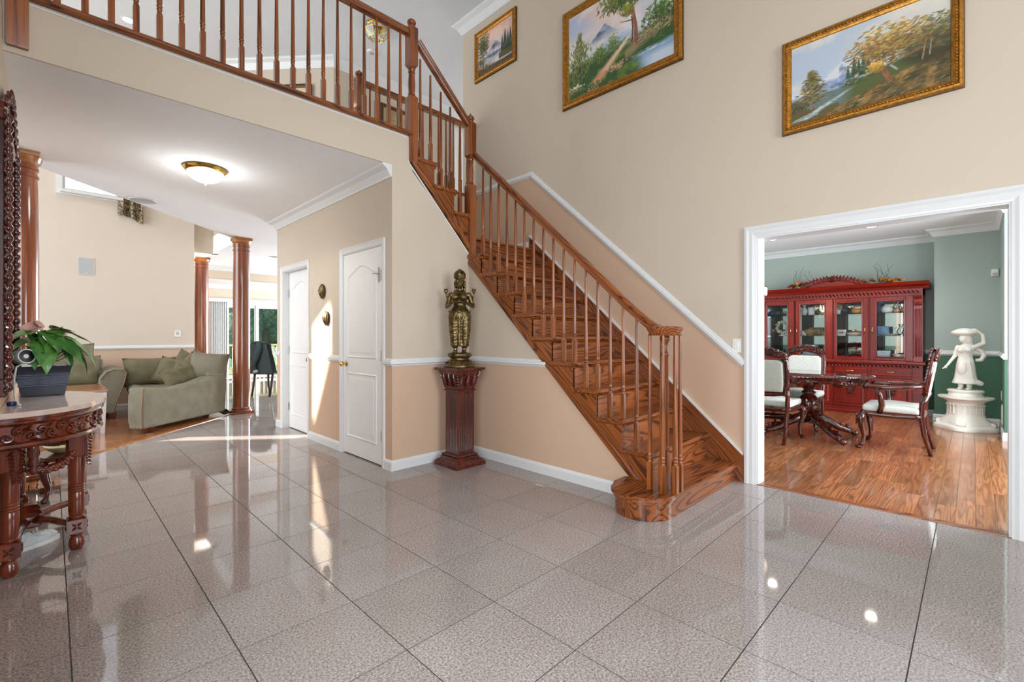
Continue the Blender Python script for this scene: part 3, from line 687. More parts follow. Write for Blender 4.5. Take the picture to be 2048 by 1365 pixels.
# ================================================================ DOORS
def panel(mb, x, y0, y1, z0, z1, arch, outn=-1):
    pts = [(y0, z0), (y1, z0), (y1, z1)]
    if arch:
        for i in range(1, 16):
            s_ = i/16; y = y1+(y0-y1)*s_
            b = .5-.5*math.cos(2*PI*s_); b = b**.8
            pts.append((y, z1+arch*b))
    pts.append((y0, z1))
    mb.sweep([(x, y, z) for y, z in pts], [(-.016, -.001), (-.014, .004), (-.008, .009), (0, .006), (.006, -.002), (.012, -.001)], (-1, 0, 0), closed=True)
    c = ((y0+y1)/2, (z0+z1)/2)
    ins = [(y+(.04 if y < c[0] else -.04)*(1 if abs(y-c[0]) > .05 else abs(y-c[0])/.05), z+(.04 if z < c[1] else -.04)) for y, z in pts]
    mb.prism_x(ins, x-.006, x+.004)
def closet_door(name, ya, yb, xface, label, knob_y, hinge_y):
    d = struct(wthing(name, label, None, (xface, (ya+yb)/2, 0)))
    MB().box(xface, xface+.036, ya+.004, yb-.004, .012, 2.032).build('door_slab', M['door'], d)
    s_ = .115
    for z0, z1, ar in ((.20, .82, 0), (1.0, 1.80, .085)):
        p = MB(); panel(p, xface, ya+s_, yb-s_, z0, z1, ar); p.build('raised_panel', M['door'], d, 35)
    k = MB().lathe([(.026, 0), (.028, .004), (.012, .008), (.010, .03), (.022, .038), (.028, .05), (.024, .062), (.006, .068)], M=T(xface, knob_y, .92) @ ry(-PI/2), n=20)
    k.build('door_knob', M['brass'], d, 50)
    for z in (.28, 1.02, 1.76):
        MB().box(xface-.006, xface+.002, hinge_y-.012, hinge_y+.012, z-.045, z+.045, .002).tube([(xface-.008, hinge_y, z-.05), (xface-.008, hinge_y, z+.05)], .006, 8).build('hinge', M['chrome'], d)
    CD = [(0, 0), (.055, 0), (.055, .016), (.045, .020), (.03, .014), (.012, .012), (0, .009)]
    MB().sweep([(UD, yb+.004, 0), (UD, yb+.004, 2.045), (UD, ya-.004, 2.045), (UD, ya-.004, 0)], [(-a, h) for a, h in CD], (-1, 0, 0)).build('door_casing', M['white'], d)
    j = MB().box(UD, UD+.115, yb-.002, yb+.02, 0, 2.06).box(UD, UD+.115, ya-.02, ya+.002, 0, 2.06).box(UD, UD+.115, ya, yb, 2.035, 2.06); j.build('door_jamb', M['white'], d)
    return d
d1 = closet_door('door_1', 3.835, 4.625, UD+.004, 'white two panel closet door with arched top and brass knob beside the statue', 4.565, 3.838)
hk = MB().tube([(UD-.002, 3.90, 1.78), (UD-.03, 3.90, 1.78), (UD-.034, 3.93, 1.785), (UD-.03, 3.955, 1.78)], .005, 8).box(UD-.004, UD+.004, 3.885, 3.905, 1.70, 1.84, .002)
hk.build('door_hook', M['chrome'], d1)
closet_door('door_2', 5.565, 6.375, UD+.075, 'white two panel door recessed in the far end of the closet wall', 5.63, 6.37)
# upstairs hall door
du_ = struct(wthing('door_3', 'white door in the upstairs hall behind the railing', None, (5.8, 6.98, ZF)))
MB().box(5.42, 6.18, 6.965, 6.998, ZF, ZF+2.04).build('door_slab', M['door'], du_)
MB().sweep([(5.42, 6.998, ZF), (5.42, 6.998, ZF+2.04), (6.18, 6.998, ZF+2.04), (6.18, 6.998, ZF)], [(0, 0), (-.06, 0), (-.06, .05), (0, .05)], (0, -1, 0)).build('door_casing', M['white'], du_)
for z0, z1 in ((.2, .85), (1.0, 1.85)):
    MB().box(5.53, 5.77, 6.955, 6.966, ZF+z0, ZF+z1, .005).box(5.83, 6.07, 6.955, 6.966, ZF+z0, ZF+z1, .005).build('raised_panel', M['door'], du_)
# ================================================================ COLUMNS
def column(x, y, label, base=True):
    c = wthing('column', label, 'column', (x, y, 0), 'varnished round wooden columns'); R_ = .118
    MB().lathe([(R_, .05), (R_, 1.9), (R_*.93, 2.50), (R_*.93, 2.52), (R_*1.0, 2.525), (R_*1.0, 2.545), (R_*.93, 2.55), (R_*.93, 2.585), (R_*1.0, 2.59), (R_*1.0, 2.61), (R_*.95, 2.615), (R_*.95, 2.64)], (x, y, 0), 40).build('shaft', M['colw'], c, 40)
    k = MB().lathe([(R_*.96, 2.635), (R_*1.08, 2.65), (R_*1.14, 2.675), (R_*1.18, 2.69)], (x, y, 0), 36)
    k.sqlathe([(R_*.98, 2.688), (R_*1.04, 2.70), (R_*1.04, ZC)], (x, y, 0)); k.build('capital', M['capw'], c, 35)
    b = MB().sqlathe([(R_*1.24, 0), (R_*1.24, .03), (R_*1.2, .035)], (x, y, 0))
    b.lathe([(R_*1.26, .03), (R_*1.3, .045), (R_*1.22, .06), (R_*1.12, .065), (R_*1.16, .085), (R_*1.0, .10)], (x, y, 0), 36); b.build('base', M['colw'], c, 35)
column(-.183, 5.60, 'varnished wooden column with golden capital beside the carved mirror')
column(2.115, 8.10, 'varnished wooden column standing between sofa and kitchen chair on the tile edge')
column(2.08, 10.62, 'varnished wooden column rising behind the sage sofa')
# ================================================================ SMALL WALL PIECES
for z, y, lab in ((1.70, 5.117, 'small dark metal face plaque, upper of two between the doors'), (1.397, 5.012, 'small silvered metal face plaque, lower of two between the doors')):
    t = wthing('wall_plaque', lab, 'plaque', (UD, y, z), 'wall plaques between the closet doors')
    MB().ell((UD-.016, y, z), (.03, .058, .078), nu=20, nv=14).build('medallion', M['bronze'], t, 180)
    f = MB().ell((UD-.036, y, z), (.016, .036, .052), nu=16, nv=10).ell((UD-.05, y, z+.002), (.01, .007, .014))
    for s_ in (-1, 1): f.ell((UD-.047, y+s_*.014, z+.016), (.006, .009, .004))
    f.ell((UD-.047, y, z-.022), (.006, .013, .004)); f.build('face_relief', M['bronze'], t, 180)
    MB().tube([(UD-.018, y+.056*math.cos(2*PI*i/28), z+.076*math.sin(2*PI*i/28)) for i in range(28)], .007, 6, closed=True).build('rim', M['gold_dark'], t, 180)
t = wthing('light_switch', 'white rocker light switch on the beige wall beside the dining opening', 'switch', (UW, 1.393, 1.122))
MB().box(UW-.006, UW, 1.358, 1.428, 1.065, 1.18, .003).build('cover_plate', M['plastic'], t)
MB().box(UW-.011, UW-.004, 1.377, 1.409, 1.088, 1.156, .003).build('rocker', M['plastic'], t)
# ================================================================ PAINTINGS (flat oil pictures: colour per vertex on a fine canvas)
class Art:
    def __init__(s, h, w, seed): s.h, s.w = h, w; s.a = np.zeros((h, w, 3)); s.r = np.random.RandomState(seed); s.Y, s.X = np.mgrid[0:h, 0:w]; s.Y = 1-s.Y/(h-1); s.X = s.X/(w-1); s.asp = w/h
    def fbm(s, sx, sy, oct=4):
        out = np.zeros((s.h, s.w)); amp = 1; tot = 0
        for o in range(oct):
            gx, gy = max(2, int(sx*2**o))+2, max(2, int(sy*2**o))+2; g = s.r.rand(gy, gx)
            fx = s.X*(gx-1.001); fy = (1-s.Y)*(gy-1.001); ix = fx.astype(int); iy = fy.astype(int); tx = fx-ix; ty = fy-iy; tx = tx*tx*(3-2*tx); ty = ty*ty*(3-2*ty)
            v = (g[iy, ix]*(1-tx)+g[iy, ix+1]*tx)*(1-ty)+(g[iy+1, ix]*(1-tx)+g[iy+1, ix+1]*tx)*ty
            out += v*amp; tot += amp; amp *= .5
        return out/tot
    def mixin(s, mask, col):
        m = np.clip(mask, 0, 1)[..., None]; c = np.array(col, float) if not isinstance(col, np.ndarray) else col
        s.a = s.a*(1-m)+c*m
    def stroke(s, x, y, L, W, ang, col, al=.8):
        ax, ay = L*abs(math.cos(ang))+W*abs(math.sin(ang)), L*abs(math.sin(ang))+W*abs(math.cos(ang))
        i0, i1 = int((1-y-ay*1.1)*s.h), int((1-y+ay*1.1)*s.h)+2; j0, j1 = int((x*s.asp-ax*1.1)*s.h), int((x*s.asp+ax*1.1)*s.h)+2
        i0, j0 = max(0, i0), max(0, j0); i1, j1 = min(s.h, i1), min(s.w, j1)
        if i0 >= i1 or j0 >= j1: return
        dx = (s.X[i0:i1, j0:j1]-x)*s.asp; dy = s.Y[i0:i1, j0:j1]-y
        p = dx*math.cos(ang)+dy*math.sin(ang); q = -dx*math.sin(ang)+dy*math.cos(ang)
        m = np.clip(1.4*(1-(p/L)**2-(q/W)**2), 0, 1)[..., None]*al
        s.a[i0:i1, j0:j1] = s.a[i0:i1, j0:j1]*(1-m)+np.array(col)*m
    def spray(s, n, cx, cy, rx_, ry_, cols, L=.03, W=.008, ang=(0, PI), al=.75, gauss=True, shade=True):
        pts = []
        for _ in range(n):
            a, b = (s.r.randn(2)*.5 if gauss else s.r.uniform(-1, 1, 2))
            if gauss and a*a+b*b > 1.4: continue
            pts.append((cx+a*rx_, cy+b*ry_, b))
        for x, y, b in pts:
            c = np.array(cols[s.r.randint(len(cols))], float)
            if shade: c = c*(1+.28*b)
            s.stroke(x, y, L*s.r.uniform(.6, 1.3), W*s.r.uniform(.6, 1.3), s.r.uniform(*ang), np.clip(c+s.r.randn(3)*8, 0, 255), al)
    def trunk(s, pts, w0, w1, col, hi=None):
        for (x0, y0), (x1, y1), k in zip(pts[:-1], pts[1:], range(len(pts))):
            n = 14
            for i in range(n):
                f = i/n; g = (k+f)/(len(pts)-1); w_ = w0+(w1-w0)*g; x, y = x0+(x1-x0)*f, y0+(y1-y0)*f; an = math.atan2(y1-y0, (x1-x0)*s.asp)
                s.stroke(x, y, w_*1.6+.006, w_, an, np.array(col)*s.r.uniform(.8, 1.1), .95)
                if hi is not None: s.stroke(x-w_*.35/s.asp, y, w_*1.2, w_*.4, an, np.array(hi)*s.r.uniform(.85, 1.1), .7)
def below(y, line, soft=.02): return np.clip((line-y)/soft+.5, 0, 1)
def pine(A, x, y, h, col, n=26):
    for i in range(n):
        f = i/n; w_ = h*.22*(1-f)+.004
        A.stroke(x, y+h*f, w_, h*.035, A.r.uniform(-.2, .2), np.array(col)*A.r.uniform(.7, 1.25), .85)
def art_autumn():
    A = Art(190, 290, 3); n = A.fbm(4, 3); X, Y = A.X, A.Y
    A.a[:] = 0; A.mixin(np.ones_like(X), np.array([178, 192, 208.]))
    A.mixin(np.clip((n-.42)*3, 0, .9), (226, 218, 204)); A.mixin(np.clip(X*1.2-.35, 0, .6), (222, 210, 190)); A.mixin(np.clip(.5-Y, 0, .4), (196, 206, 222))
    mt = .40+.20*np.clip(1-abs(X-.36)/.20, 0, 1)**1.1+.03*(A.fbm(14, 2)-.5)
    A.mixin(below(Y, mt, .015)*(Y > .3), (206, 210, 216)); A.mixin(below(Y, mt-.02, .02)*np.clip((A.fbm(10, 12)-.5)*6, 0, 1)*(X > .34), (128, 140, 160))
    A.mixin(below(Y, .40+.04*A.fbm(9, 2), .04)*(X > .15)*(X < .5), (140, 156, 184)); A.mixin(below(Y, .33, .03), (150, 164, 180))
    A.spray(40, .33, .36, .1, .03, [(108, 124, 160), (130, 146, 178)], .03, .018)
    # hill, river, banks
    hill = .02+.44*np.clip(X-.25, 0, 1)**.8; gr = A.fbm(18, 10)
    A.mixin(below(Y, .30, .02), (104, 120, 116)); A.mixin(below(Y, .28+.13*np.clip((X-.38)*3, 0, 1)+.03*gr, .04)*np.clip((X-.34)*9, 0, 1), (82, 92, 50)); A.spray(90, .45, .33, .12, .05, [(70, 84, 44), (108, 112, 60), (54, 70, 44)], .025, .008, (-.1, .5))
    A.mixin(below(Y, .12+.1*np.clip(.3-X, 0, 1)+.02*gr, .02)*(X < .34), (96, 88, 54))
    wq = .05*(A.fbm(7, 9)-.5); riv = abs(Y-(.02+.62*(X-.06))+wq)/(.045*np.clip(1.25-2.2*X, .25, 1.2))
    A.mixin(np.clip(2.2-2*riv, 0, .92)*np.clip((.46-X)*9, 0, 1), (150, 166, 168)); A.mixin(np.clip(1.2-2*riv, 0, .8)*np.clip((.44-X)*9, 0, 1)*np.clip(A.fbm(6, 24)*2.2-.5, 0, 1), (214, 220, 218))
    for _ in range(60):
        x = A.r.uniform(.02, .40); A.stroke(x, .02+.62*(x-.06)+A.r.randn()*.025, .03, .004, .05, [(90, 104, 100), (226, 230, 226), (120, 134, 132)][A.r.randint(3)], .6)
    A.mixin(below(Y, hill, .02), (92, 78, 48)); A.mixin(below(Y, hill, .02)*np.clip((gr-.45)*4, 0, 1), (150, 112, 62)); A.mixin(below(Y, hill-.08, .03)*np.clip((A.fbm(8, 16)-.5)*5, 0, 1), (58, 62, 40))
    for _ in range(260):
        x = A.r.uniform(.3, 1); y = A.r.uniform(0, 1)*(.02+.44*max(0, x-.25)**.8)
        A.stroke(x, y, .035, .005, .35+A.r.randn()*.1, [(170, 130, 76), (74, 74, 44), (196, 168, 118), (98, 96, 54)][A.r.randint(4)], .6)
    for x, h in ((.40, .16), (.44, .24), (.47, .2), (.50, .25), (.53, .2)): pine(A, x, .38, h, (52, 78, 56))
    A.stroke(.455, .385, .028, .018, .1, (196, 176, 150), .9); A.stroke(.458, .405, .034, .010, .1, (150, 112, 84), .95)
    # right wood
    A.mixin(np.clip(1.5-((X-.93)/.2)**2-((Y-.45)/.18)**2, 0, 1)*.8, (58, 54, 36))
    A.spray(520, .90, .60, .17, .20, [(112, 104, 66), (86, 88, 58), (142, 120, 74), (74, 82, 60)], .035, .010, (-.6, .8))
    A.trunk([(.85, .34), (.865, .50), (.88, .62)], .010, .005, (150, 120, 88)); A.trunk([(.89, .37), (.90, .55)], .008, .004, (170, 160, 148))
    A.trunk([(.655, .24), (.62, .36), (.59, .50), (.60, .66)], .034, .016, (138, 92, 62), (204, 172, 136)); A.trunk([(.70, .32), (.645, .42), (.62, .50)], .014, .008, (160, 160, 160))
    A.spray(900, .64, .64, .24, .22, [(150, 116, 62), (176, 138, 78), (124, 98, 54), (190, 158, 104), (104, 88, 52)], .035, .011, (-.5, .9)); A.spray(120, .57, .41, .05, .06, [(196, 156, 74), (170, 130, 62)], .03, .01)
    # left tree
    A.trunk([(.145, .15), (.15, .3), (.155, .55)], .014, .006, (140, 108, 82), (190, 166, 140))
    for i in range(11): A.spray(46, .15, .24+i*.036, .13*(1-i/12)+.01, .03, [(132, 112, 70), (160, 138, 88), (98, 92, 58), (84, 88, 62)], .03, .009, (-.4, .5))
    A.spray(120, .05, .22, .07, .07, [(76, 72, 46), (96, 88, 54)], .025, .01)
    for i in range(8): A.stroke(.04+.03*i, .05+.012*i, .03, .003, .3, (230, 232, 228), .7)
    return A
def art_forest():
    A = Art(210, 290, 7); X, Y = A.X, A.Y; n = A.fbm(4, 4)
    A.mixin(np.ones_like(X), np.array([214, 206, 204.])); A.mixin(np.clip(1.1-((X-.02)/.3)**2-((Y-.9)/.25)**2, 0, 1)*.7, (166, 184, 220)); A.mixin(np.clip(.9-abs(X*.8+Y-1.12)/.16, 0, .55), (238, 196, 186)); A.mixin(np.clip((n-.45)*3, 0, .6), (238, 232, 222))
    A.mixin(np.clip(X*1.6-.9, 0, .8), (178, 196, 224)); mt = .54+.15*np.clip(1-abs(X-.37)/.15, 0, 1)**.8+.07*(A.fbm(12, 2)-.5)
    A.mixin(below(Y, mt, .02)*np.clip((Y-.50)*8, 0, 1), (134, 148, 172)); A.mixin(below(Y, mt-.01, .02)*np.clip((A.fbm(14, 14)-.5)*6, 0, 1)*np.clip((Y-.52)*8, 0, 1), (72, 84, 108))
    A.mixin(np.clip(1-abs(Y-.5)/.12, 0, .8)*np.clip(n*1.6-.3, 0, 1), (226, 226, 232)); A.mixin(np.clip(1-((X-.5)/.3)**2-((Y-.4)/.13)**2, 0, .8), (150, 170, 204))
    g = A.fbm(10, 10); A.mixin(below(Y, .30+.10*g+.18*np.clip(X-.6, 0, 1), .08), (52, 86, 44)); A.mixin(below(Y, .28, .06)*np.clip((g-.5)*5, 0, 1), (104, 128, 54))
    A.mixin(np.clip((A.fbm(5, 6)-.42)*4, 0, .75)*np.clip(1-abs(Y-.56)/.16, 0, 1), (228, 228, 234)); A.spray(300, .45, .34, .28, .08, [(64, 96, 54), (110, 136, 60), (84, 110, 76)], .02, .012)
    pa = .30+.62*(Y*1.0)**1.1; wdt = .16*(.45-Y)+.02
    A.mixin(np.clip(1.3-abs(X-(.22+.95*Y))/np.maximum(wdt, .015), 0, 1)*(Y < .43), (216, 168, 138)); A.mixin(np.clip(1-abs(X-(.22+.95*Y))/np.maximum(wdt, .015), 0, 1)*(Y < .43)*np.clip(Y*4-.6, 0, 1), (228, 214, 186)); A.mixin(np.clip(1-abs(X-(.22+.95*Y))/np.maximum(wdt, .015), 0, 1)*(Y < .16)*.6, (206, 120, 84))
    # left trees
    A.spray(420, .10, .38, .14, .26, [(70, 98, 44), (120, 132, 62), (150, 150, 92), (46, 74, 40)], .03, .009, (.9, 2.2))
    for x, y0_, y1_ in ((.10, .20, .62), (.14, .22, .55), (.06, .18, .5), (.31, .27, .45), (.33, .27, .42)): A.trunk([(x, y0_), (x+.004, y1_)], .005, .003, (170, 130, 86))
    A.spray(160, .32, .40, .07, .08, [(150, 156, 66), (96, 120, 58), (64, 92, 52)], .022, .008); A.spray(150, .47, .43, .07, .09, [(130, 144, 66), (84, 110, 66)], .022, .008)
    for i in range(9): A.spray(30, .12, .45+i*.035, .08*(1-i/11), .03, [(120, 124, 66), (160, 146, 92), (74, 92, 54)], .025, .006, (.8, 2.2))
    # right bank, water
    A.mixin(below(Y, .16+.12*(X-.6)+.04*(g-.5), .04)*np.clip((X-.62-.25*(.2-Y))*9, 0, 1), (136, 164, 194)); A.mixin(below(Y, .10+.02*g, .06)*np.clip((X-.70)*6, 0, .8), (206, 214, 224)); A.spray(40, .78, .16, .2, .03, [(210, 222, 232), (150, 176, 204)], .04, .004, (.1, .4))
    A.mixin(np.clip(1.3-abs(Y-(.24+.5*(X-.6)))/.07, 0, 1)*(X > .58), (150, 128, 96)); A.spray(260, .82, .34, .22, .07, [(176, 140, 112), (110, 118, 62), (206, 176, 150), (70, 92, 46)], .03, .006, (.3, .6))
    A.spray(420, .90, .50, .16, .13, [(58, 92, 44), (112, 134, 58), (78, 106, 62), (44, 74, 40)], .028, .009)
    A.trunk([(.86, .44), (.85, .58), (.84, .74), (.86, .9)], .007, .004, (104, 72, 52)); A.trunk([(.93, .5), (.94, .66)], .005, .003, (160, 150, 120))
    A.trunk([(.68, .34), (.675, .5), (.65, .68), (.62, .84), (.63, 1.0)], .030, .018, (150, 96, 74), (216, 160, 132)); A.trunk([(.645, .35), (.65, .5), (.64, .62)], .009, .007, (62, 44, 40)); A.trunk([(.64, .58), (.58, .60), (.53, .62)], .007, .003, (84, 50, 40)); A.trunk([(.66, .74), (.73, .80), (.78, .86)], .008, .004, (104, 64, 46)); A.trunk([(.63, .82), (.56, .80), (.52, .83)], .008, .004, (110, 56, 38))
    A.spray(800, .60, .90, .26, .14, [(66, 96, 40), (116, 132, 52), (142, 142, 74), (46, 76, 34), (96, 116, 60)], .035, .010, (.4, 2.4)); A.spray(150, .60, .72, .06, .07, [(98, 118, 54), (150, 140, 60)], .03, .008)
    A.spray(90, .08, .10, .09, .06, [(206, 180, 150), (232, 214, 186), (160, 130, 110)], .015, .010); A.spray(120, .50, .14, .10, .05, [(186, 140, 122), (112, 76, 70), (150, 150, 70), (214, 182, 160)], .02, .008)
    A.spray(160, .2, .05, .22, .05, [(50, 82, 38), (80, 106, 48)], .025, .008)
    return A
def art_sunset():
    A = Art(130, 150, 11); X, Y = A.X, A.Y; n = A.fbm(4, 4)
    A.mixin(np.ones_like(X), np.array([206, 190, 196.])); A.mixin(np.clip((Y-.55)*2.4, 0, .8), (238, 178, 140)); A.mixin(np.clip((X-.6)*1.6, 0, .6)*np.clip(Y*2-1, 0, 1), (210, 176, 184)); A.mixin(np.clip((n-.5)*4, 0, .5), (244, 226, 210))
    mt = .40+.26*np.clip(1-abs(X-.52)/.26, 0, 1)+.05*(A.fbm(12, 2)-.5); A.mixin(below(Y, mt, .02), (150, 146, 160)); A.mixin(below(Y, mt, .03)*np.clip((A.fbm(12, 12)-.5)*6, 0, 1), (96, 92, 108)); A.mixin(np.clip(1-abs(Y-.42)/.09, 0, .85), (220, 216, 218))
    A.mixin(below(Y, .34, .05), (176, 178, 190)); A.spray(120, .45, .36, .2, .05, [(104, 110, 124), (130, 134, 150)], .03, .02)
    A.mixin(np.clip(1.2-((X-.62)/.25)**2-((Y-.17)/.1)**2, 0, 1), (220, 206, 204)); A.mixin(below(Y, .10+.16*np.clip(.4-X, 0, 1)+.02*n, .03), (84, 68, 36)); A.mixin(below(Y, .28+.12*np.clip(X-.7, 0, 1), .03)*(X > .62)*(Y > .14), (92, 84, 48))
    A.spray(200, .25, .12, .3, .1, [(140, 106, 50), (78, 70, 36), (186, 146, 84), (52, 56, 30)], .03, .008, (0, .8)); A.spray(120, .85, .28, .16, .05, [(120, 106, 60), (74, 72, 40)], .03, .008)
    for x, h in ((.72, .38), (.80, .50), (.88, .40), (.95, .46)): pine(A, x, .30, h, (44, 58, 40))
    A.trunk([(.15, .14), (.16, .5), (.17, .95)], .016, .008, (96, 66, 40), (170, 120, 70)); A.trunk([(.07, .16), (.08, .6)], .012, .006, (110, 76, 44))
    A.spray(520, .16, .70, .17, .30, [(52, 66, 32), (84, 92, 44), (40, 52, 30), (110, 110, 54)], .04, .010, (-.4, .6)); A.spray(160, .1, .3, .14, .12, [(120, 104, 50), (70, 74, 36)], .03, .01)
    return A
def canvas_mat():
    t = NT('oil_paint_on_canvas'); a = t.n('ShaderNodeVertexColor'); a.layer_name = 'Col'
    t.bump(t.noise(t.vec('Object'), 220, 2), .15, .002); t.t.links.new(a.outputs[0], t.b.inputs['Base Color']); return t.out(None, .45)
M['canvas'] = canvas_mat()
def picture(label, art, ya, yb, z0, z1, fw):     # hangs on the stair wall; ya = left edge (larger y)
    p = wthing('painting', label, 'painting', (UW, (ya+yb)/2, z0), 'framed landscapes on the stair wall')
    xf = UW-.004; loop = [(xf, ya, z0), (xf, ya, z1), (xf, yb, z1), (xf, yb, z0)]
    MB().sweep(loop, [(0, 0), (0, .022), (.008, .034), (fw*.30, .040), (fw*.42, .030), (fw*.62, .028), (fw*.74, .022), (fw*.92, .018), (fw, .010), (fw, 0)], (-1, 0, 0), closed=True).build('frame', M['gold'], p, 25)
    MB().sweep(loop, [(-.004, -.002), (-.004, .018), (.001, .020), (.001, -.002)], (-1, 0, 0), closed=True).build('frame_edge', M['gold_dark'], p)
    bd = MB(); ins = fw*.52
    for (p0, p1) in (((ya-ins, z0+ins), (ya-ins, z1-ins)), ((yb+ins, z0+ins), (yb+ins, z1-ins)), ((ya-ins, z0+ins), (yb+ins, z0+ins)), ((ya-ins, z1-ins), (yb+ins, z1-ins))):
        L = math.hypot(p1[0]-p0[0], p1[1]-p0[1]); k = int(L/.020)
        for i in range(k+1): bd.ell((xf-.031, p0[0]+(p1[0]-p0[0])*i/k, p0[1]+(p1[1]-p0[1])*i/k), (.007, .0075, .0075), nu=6, nv=4)
    o = bd.build('beading', M['gold'], p, 180, fix=False); o['kind'] = 'stuff'
    h, w_ = art.h, art.w; y0_, y1_, a0, a1 = ya-fw+.003, yb+fw-.003, z0+fw-.003, z1-fw+.003
    jj, ii = np.meshgrid(np.arange(w_+1), np.arange(h+1)); V = np.stack([np.full(ii.shape, xf-.012-UW), y0_+(y1_-y0_)*jj/w_-(ya+yb)/2, a1+(a0-a1)*ii/h-z0], -1).reshape(-1, 3)
    me = bpy.data.meshes.new('canvas'); q = (np.arange(h)[:, None]*(w_+1)+np.arange(w_)[None, :]).ravel(); F = np.stack([q, q+w_+1, q+w_+2, q+1], -1)
    me.vertices.add(len(V)); me.vertices.foreach_set('co', V.ravel()); me.loops.add(F.size); me.loops.foreach_set('vertex_index', F.ravel()); me.polygons.add(len(F)); me.polygons.foreach_set('loop_start', np.arange(0, F.size, 4)); me.polygons.foreach_set('loop_total', np.full(len(F), 4))
    me.update(calc_edges=True); c = np.clip(art.a, 0, 255)/255; c = np.where(c <= .04045, c/12.92, ((c+.055)/1.055)**2.4).reshape(-1, 3)
    at = me.color_attributes.new('Col', 'FLOAT_COLOR', 'CORNER'); rgba = np.concatenate([np.repeat(c, 4, 0), np.ones((len(c)*4, 1))], 1); at.data.foreach_set('color', rgba.ravel().astype(np.float32))
    link('canvas', me, M['canvas'], p)
picture('small gilt framed oil painting of a pink sunset lake between pines', art_sunset(), 4.72, 3.956, 4.582, 5.235, .065)
picture('large gilt framed oil painting of a misty forest path and tall tree', art_forest(), 3.222, 1.852, 3.70, 4.76, .085)
picture('wide gilt framed oil painting of golden autumn trees above a river', art_autumn(), 1.048, .043, 2.757, 3.46, .062)
# ================================================================ HALL FURNITURE
rnd = random.Random(12)
def scroll(mb, c, r, turns, ax, ay, w0, w1, a0=0, n=22, dirn=1):      # spiral tube in plane ax/ay
    c = Vector(c); ax = Vector(ax); ay = Vector(ay); pts = []; rad = []
    for i in range(n):
        f = i/(n-1); a = a0+dirn*2*PI*turns*f; q = r*(1-.85*f)
        pts.append(c+ax*(q*math.cos(a))+ay*(q*math.sin(a))); rad.append(w0+(w1-w0)*f)
    mb.tube(pts, rad, 6); mb.ell(pts[-1], w1*1.5, nu=8, nv=6)
def leaf(mb, base, tip, w_, th, nrm):                                  # carved leaf: ridged lozenge
    b, t_ = Vector(base), Vector(tip); d = t_-b; n_ = Vector(nrm).normalized(); s_ = d.normalized().cross(n_)
    vs = [b, b+d*.45+s_*w_, t_, b+d*.45-s_*w_, b+d*.4+n_*th, b+d*.75+n_*th*.7, b-n_*th*.3+d*.45]
    fs = [(0, 1, 4), (1, 5, 4), (1, 2, 5), (2, 3, 5), (3, 4, 5), (3, 0, 4), (0, 6, 1), (1, 6, 2), (2, 6, 3), (3, 6, 0)]
    mb.add(vs, fs)
# ---- half round console table against the left wall
XC, YC = -.178, 3.86; AT, BT = .60, .425; ZTOP = .83
tb = wthing('console_table', 'half round carved rosewood console table with pink marble top', 'table', (XC, YC, 0))
def demi(a, b, n=40): return [(XC+b*math.sin(PI*i/n), YC-a*math.cos(PI*i/n)) for i in range(n+1)]
M['pinkmarble'] = plain('pale_pink_marble', (214, 194, 184), .12, var=.10, sc=14)
mt_ = MB()
for k, z0, z1 in ((.985, ZTOP-.028, ZTOP-.024), (1.0, ZTOP-.024, ZTOP-.006), (.99, ZTOP-.006, ZTOP)): mt_.prism(demi(AT*k, BT*k), z0, z1)
mt_.build('marble_top', M['pinkmarble'], tb)
rim_prof = [(.0, ZTOP-.030), (.985, ZTOP-.030), (.985, ZTOP-.040), (.965, ZTOP-.046), (.975, ZTOP-.056), (.955, ZTOP-.066), (.93, ZTOP-.072), (.93, ZTOP-.150), (.96, ZTOP-.158), (.97, ZTOP-.170), (.95, ZTOP-.182), (.92, ZTOP-.186), (.0, ZTOP-.186)]
ap = MB(); n = 40; vs = []; k = len(rim_prof)
for i in range(n+1):
    for s_, z in rim_prof: vs.append((XC+BT*s_*math.sin(PI*i/n), YC-AT*s_*math.cos(PI*i/n), z))
fs = [(i*k+j, (i+1)*k+j, (i+1)*k+(j+1) % k, i*k+(j+1) % k) for i in range(n) for j in range(k)]+[tuple(range(k)), tuple(n*k+j for j in range(k))]
ap.add(vs, fs); ap.build('apron', M['rose'], tb, 35)
# carved cloud scrolls on the apron
cv = MB()
for i in range(30):
    a = PI*(i+.7)/31; px_ = XC+BT*.935*math.sin(a); py_ = YC-AT*.935*math.cos(a)
    tx, ty = BT*math.cos(a), AT*math.sin(a); L_ = math.hypot(tx, ty); tx, ty = tx/L_, ty/L_
    z = ZTOP-.112+(.012 if i % 2 else -.012)
    scroll(cv, (px_, py_, z), .024, 1.2, (tx, ty, 0), (0, 0, 1), .008, .005, a0=i*1.3, n=14, dirn=1 if i % 2 else -1)
    leaf(cv, (px_, py_, z-.022), (px_+tx*.05, py_+ty*.05, z+.03*(1 if i % 2 else -1)), .012, .014, (ty, -tx, 0))
o = cv.build('apron_carving', M['rose'], tb, 60, fix=False); o['kind'] = 'stuff'
LEG = [(-.145, 3.40), (.105, 3.585), (.135, 4.13), (-.145, 4.32)]
hub = (-.09, 3.86)
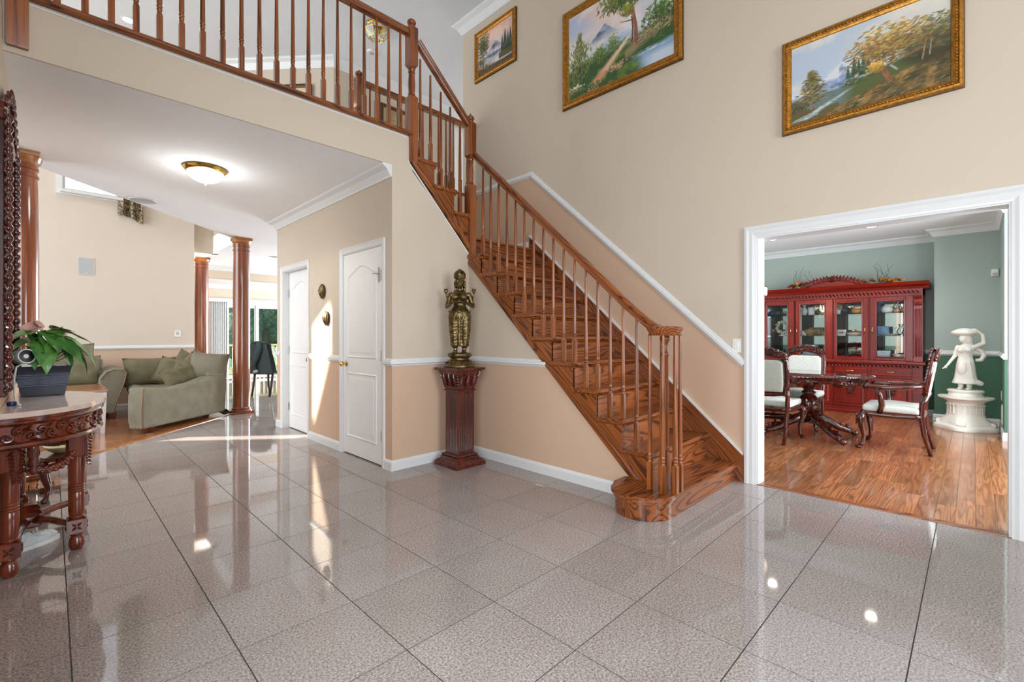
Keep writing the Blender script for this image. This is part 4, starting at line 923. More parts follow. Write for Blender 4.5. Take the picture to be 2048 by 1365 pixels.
for i, (x, y) in enumerate(LEG):
    out = Vector((x-XC+.25, y-YC, 0)).normalized()
    mb = MB().lathe([(.022, 0), (.030, .008), (.036, .03), (.034, .06), (.024, .078), (.034, .088), (.034, .096)], (x, y, 0), 18)
    mb.sqlathe([(.030, .094), (.042, .098), (.042, .172), (.034, .178)], (x, y, 0), None)
    mb.lathe([(.032, .176), (.037, .184), (.032, .192), (.034, .20), (.036, .32), (.034, .325), (.038, .332), (.034, .339), (.038, .346), (.034, .353), (.038, .36), (.034, .367), (.036, .375), (.038, .50), (.040, .56), (.036, .60), (.03, .65)], (x, y, 0), 20)
    lg = mb.build('leg', M['rose'], tb, 35)
    c2 = MB()                                   # carved knee block and rosette
    c2.box(x-.045, x+.045, y-.045, y+.045, .52, .646, .012)
    for q in range(9):
        z = .63-.018*q; w_ = .036*(1-q/12)
        for s_ in (-1, 1):
            side = Vector((-out.y, out.x, 0))*s_
            p0 = Vector((x, y, z))+out*.048+side*.006; leaf(c2, p0, p0+side*w_+Vector((0, 0, -.022))+out*.006, .009, .010, out)
    o = c2.build('knee_carving', M['rose'], lg, 40); o['kind'] = 'stuff'
    ro = MB()
    for nx, ny in ((1, 0), (-1, 0), (0, 1), (0, -1)):
        c = Vector((x+nx*.043, y+ny*.043, .135)); sd = Vector((-ny, nx, 0))
        for q in range(4):
            a = PI/4+q*PI/2; leaf(ro, c, c+sd*(.03*math.cos(a))+Vector((0, 0, .03*math.sin(a))), .008, .006, (nx, ny, 0))
        ro.ell(c, .006, nu=6, nv=4)
    o = ro.build('rosette', M['rose'], lg, 40); o['kind'] = 'stuff'
    h_ = Vector((hub[0], hub[1], .135)); l_ = Vector((x, y, .135)); mid = (h_+l_)/2+Vector((0, 0, .0)); bow = Vector((mid.x-XC, 0, 0))
    MB().tube([l_, l_*.7+h_*.3+Vector((0, 0, .006)), mid+Vector((0, 0, .014)), l_*.25+h_*.75+Vector((0, 0, .012)), h_], [.020, .020, .021, .021, .022], 8).build('stretcher', M['rose'], tb, 50)
MB().box(hub[0]-.055, hub[0]+.055, hub[1]-.055, hub[1]+.055, .10, .175, .01).sqlathe([(.05, .175), (.058, .185), (.045, .20), (.05, .215), (.035, .23)], (hub[0], hub[1], 0)).build('stretcher_block', M['rose'], tb, 30)
gl = MB()                                        # hanging carved garlands between the legs
for (x0, y0), (x1, y1) in zip(LEG[:-1], LEG[1:]):
    for i in range(23):
        f = i/22; z = .585-.085*4*f*(1-f); b = 1+.10*math.sin(PI*f)
        x = XC+(x0+(x1-x0)*f-XC)*b; y = YC+(y0+(y1-y0)*f-YC)*b
        gl.ell((x, y, z), (.020, .020, .022), nu=8, nv=6); gl.ell((x+.012, y-.006, z-.010+.02*(i % 2)), .012, nu=6, nv=5); gl.ell((x+.010, y+.010, z+.012-.02*(i % 2)), .011, nu=6, nv=5)
o = gl.build('garland_carving', M['rose'], tb, 180, fix=False); o['kind'] = 'stuff'
dp = MB()
for y in (3.36, 4.36):
    dp.lathe([(.008, .50), (.02, .52), (.012, .54), (.022, .56), (.016, .58), (.024, .60), (.02, .645)], (-.06, y, 0), 10)
dp.build('pendant', M['rose'], tb, 60)['kind'] = 'stuff'
# ---- carved wall mirror above it
mr = wthing('wall_mirror', 'tall wall mirror in a dark carved frame above the console table', 'mirror', (-.18, 3.86, .95))
MB().box(-.178, -.164, 3.50, 4.14, 1.0, 2.24).build('mirror_glass', M['mirror'], mr)
for s_, yc in ((-1, 3.43), (1, 4.20)):
    p = MB().box(-.179, -.160, yc-.05, yc+.05, .90, 2.34, .004); p.build('side_panel', M['mahog'], mr)
    prof = []; z = .92
    while z < 2.30:
        prof += [(.010, z), (.020, z+.014), (.021, z+.03), (.012, z+.045)]; z += .05
    MB().lathe(prof, (-.150, yc, 0), 14).build('twisted_post', M['mahog'], mr, 60)
    c = MB()
    for i in range(30):
        z = .93+i*.047; scroll(c, (-.158, yc+s_*.06, z), .022, 1.2, (0, 1, 0), (0, 0, 1), .006, .004, a0=i*.9, n=12); leaf(c, (-.160, yc+s_*.05, z), (-.150, yc+s_*.105, z+.03*(-1)**i), .010, .010, (1, 0, 0))
    c.build('side_carving', M['mahog'], mr, 60, fix=False)['kind'] = 'stuff'
tp = MB().prism_x([(3.36, 2.30), (4.36, 2.30), (4.34, 2.36), (4.15, 2.44), (4.0, 2.50), (3.86, 2.56), (3.72, 2.50), (3.57, 2.44), (3.38, 2.36)], -.179, -.160); tp.box(-.179, -.150, 3.36, 4.36, 2.27, 2.32, .005)
tp.build('crest', M['mahog'], mr)
c = MB()
for i in range(26):
    y = 3.40+.92*i/25; z = 2.36+.16*math.sin(PI*i/25); scroll(c, (-.154, y, z), .03, 1.3, (0, 1, 0), (0, 0, 1), .008, .005, a0=i*1.7, n=12); leaf(c, (-.156, y, z-.02), (-.145, y+.05*(-1)**i, z+.03), .014, .012, (1, 0, 0))
c.build('crest_carving', M['mahog'], mr, 60, fix=False)['kind'] = 'stuff'
MB().box(-.179, -.150, 3.36, 4.36, .90, .99, .006).build('bottom_rail', M['mahog'], mr)
# ---- potted anthurium
pc = (-.030, 4.14); M['glaze'] = plain('dark_blue_glazed_ceramic', (44, 46, 58), .16, var=.25, sc=9)
M['glazeband'] = plain('rubbed_glaze_band', (92, 104, 124), .2, var=.25, sc=30)
pl = thing('potted_anthurium', 'pink anthurium with glossy leaves in a dark ribbed square planter on the console', 'plant', (pc[0], pc[1], ZTOP), 0)
q0, q1, hh = .096, .126, .185
def shell(prof, ax=1.0, ay=.62):
    mb = MB(); vs = []; fs = []
    for r, z in prof: vs += [(a*r*ax, b*r*ay, z) for a, b in ((-1, -1), (1, -1), (1, 1), (-1, 1))]
    for j in range(len(prof)-1): fs += [(j*4+i, j*4+(i+1) % 4, j*4+4+(i+1) % 4, j*4+4+i) for i in range(4)]
    m_ = len(prof)*4-4; fs += [(3, 2, 1, 0), (m_, m_+1, m_+2, m_+3)]; return mb.add(vs, fs)
lrp = lambda z: q0+(q1-q0)*z/hh
pot = shell([(q0-.004, 0), (q0, .004), (lrp(.06), .06), (lrp(.066)+.003, .062), (lrp(.066)+.003, .068), (lrp(.07), .070), (lrp(.125), .125), (lrp(.13)+.003, .128), (lrp(.13)+.003, .134), (lrp(.14), .136), (q1+.002, hh-.006), (q1+.006, hh), (q1-.006, hh), (q1-.012, hh-.03)]).build('pot', M['glaze'], pl, 20)
rb_ = MB()
for i in range(7):
    z = .075+.0075*i; r = lrp(z)+.0015
    rb_.add([(a*r*k_, b*r*.62*k_, zz) for zz, k_ in ((z-.002, 1.0), (z, 1.012), (z+.002, 1.0)) for a, b in ((-1, -1), (1, -1), (1, 1), (-1, 1))], [(j*4+i_, j*4+(i_+1) % 4, j*4+4+(i_+1) % 4, j*4+4+i_) for j in (0, 1) for i_ in range(4)])
for z in (.065, .131):
    r = lrp(z)+.0045; rb_.add([(a*r*k_, b*r*.64*k_, zz) for zz, k_ in ((z-.003, .99), (z, 1.0), (z+.003, .99)) for a, b in ((-1, -1), (1, -1), (1, 1), (-1, 1))], [(j*4+i_, j*4+(i_+1) % 4, j*4+4+(i_+1) % 4, j*4+4+i_) for j in (0, 1) for i_ in range(4)])
rb_.build('ribbed_band', M['glazeband'], pot)
M['soil'] = plain('potting_soil', (40, 30, 24), .95, var=.3, sc=60)
MB().box(-.108, .108, -.066, .066, hh-.05, hh-.02).build('soil', M['soil'], pl)
def leafmat():
    t = NT('glossy_green_leaf'); v = t.vec('Object', rnd=4); n_ = t.noise(v, 9, 3); c = t.ramp(n_, [(.3, lin((44, 92, 44))), (.7, lin((122, 178, 92)))])
    oi = t.n('ShaderNodeObjectInfo'); c = t.mix(1, c, t.ramp(oi.outputs['Random'], [(0, (.6, .7, .7, 1)), (1, (1.15, 1.2, .9, 1))]), 'MULTIPLY'); return t.out(c, .28, 0, .5)
M['leaf'] = leafmat(); M['stem'] = plain('leaf_stem', (104, 140, 70), .5); M['spathe'] = plain('pink_spathe', (236, 176, 168), .3, var=.15, sc=14); M['spadix'] = plain('spadix', (150, 120, 70), .6)
def leafmesh(L, W, droop, heart=True, fold=.25, nu=9, nv=7):
    mb = MB()
    def fn(u, v):
        t_ = u; s_ = v*2-1; prof = (math.sin(PI*min(1, t_**.62))**.9 if heart else math.sin(PI*t_)**.8); wv = W*prof
        x = t_*L-(.18*L*abs(s_)*(1-t_)**3 if heart else 0); y = s_*wv; z = -droop*L*t_*t_+fold*abs(y)+.004*math.sin(t_*9)
        return (x, y, z)
    return mb.grid(fn, nu, nv)
LVS = [(-2.0, .06, .40, .24, .055, .25, -.05), (-2.15, .05, .34, .20, .05, .3, .1), (-.15, .10, .34, .22, .045, .55, .45), (.1, .11, .28, .20, .045, .6, .65), (-.45, .10, .40, .17, .05, .3, .2), (-1.6, .06, .30, .15, .058, .7, .35), (-1.2, .08, .36, .15, .055, .5, .25), (-.8, .10, .31, .17, .052, .6, .35), (1.3, .06, .40, .15, .05, .35, .1), (.8, .07, .36, .18, .05, .4, .2), (-1.85, .07, .24, .13, .05, .7, .5), (-1.0, .04, .42, .13, .045, .2, .1), (.45, .08, .34, .18, .045, .45, .3), (-1.45, .09, .22, .13, .05, .8, .6), (-.6, .05, .45, .13, .04, .2, .05), (-2.3, .04, .43, .12, .04, .3, .0), (-1.35, .05, .40, .13, .05, .6, .5), (-.3, .08, .24, .15, .05, .8, .7), (-1.7, .03, .36, .13, .055, .7, .6)]
for a, r, z, L, W, dr, tl in LVS:
    z *= .92; base = Vector((r*math.cos(a), r*math.sin(a)*.8, hh-.02+z*.62)); root_ = Vector((.25*base.x, .25*base.y, hh-.03))
    o = leafmesh(L*1.0, W, dr).build('leaf', M['leaf'], pl, 180, fix=False); o.location = base; o.rotation_euler = (rnd.uniform(-.3, .3), tl, a)
    MB().tube([root_, (root_+base)/2+Vector((0, 0, .03)), base], .0035, 6).build('leaf_stem', M['stem'], pl, 180)
for x, y, z, a, tl in ((-.01, -.03, .43, 3.3, -1.0), (.035, -.02, .40, .3, 1.0)):
    b = Vector((x, y, z)); MB().tube([(x*.3, y*.3, hh-.03), (x*.7, y*.7, z*.7), b], .004, 6).build('flower_stem', M['stem'], pl, 180)
    o = leafmesh(.095, .042, .25, fold=.15).build('flower', M['spathe'], pl, 180, fix=False); o.location = b; o.rotation_euler = (tl, 0, a)
    s_ = MB().tube([(.015, 0, .004), (.03, 0, .03), (.038, 0, .055)], [.006, .006, .003], 8).build('spadix', M['spadix'], o, 180)
# a sparse spray of thin young leaves
for i in range(22):
    a = rnd.uniform(4.0, 7.0); L = rnd.uniform(.10, .2); o = leafmesh(L, .010, .3, False, .1, 6, 3).build('leaf', M['leaf'], pl, 180, fix=False)
    o.location = (.05*math.cos(a), .03*math.sin(a), hh+rnd.uniform(.0, .08)); o.rotation_euler = (0, rnd.uniform(-1.2, -.5), a)
# ---- small camera on the planter, puck, cable
cm = thing('security_camera', 'small white round security camera with dark lens on the rim of the dark planter', 'camera', (-.112, 4.055, ZTOP+.186), 0)
Mx = T(.0, -.02, .062) @ rz(math.radians(-62)) @ ry(PI/2-.1) @ Matrix.Scale(1.2, 4)
MB().lathe([(.030, -.045), (.036, -.038), (.037, .02), (.036, .026), (.032, .026), (.031, .018)], M=Mx, n=28).build('camera_body', M['plastic'], cm, 40)
MB().lathe([(.0, .010), (.032, .012), (.032, .019), (.012, .021), (.010, .017), (.0, .018)], M=Mx, n=24, cap=False).build('camera_lens', M['black'], cm, 40)
MB().box(-.012, .10, -.03, .02, -.0005, .012, .003).lathe([(.02, .01), (.02, .016), (.010, .02), (.010, .03)], (0, -.012, 0), n=18).build('camera_stand', M['plastic'], cm, 40)
MB().tube([(-.01, .0, .02), (-.03, -.08, .0), (-.035, -.16, -.06), (-.03, -.26, -.13), (-.02, -.40, -.178), (.0, -.5, -.180)], .005, 8).build('power_cable', M['plastic'], cm, 180)
M['blue'] = plain('navy_plastic', (22, 36, 92), .3)
pk = wthing('bottle_cap', 'small ribbed navy blue cap on the marble console top', 'cap', (-.145, 3.62, ZTOP))
MB().lathe([(.016, 0), (.018, .003), (.018, .018), (.016, .021), (0.001, .021)], (-.145, 3.62, ZTOP), 20).build('cap_body', M['blue'], pk, 40)
rbm = MB()
for i in range(20): a = 2*PI*i/20; rbm.box(-.0012, .0012, .0175, .0195, .003, .018, M=T(-.145, 3.62, ZTOP) @ rz(a))
rbm.build('grip_ribs', M['blue'], pk)['kind'] = 'stuff'
# ---- sneaker under the table
M['shoe'] = plain('pale_grey_knit', (206, 212, 214), .8, var=.12, sc=40); M['sole'] = plain('white_rubber', (226, 228, 226), .5); M['cyan'] = plain('cyan_lining', (60, 190, 206), .6)
sh = thing('sneaker', 'pale grey sneaker with cyan lining and white laces under the console table', 'shoe', (-.075, 3.80, 0), math.radians(28))
s_ = MB().ell((0, 0, .035), (.125, .042, .036)).ell((-.055, 0, .06), (.065, .038, .040)).ell((.05, 0, .045), (.06, .038, .03))
sculpt('upper', s_, M['shoe'], sh, .006, 3)
MB().prism([(.13*math.cos(a)*(1.0), .046*math.sin(a)*(1-.15*math.cos(a))) for a in [2*PI*i/28 for i in range(28)]], 0, .022).build('sole', M['sole'], sh)
MB().ell((-.06, 0, .092), (.04, .026, .014)).build('lining', M['cyan'], sh, 180)
lc = MB()
for i in range(5): lc.tube([(.0+.014*i, -.034, .070-.004*i), (.006+.014*i, 0, .084-.004*i), (.0+.014*i, .034, .070-.004*i)], .004, 6)
lc.tube([(.0, .02, .08), (-.03, .055, .07), (-.01, .075, .04), (.03, .06, .02)], .004, 6); lc.build('laces', M['sole'], sh, 180)
# ---- small side table with onyx bowl, seen under the console
sd = wthing('side_table', 'small dark side table with curved legs behind the console table', 'table', (.06, 4.86, 0))
MB().prism([(.06+.13*math.cos(2*PI*i/24), 4.86+.22*math.sin(2*PI*i/24)) for i in range(24)], .30, .325).build('tabletop', M['mahog'], sd)
for sx, sy in ((1, -1), (1, 1), (-1, -1), (-1, 1)):
    x, y = .06+sx*.09, 4.86+sy*.14
    MB().tube([(x-sx*.02, y-sy*.03, .30), (x+sx*.015, y+sy*.02, .25), (x, y, .17), (x-sx*.02, y-sy*.03, .09), (x-sx*.01, y-sy*.02, .03), (x+sx*.012, y+sy*.02, 0.004)], [.022, .026, .021, .016, .015, .019], 10).build('leg', M['mahog'], sd, 180)
M['onyx'] = plain('pale_green_onyx', (206, 202, 158), .2, var=.12, sc=12)
bw = MB().lathe([(.045, 0), (.06, .006), (.10, .03), (.125, .05), (.130, .056), (.122, .058), (.095, .040), (.05, .018), (.002, .015)], (.06, 4.86, .325), 36, sx=.8)
tag(bw.build_at('onyx_bowl', M['onyx'], (.06, 4.86, .325), 50), 'shallow pale green onyx bowl on the small dark side table', 'bowl')
tr = wthing('wooden_tray', 'slatted light wooden tray lying on the floor under the console', 'tray', (-.05, 5.20, 0))
for i in range(5): MB().box(-.16+.045*i, -.122+.045*i, 5.06, 5.34, .02, .034, .003).build('slat', M['capw'], tr)
for y in (5.09, 5.29): MB().box(-.16, .058, y, y+.02, 0, .02, .002).build('runner', M['capw'], tr)
# ================================================================ PEDESTAL AND BRONZE STATUE
pd = wthing('pedestal', 'dark mahogany square pedestal with carved acanthus capital in the corner', 'pedestal', (2.725, 3.42, 0)); PX, PY = 2.725, 3.42
MB().sqlathe([(.172, 0), (.172, .028), (.165, .036), (.150, .050), (.140, .058), (.128, .064), (.128, .078), (.120, .086), (.112, .092), (.112, .104), (.102, .112)], (PX, PY, 0)).build('plinth', M['mahog'], pd, 25)
dn = MB()
for r, z in ((.160, .040), (.120, .100)):
    for i in range(22):
        q = -r+2*r*(i+.5)/22
        for nx, ny in ((0, -1), (-1, 0)): dn.ell((PX+(q if nx == 0 else nx*r), PY+(q if ny == 0 else ny*r), z), (.006, .006, .008), nu=6, nv=4)
dn.build('plinth_beading', M['mahog'], pd, 180, fix=False)['kind'] = 'stuff'
MB().sqlathe([(.094, .110), (.094, .688), (.106, .692), (.106, .704), (.094, .710)], (PX, PY, 0)).build('shaft', M['mahog'], pd, 20)
fl_ = MB()
for i in range(7):
    q = -.072+.024*i
    fl_.box(PX+q-.006, PX+q+.006, PY-.098, PY-.090, .14, .67, .003); fl_.box(PX-.098, PX-.090, PY+q-.006, PY+q+.006, .14, .67, .003)
fl_.build('fluting', M['mahog'], pd)['kind'] = 'stuff'
MB().sqlathe([(.094, .708), (.10, .75), (.112, .80), (.132, .845), (.140, .875), (.150, .880)], (PX, PY, 0)).build('capital', M['mahog'], pd, 25)
ac = MB()
for sx, sy in ((0, -1), (-1, 0), (1, 0), (0, 1)):
    for i in range(3):
        q = -.075+.075*i; nrm = Vector((sx, sy, 0)); sd_ = Vector((-sy, sx, 0)); c = Vector((PX, PY, 0))+nrm*.100+sd_*q
        for k_ in range(5):
            for s_ in (-1, 1):
                b = c+Vector((0, 0, .73+.024*k_))+nrm*(.006*k_); leaf(ac, b, b+sd_*(s_*.032)+Vector((0, 0, .026))+nrm*.012, .012, .012, nrm)
        leaf(ac, c+Vector((0, 0, .715)), c+Vector((0, 0, .86))+nrm*.035, .02, .016, nrm)
for sx in (-1, 1):
    for sy in (-1, 1):
        d_ = Vector((sx, sy, 0)).normalized(); c = Vector((PX, PY, 0))+d_*.165
        scroll(ac, c+Vector((0, 0, .855)), .030, 1.5, d_, (0, 0, 1), .012, .007, a0=PI/2, n=18, dirn=-1)
        for k_ in range(4): ac.ell(c-d_*(.012+.008*k_)+Vector((0, 0, .81-.026*k_)), (.020, .020, .016), nu=8, nv=6)
ac.build('acanthus_carving', M['mahog'], pd, 50, fix=False)['kind'] = 'stuff'
MB().sqlathe([(.150, .878), (.166, .884), (.170, .892), (.170, .906), (.165, .910)], (PX, PY, 0)).build('top_plate', M['mahog'], pd, 25)
sb = thing('bronze_statue', 'bronze statue of a standing crowned woman holding a tray on a lotus base', 'statue', (PX, PY, .910), -PI/4)
MB().lathe([(.142, 0), (.146, .008), (.144, .018), (.138, .026), (.125, .046), (.105, .064), (.088, .074), (.086, .084), (.100, .094), (.112, .104), (.114, .116), (.110, .128), (.09, .136), (.002, .136)], n=44).build('lotus_base', M['bronze'], sb, 45)
lp = MB()
for i in range(14):
    a = 2*PI*i/14; d_ = Vector((math.cos(a), math.sin(a), 0)); t_ = Vector((-d_.y, d_.x, 0)); leaf(lp, d_*.092+Vector((0, 0, .070)), d_*.142+Vector((0, 0, .022)), .026, .010, d_+Vector((0, 0, 1)))
    scroll(lp, d_*.128+t_*.02+Vector((0, 0, .044)), .012, 1.1, t_, (d_*-.5+Vector((0, 0, .8))).normalized(), .0035, .003, n=10)
lp.build('lotus_petals', M['bronze'], sb, 40, fix=False)['kind'] = 'stuff'
B = MB(); E_ = lambda c, r, m=None: B.ell(c, r, m, 16, 12)
def cap(p0, p1, r0, r1, n=6):
    p0, p1 = Vector(p0), Vector(p1); B.tube([p0.lerp(p1, i/n) for i in range(n+1)], [r0+(r1-r0)*i/n for i in range(n+1)], 12); B.ell(p0, r0, None, 10, 8); B.ell(p1, r1, None, 10, 8)
# feet and ankles
for s_ in (-1, 1):
    E_((s_*.042, -.022, .146), (.024, .048, .014)); cap((s_*.040, .0, .145), (s_*.042, .004, .225), .019, .024)
    for k_ in range(4): E_((s_*.042+(-.015+.010*k_), -.062+.004*abs(k_-1), .143), (.006, .010, .007))
    # skirted legs
    cap((s_*.046, .0, .215), (s_*.052, .0, .36), .040, .050); cap((s_*.052, .0, .36), (s_*.052, .004, .475), .050, .056)
    E_((s_*.050, .012, .47), (.056, .058, .07))
B.lathe([(.086, .198), (.088, .206), (.082, .25), (.088, .33), (.100, .42), (.108, .47), (.098, .52), (.068, .555), (.056, .58), (.056, .60), (.066, .64)], n=28, sy=.44)
B.lathe([(.085, .44), (.098, .48), (.092, .52), (.068, .555), (.056, .58), (.056, .60), (.066, .64)], n=28, sy=.66)
cap((0, -.045, .21), (0, -.055, .47), .011, .012)
# torso, bust, shoulders
B.lathe([(.056, .575), (.058, .60), (.070, .64), (.080, .665), (.074, .688), (.050, .708), (.026, .728)], n=24, sy=.66)
for s_ in (-1, 1):
    E_((s_*.036, -.045, .655), (.037, .038, .036)); E_((s_*.080, .0, .676), (.028, .028, .028))
    cap((s_*.088, .0, .672), (s_*.122, .012, .572), .025, .021); cap((s_*.122, .010, .572), (s_*.075, -.085, .595), .020, .014)
    E_((s_*.068, -.100, .598), (.016, .024, .010))
    for k_ in range(4): cap((s_*(.062+.008*k_), -.112, .598), (s_*(.054+.007*k_), -.136, .600), .0045, .0038, 2)
    # lotus buds raised beside the shoulders
    cap((s_*.112, .025, .62), (s_*.134, .02, .70), .009, .007); E_((s_*.132, .008, .715), (.014, .014, .022)); E_((s_*.120, .006, .722), (.008, .010, .018)); E_((s_*.144, .006, .722), (.008, .010, .018))
B.lathe([(.02, .596), (.06, .598), (.082, .608), (.086, .614), (.078, .614), (.02, .606)], c=(0, -.118, -.004), n=28, sy=.62)
cap((0, .0, .715), (0, -.004, .765), .025, .022)
E_((0, -.008, .795), (.046, .048, .056)); E_((0, -.022, .762), (.030, .032, .024))       # head, jaw
E_((0, -.057, .788), (.008, .013, .015)); E_((0, -.053, .768), (.016, .010, .006))       # nose, mouth
for s_ in (-1, 1):
    E_((s_*.018, -.052, .800), (.011, .007, .006)); E_((s_*.018, -.051, .812), (.015, .007, .004)); E_((s_*.048, .0, .79), (.009, .014, .024)); E_((s_*.044, .0, .76), (.010, .010, .012))
    cap((s_*.036, .022, .79), (s_*.042, .02, .72), .016, .012)
B.lathe([(.050, .828), (.058, .836), (.055, .85), (.058, .866), (.052, .885), (.038, .902), (.020, .914), (.006, .924)], n=22)
sculpt('figure', B, M['bronze'], sb, .0032, 2)
jw = MB()                                         # necklace, girdle and crown ornaments, skirt folds
for i in range(26):
    a = PI*(i/25)-PI; r = .055; jw.ell((r*math.cos(a), -.012+.052*math.sin(a)*.9, .712-.022*(-math.sin(a))), .0045, nu=6, nv=4)
for i in range(30):
    a = 2*PI*i/30; jw.ell((.101*math.cos(a), .064*math.sin(a), .522), (.006, .006, .009), nu=6, nv=4); jw.ell((.053*math.cos(a), .053*math.sin(a), .838), .0045, nu=6, nv=4)
jw.ell((0, -.066, .52), (.02, .008, .018)); jw.ell((0, -.052, .868), (.018, .008, .022))
for s_ in (-1, 1): jw.tube([(s_*.02, -.066, .515), (s_*.045, -.066, .46), (s_*.03, -.068, .43), (0, -.066, .45)], .007, 6)
for i in range(9):
    z = .23+.03*i
    for s_ in (-1, 1): jw.tube([(s_*(.012), -.054, z+.004), (s_*.035, -.060, z-.006), (s_*.06, -.048, z-.002), (s_*(.082+.002*i), -.02, z+.008)], .0032, 5)
for s_ in (-1, 1):
    for z in (.66, .60): jw.tube([(s_*(.10+.0)+.026*math.cos(q_*PI/4), .006+.026*math.sin(q_*PI/4), z) for q_ in range(8)], .004, 5, closed=True)
jw.build('ornaments', M['bronze'], sb, 60, fix=False)['kind'] = 'stuff'
# ================================================================ CEILING FIXTURES
cl_ = wthing('ceiling_light', 'lit dome ceiling light with brass ring under the balcony', 'ceiling light', (1.0, 4.95, ZC-.16))
lx, ly = 1.0, 4.95
MB().lathe([(.172, ZC-.001), (.176, ZC-.010), (.170, ZC-.020), (.160, ZC-.030), (.146, ZC-.040), (.14, ZC-.040)], (lx, ly, 0), 44).build('brass_ring', M['brass'], cl_, 50)
dm = MB(); vs = []; n = 88
for i in range(n):
    a = 2*PI*i/n; rr = 1+.012*(i % 2)
    for k_ in range(9): t_ = PI/2*k_/8; vs.append((lx+.142*rr*math.cos(t_)*math.cos(a), ly+.142*rr*math.cos(t_)*math.sin(a), ZC-.036-.094*math.sin(t_)))
dm.add(vs, [(i*9+j, ((i+1) % n)*9+j, ((i+1) % n)*9+j+1, i*9+j+1) for i in range(n) for j in range(8)]); dm.build('glass_dome', M['lampdome'], cl_, 180)
MB().lathe([(.018, ZC-.124), (.02, ZC-.132), (.010, ZC-.140), (.012, ZC-.146), (.004, ZC-.156)], (lx, ly, 0), 16).build('finial', M['brass'], cl_, 50)
def lamp(name, loc, power, r=.05, col=(1, .93, .82)):
    d = bpy.data.lights.new(name, 'POINT'); d.energy = power; d.shadow_soft_size = r; d.color = col; o = bpy.data.objects.new(name, d); COL.objects.link(o); o.location = loc
d = bpy.data.lights.new('ceiling_light_glow', 'SPOT'); d.energy = 36; d.spot_size = 2.8; d.spot_blend = .5; d.shadow_soft_size = .12; d.color = (1, .95, .88); o = bpy.data.objects.new('ceiling_light_glow', d); COL.objects.link(o); o.location = (lx, ly, ZC-.18)
lamp('ceiling_light_bulb', (lx, ly, ZC-.19), 9, .14, (.94, .98, 1))

cs_ = wthing('ceiling_speaker', 'flat round grey speaker grille set in the white ceiling', 'speaker', (.737, 6.608, ZC-.01))
MB().lathe([(.12, ZC-.001), (.12, ZC-.008), (.115, ZC-.010), (.001, ZC-.010)], (.737, 6.608, 0), 36).build('grille', M['grey'], cs_, 40)
MB().tube([(.737+.122*math.cos(2*PI*i/36), 6.608+.122*math.sin(2*PI*i/36), ZC-.005) for i in range(36)], .005, 6, closed=True).build('rim', M['white'], cs_, 180)
def downlight(x, y, z, label, grp, power, lit=True, spot=True):
    t = wthing('recessed_light', label, 'ceiling light', (x, y, z-.004), grp)
    MB().lathe([(.062, z+.0), (.088, z-.001), (.09, z-.005), (.086, z-.008), (.066, z-.006)], (x, y, 0), 32, cap=False).build('trim_ring', M['white'], t, 50)
    MB().lathe([(.066, z-.004), (.001, z-.0035)], (x, y, 0), 28, cap=False).build('diffuser', M['lampglow'] if lit else M['grey'], t, 50)
    if power:
        d = bpy.data.lights.new('recessed_light_glow', 'SPOT'); d.energy = power; d.spot_size = 2.4; d.spot_blend = .6; d.shadow_soft_size = .06; d.color = (1, .9, .76); o = bpy.data.objects.new('recessed_light_glow', d); COL.objects.link(o); o.location = (x, y, z-.03)
downlight(8.055, 2.244, ZC, 'lit recessed ceiling light above the crested middle of the china cabinet', 'recessed lights of the dining room', 30)
downlight(8.072, 1.01, ZC, 'lit recessed ceiling light above the right end of the china cabinet', 'recessed lights of the dining room', 30)
downlight(.751, 8.12, ZT, 'lit recessed light in the high ceiling seen through the balcony balusters', None, 40)
downlight(3.05, 9.5, ZC, 'unlit recessed light in the kitchen ceiling beside the tall column', 'recessed lights of the kitchen', 0, False)
downlight(2.75, 10.55, ZC, 'unlit recessed light in the kitchen ceiling between the far columns', 'recessed lights of the kitchen', 0, False)
# faceted brass and glass lantern of the upstairs hall
hl = wthing('ceiling_light', 'faceted brass and glass ceiling lantern of the upstairs hall', 'ceiling light', (3.184, 5.829, ZT-.2)); hx, hy = 3.184, 5.829
rings = [(.10, ZT-.001), (.14, ZT-.04), (.165, ZT-.10), (.10, ZT-.19)]; ed = MB(); gl_ = MB()
P8 = [[Vector((hx+r*math.cos(2*PI*i/8), hy+r*math.sin(2*PI*i/8), z)) for i in range(8)] for r, z in rings]
for k_ in range(4):
    for i in range(8):
        ed.tube([P8[k_][i], P8[k_][(i+1) % 8]], .006, 6)
        if k_ < 3: ed.tube([P8[k_][i], P8[k_+1][i]], .006, 6)
for k_ in range(1, 3):
    for i in range(8):
        o = MB().add([P8[k_][i], P8[k_][(i+1) % 8], P8[k_+1][(i+1) % 8], P8[k_+1][i]], [(0, 1, 2, 3)]).build('pane', M['glass_t'], hl)
ed.build('brass_frame', M['brass'], hl, 60); MB().lathe([(.14, ZT-.001), (.145, ZT-.02), (.12, ZT-.035)], (hx, hy, 0), 8).build('canopy', M['brass'], hl)
MB().lathe([(.02, ZT-.04), (.03, ZT-.07), (.028, ZT-.11), (.01, ZT-.13)], (hx, hy, 0), 16).build('bulb', M['plastic'], hl, 60)
sm = wthing('smoke_detector', 'round white smoke detector on the upstairs ceiling', 'smoke detector', (3.421, 6.413, ZT-.04))
MB().lathe([(.065, ZT-.001), (.07, ZT-.012), (.06, ZT-.03), (.04, ZT-.036), (.002, ZT-.038)], (3.421, 6.413, 0), 28).build('housing', M['plastic'], sm, 40)
MB().lathe([(.04, ZT-.035), (.03, ZT-.042), (.001, ZT-.042)], (3.421, 6.413, 0), 20).build('sensor_cap', M['grey'], sm, 40)
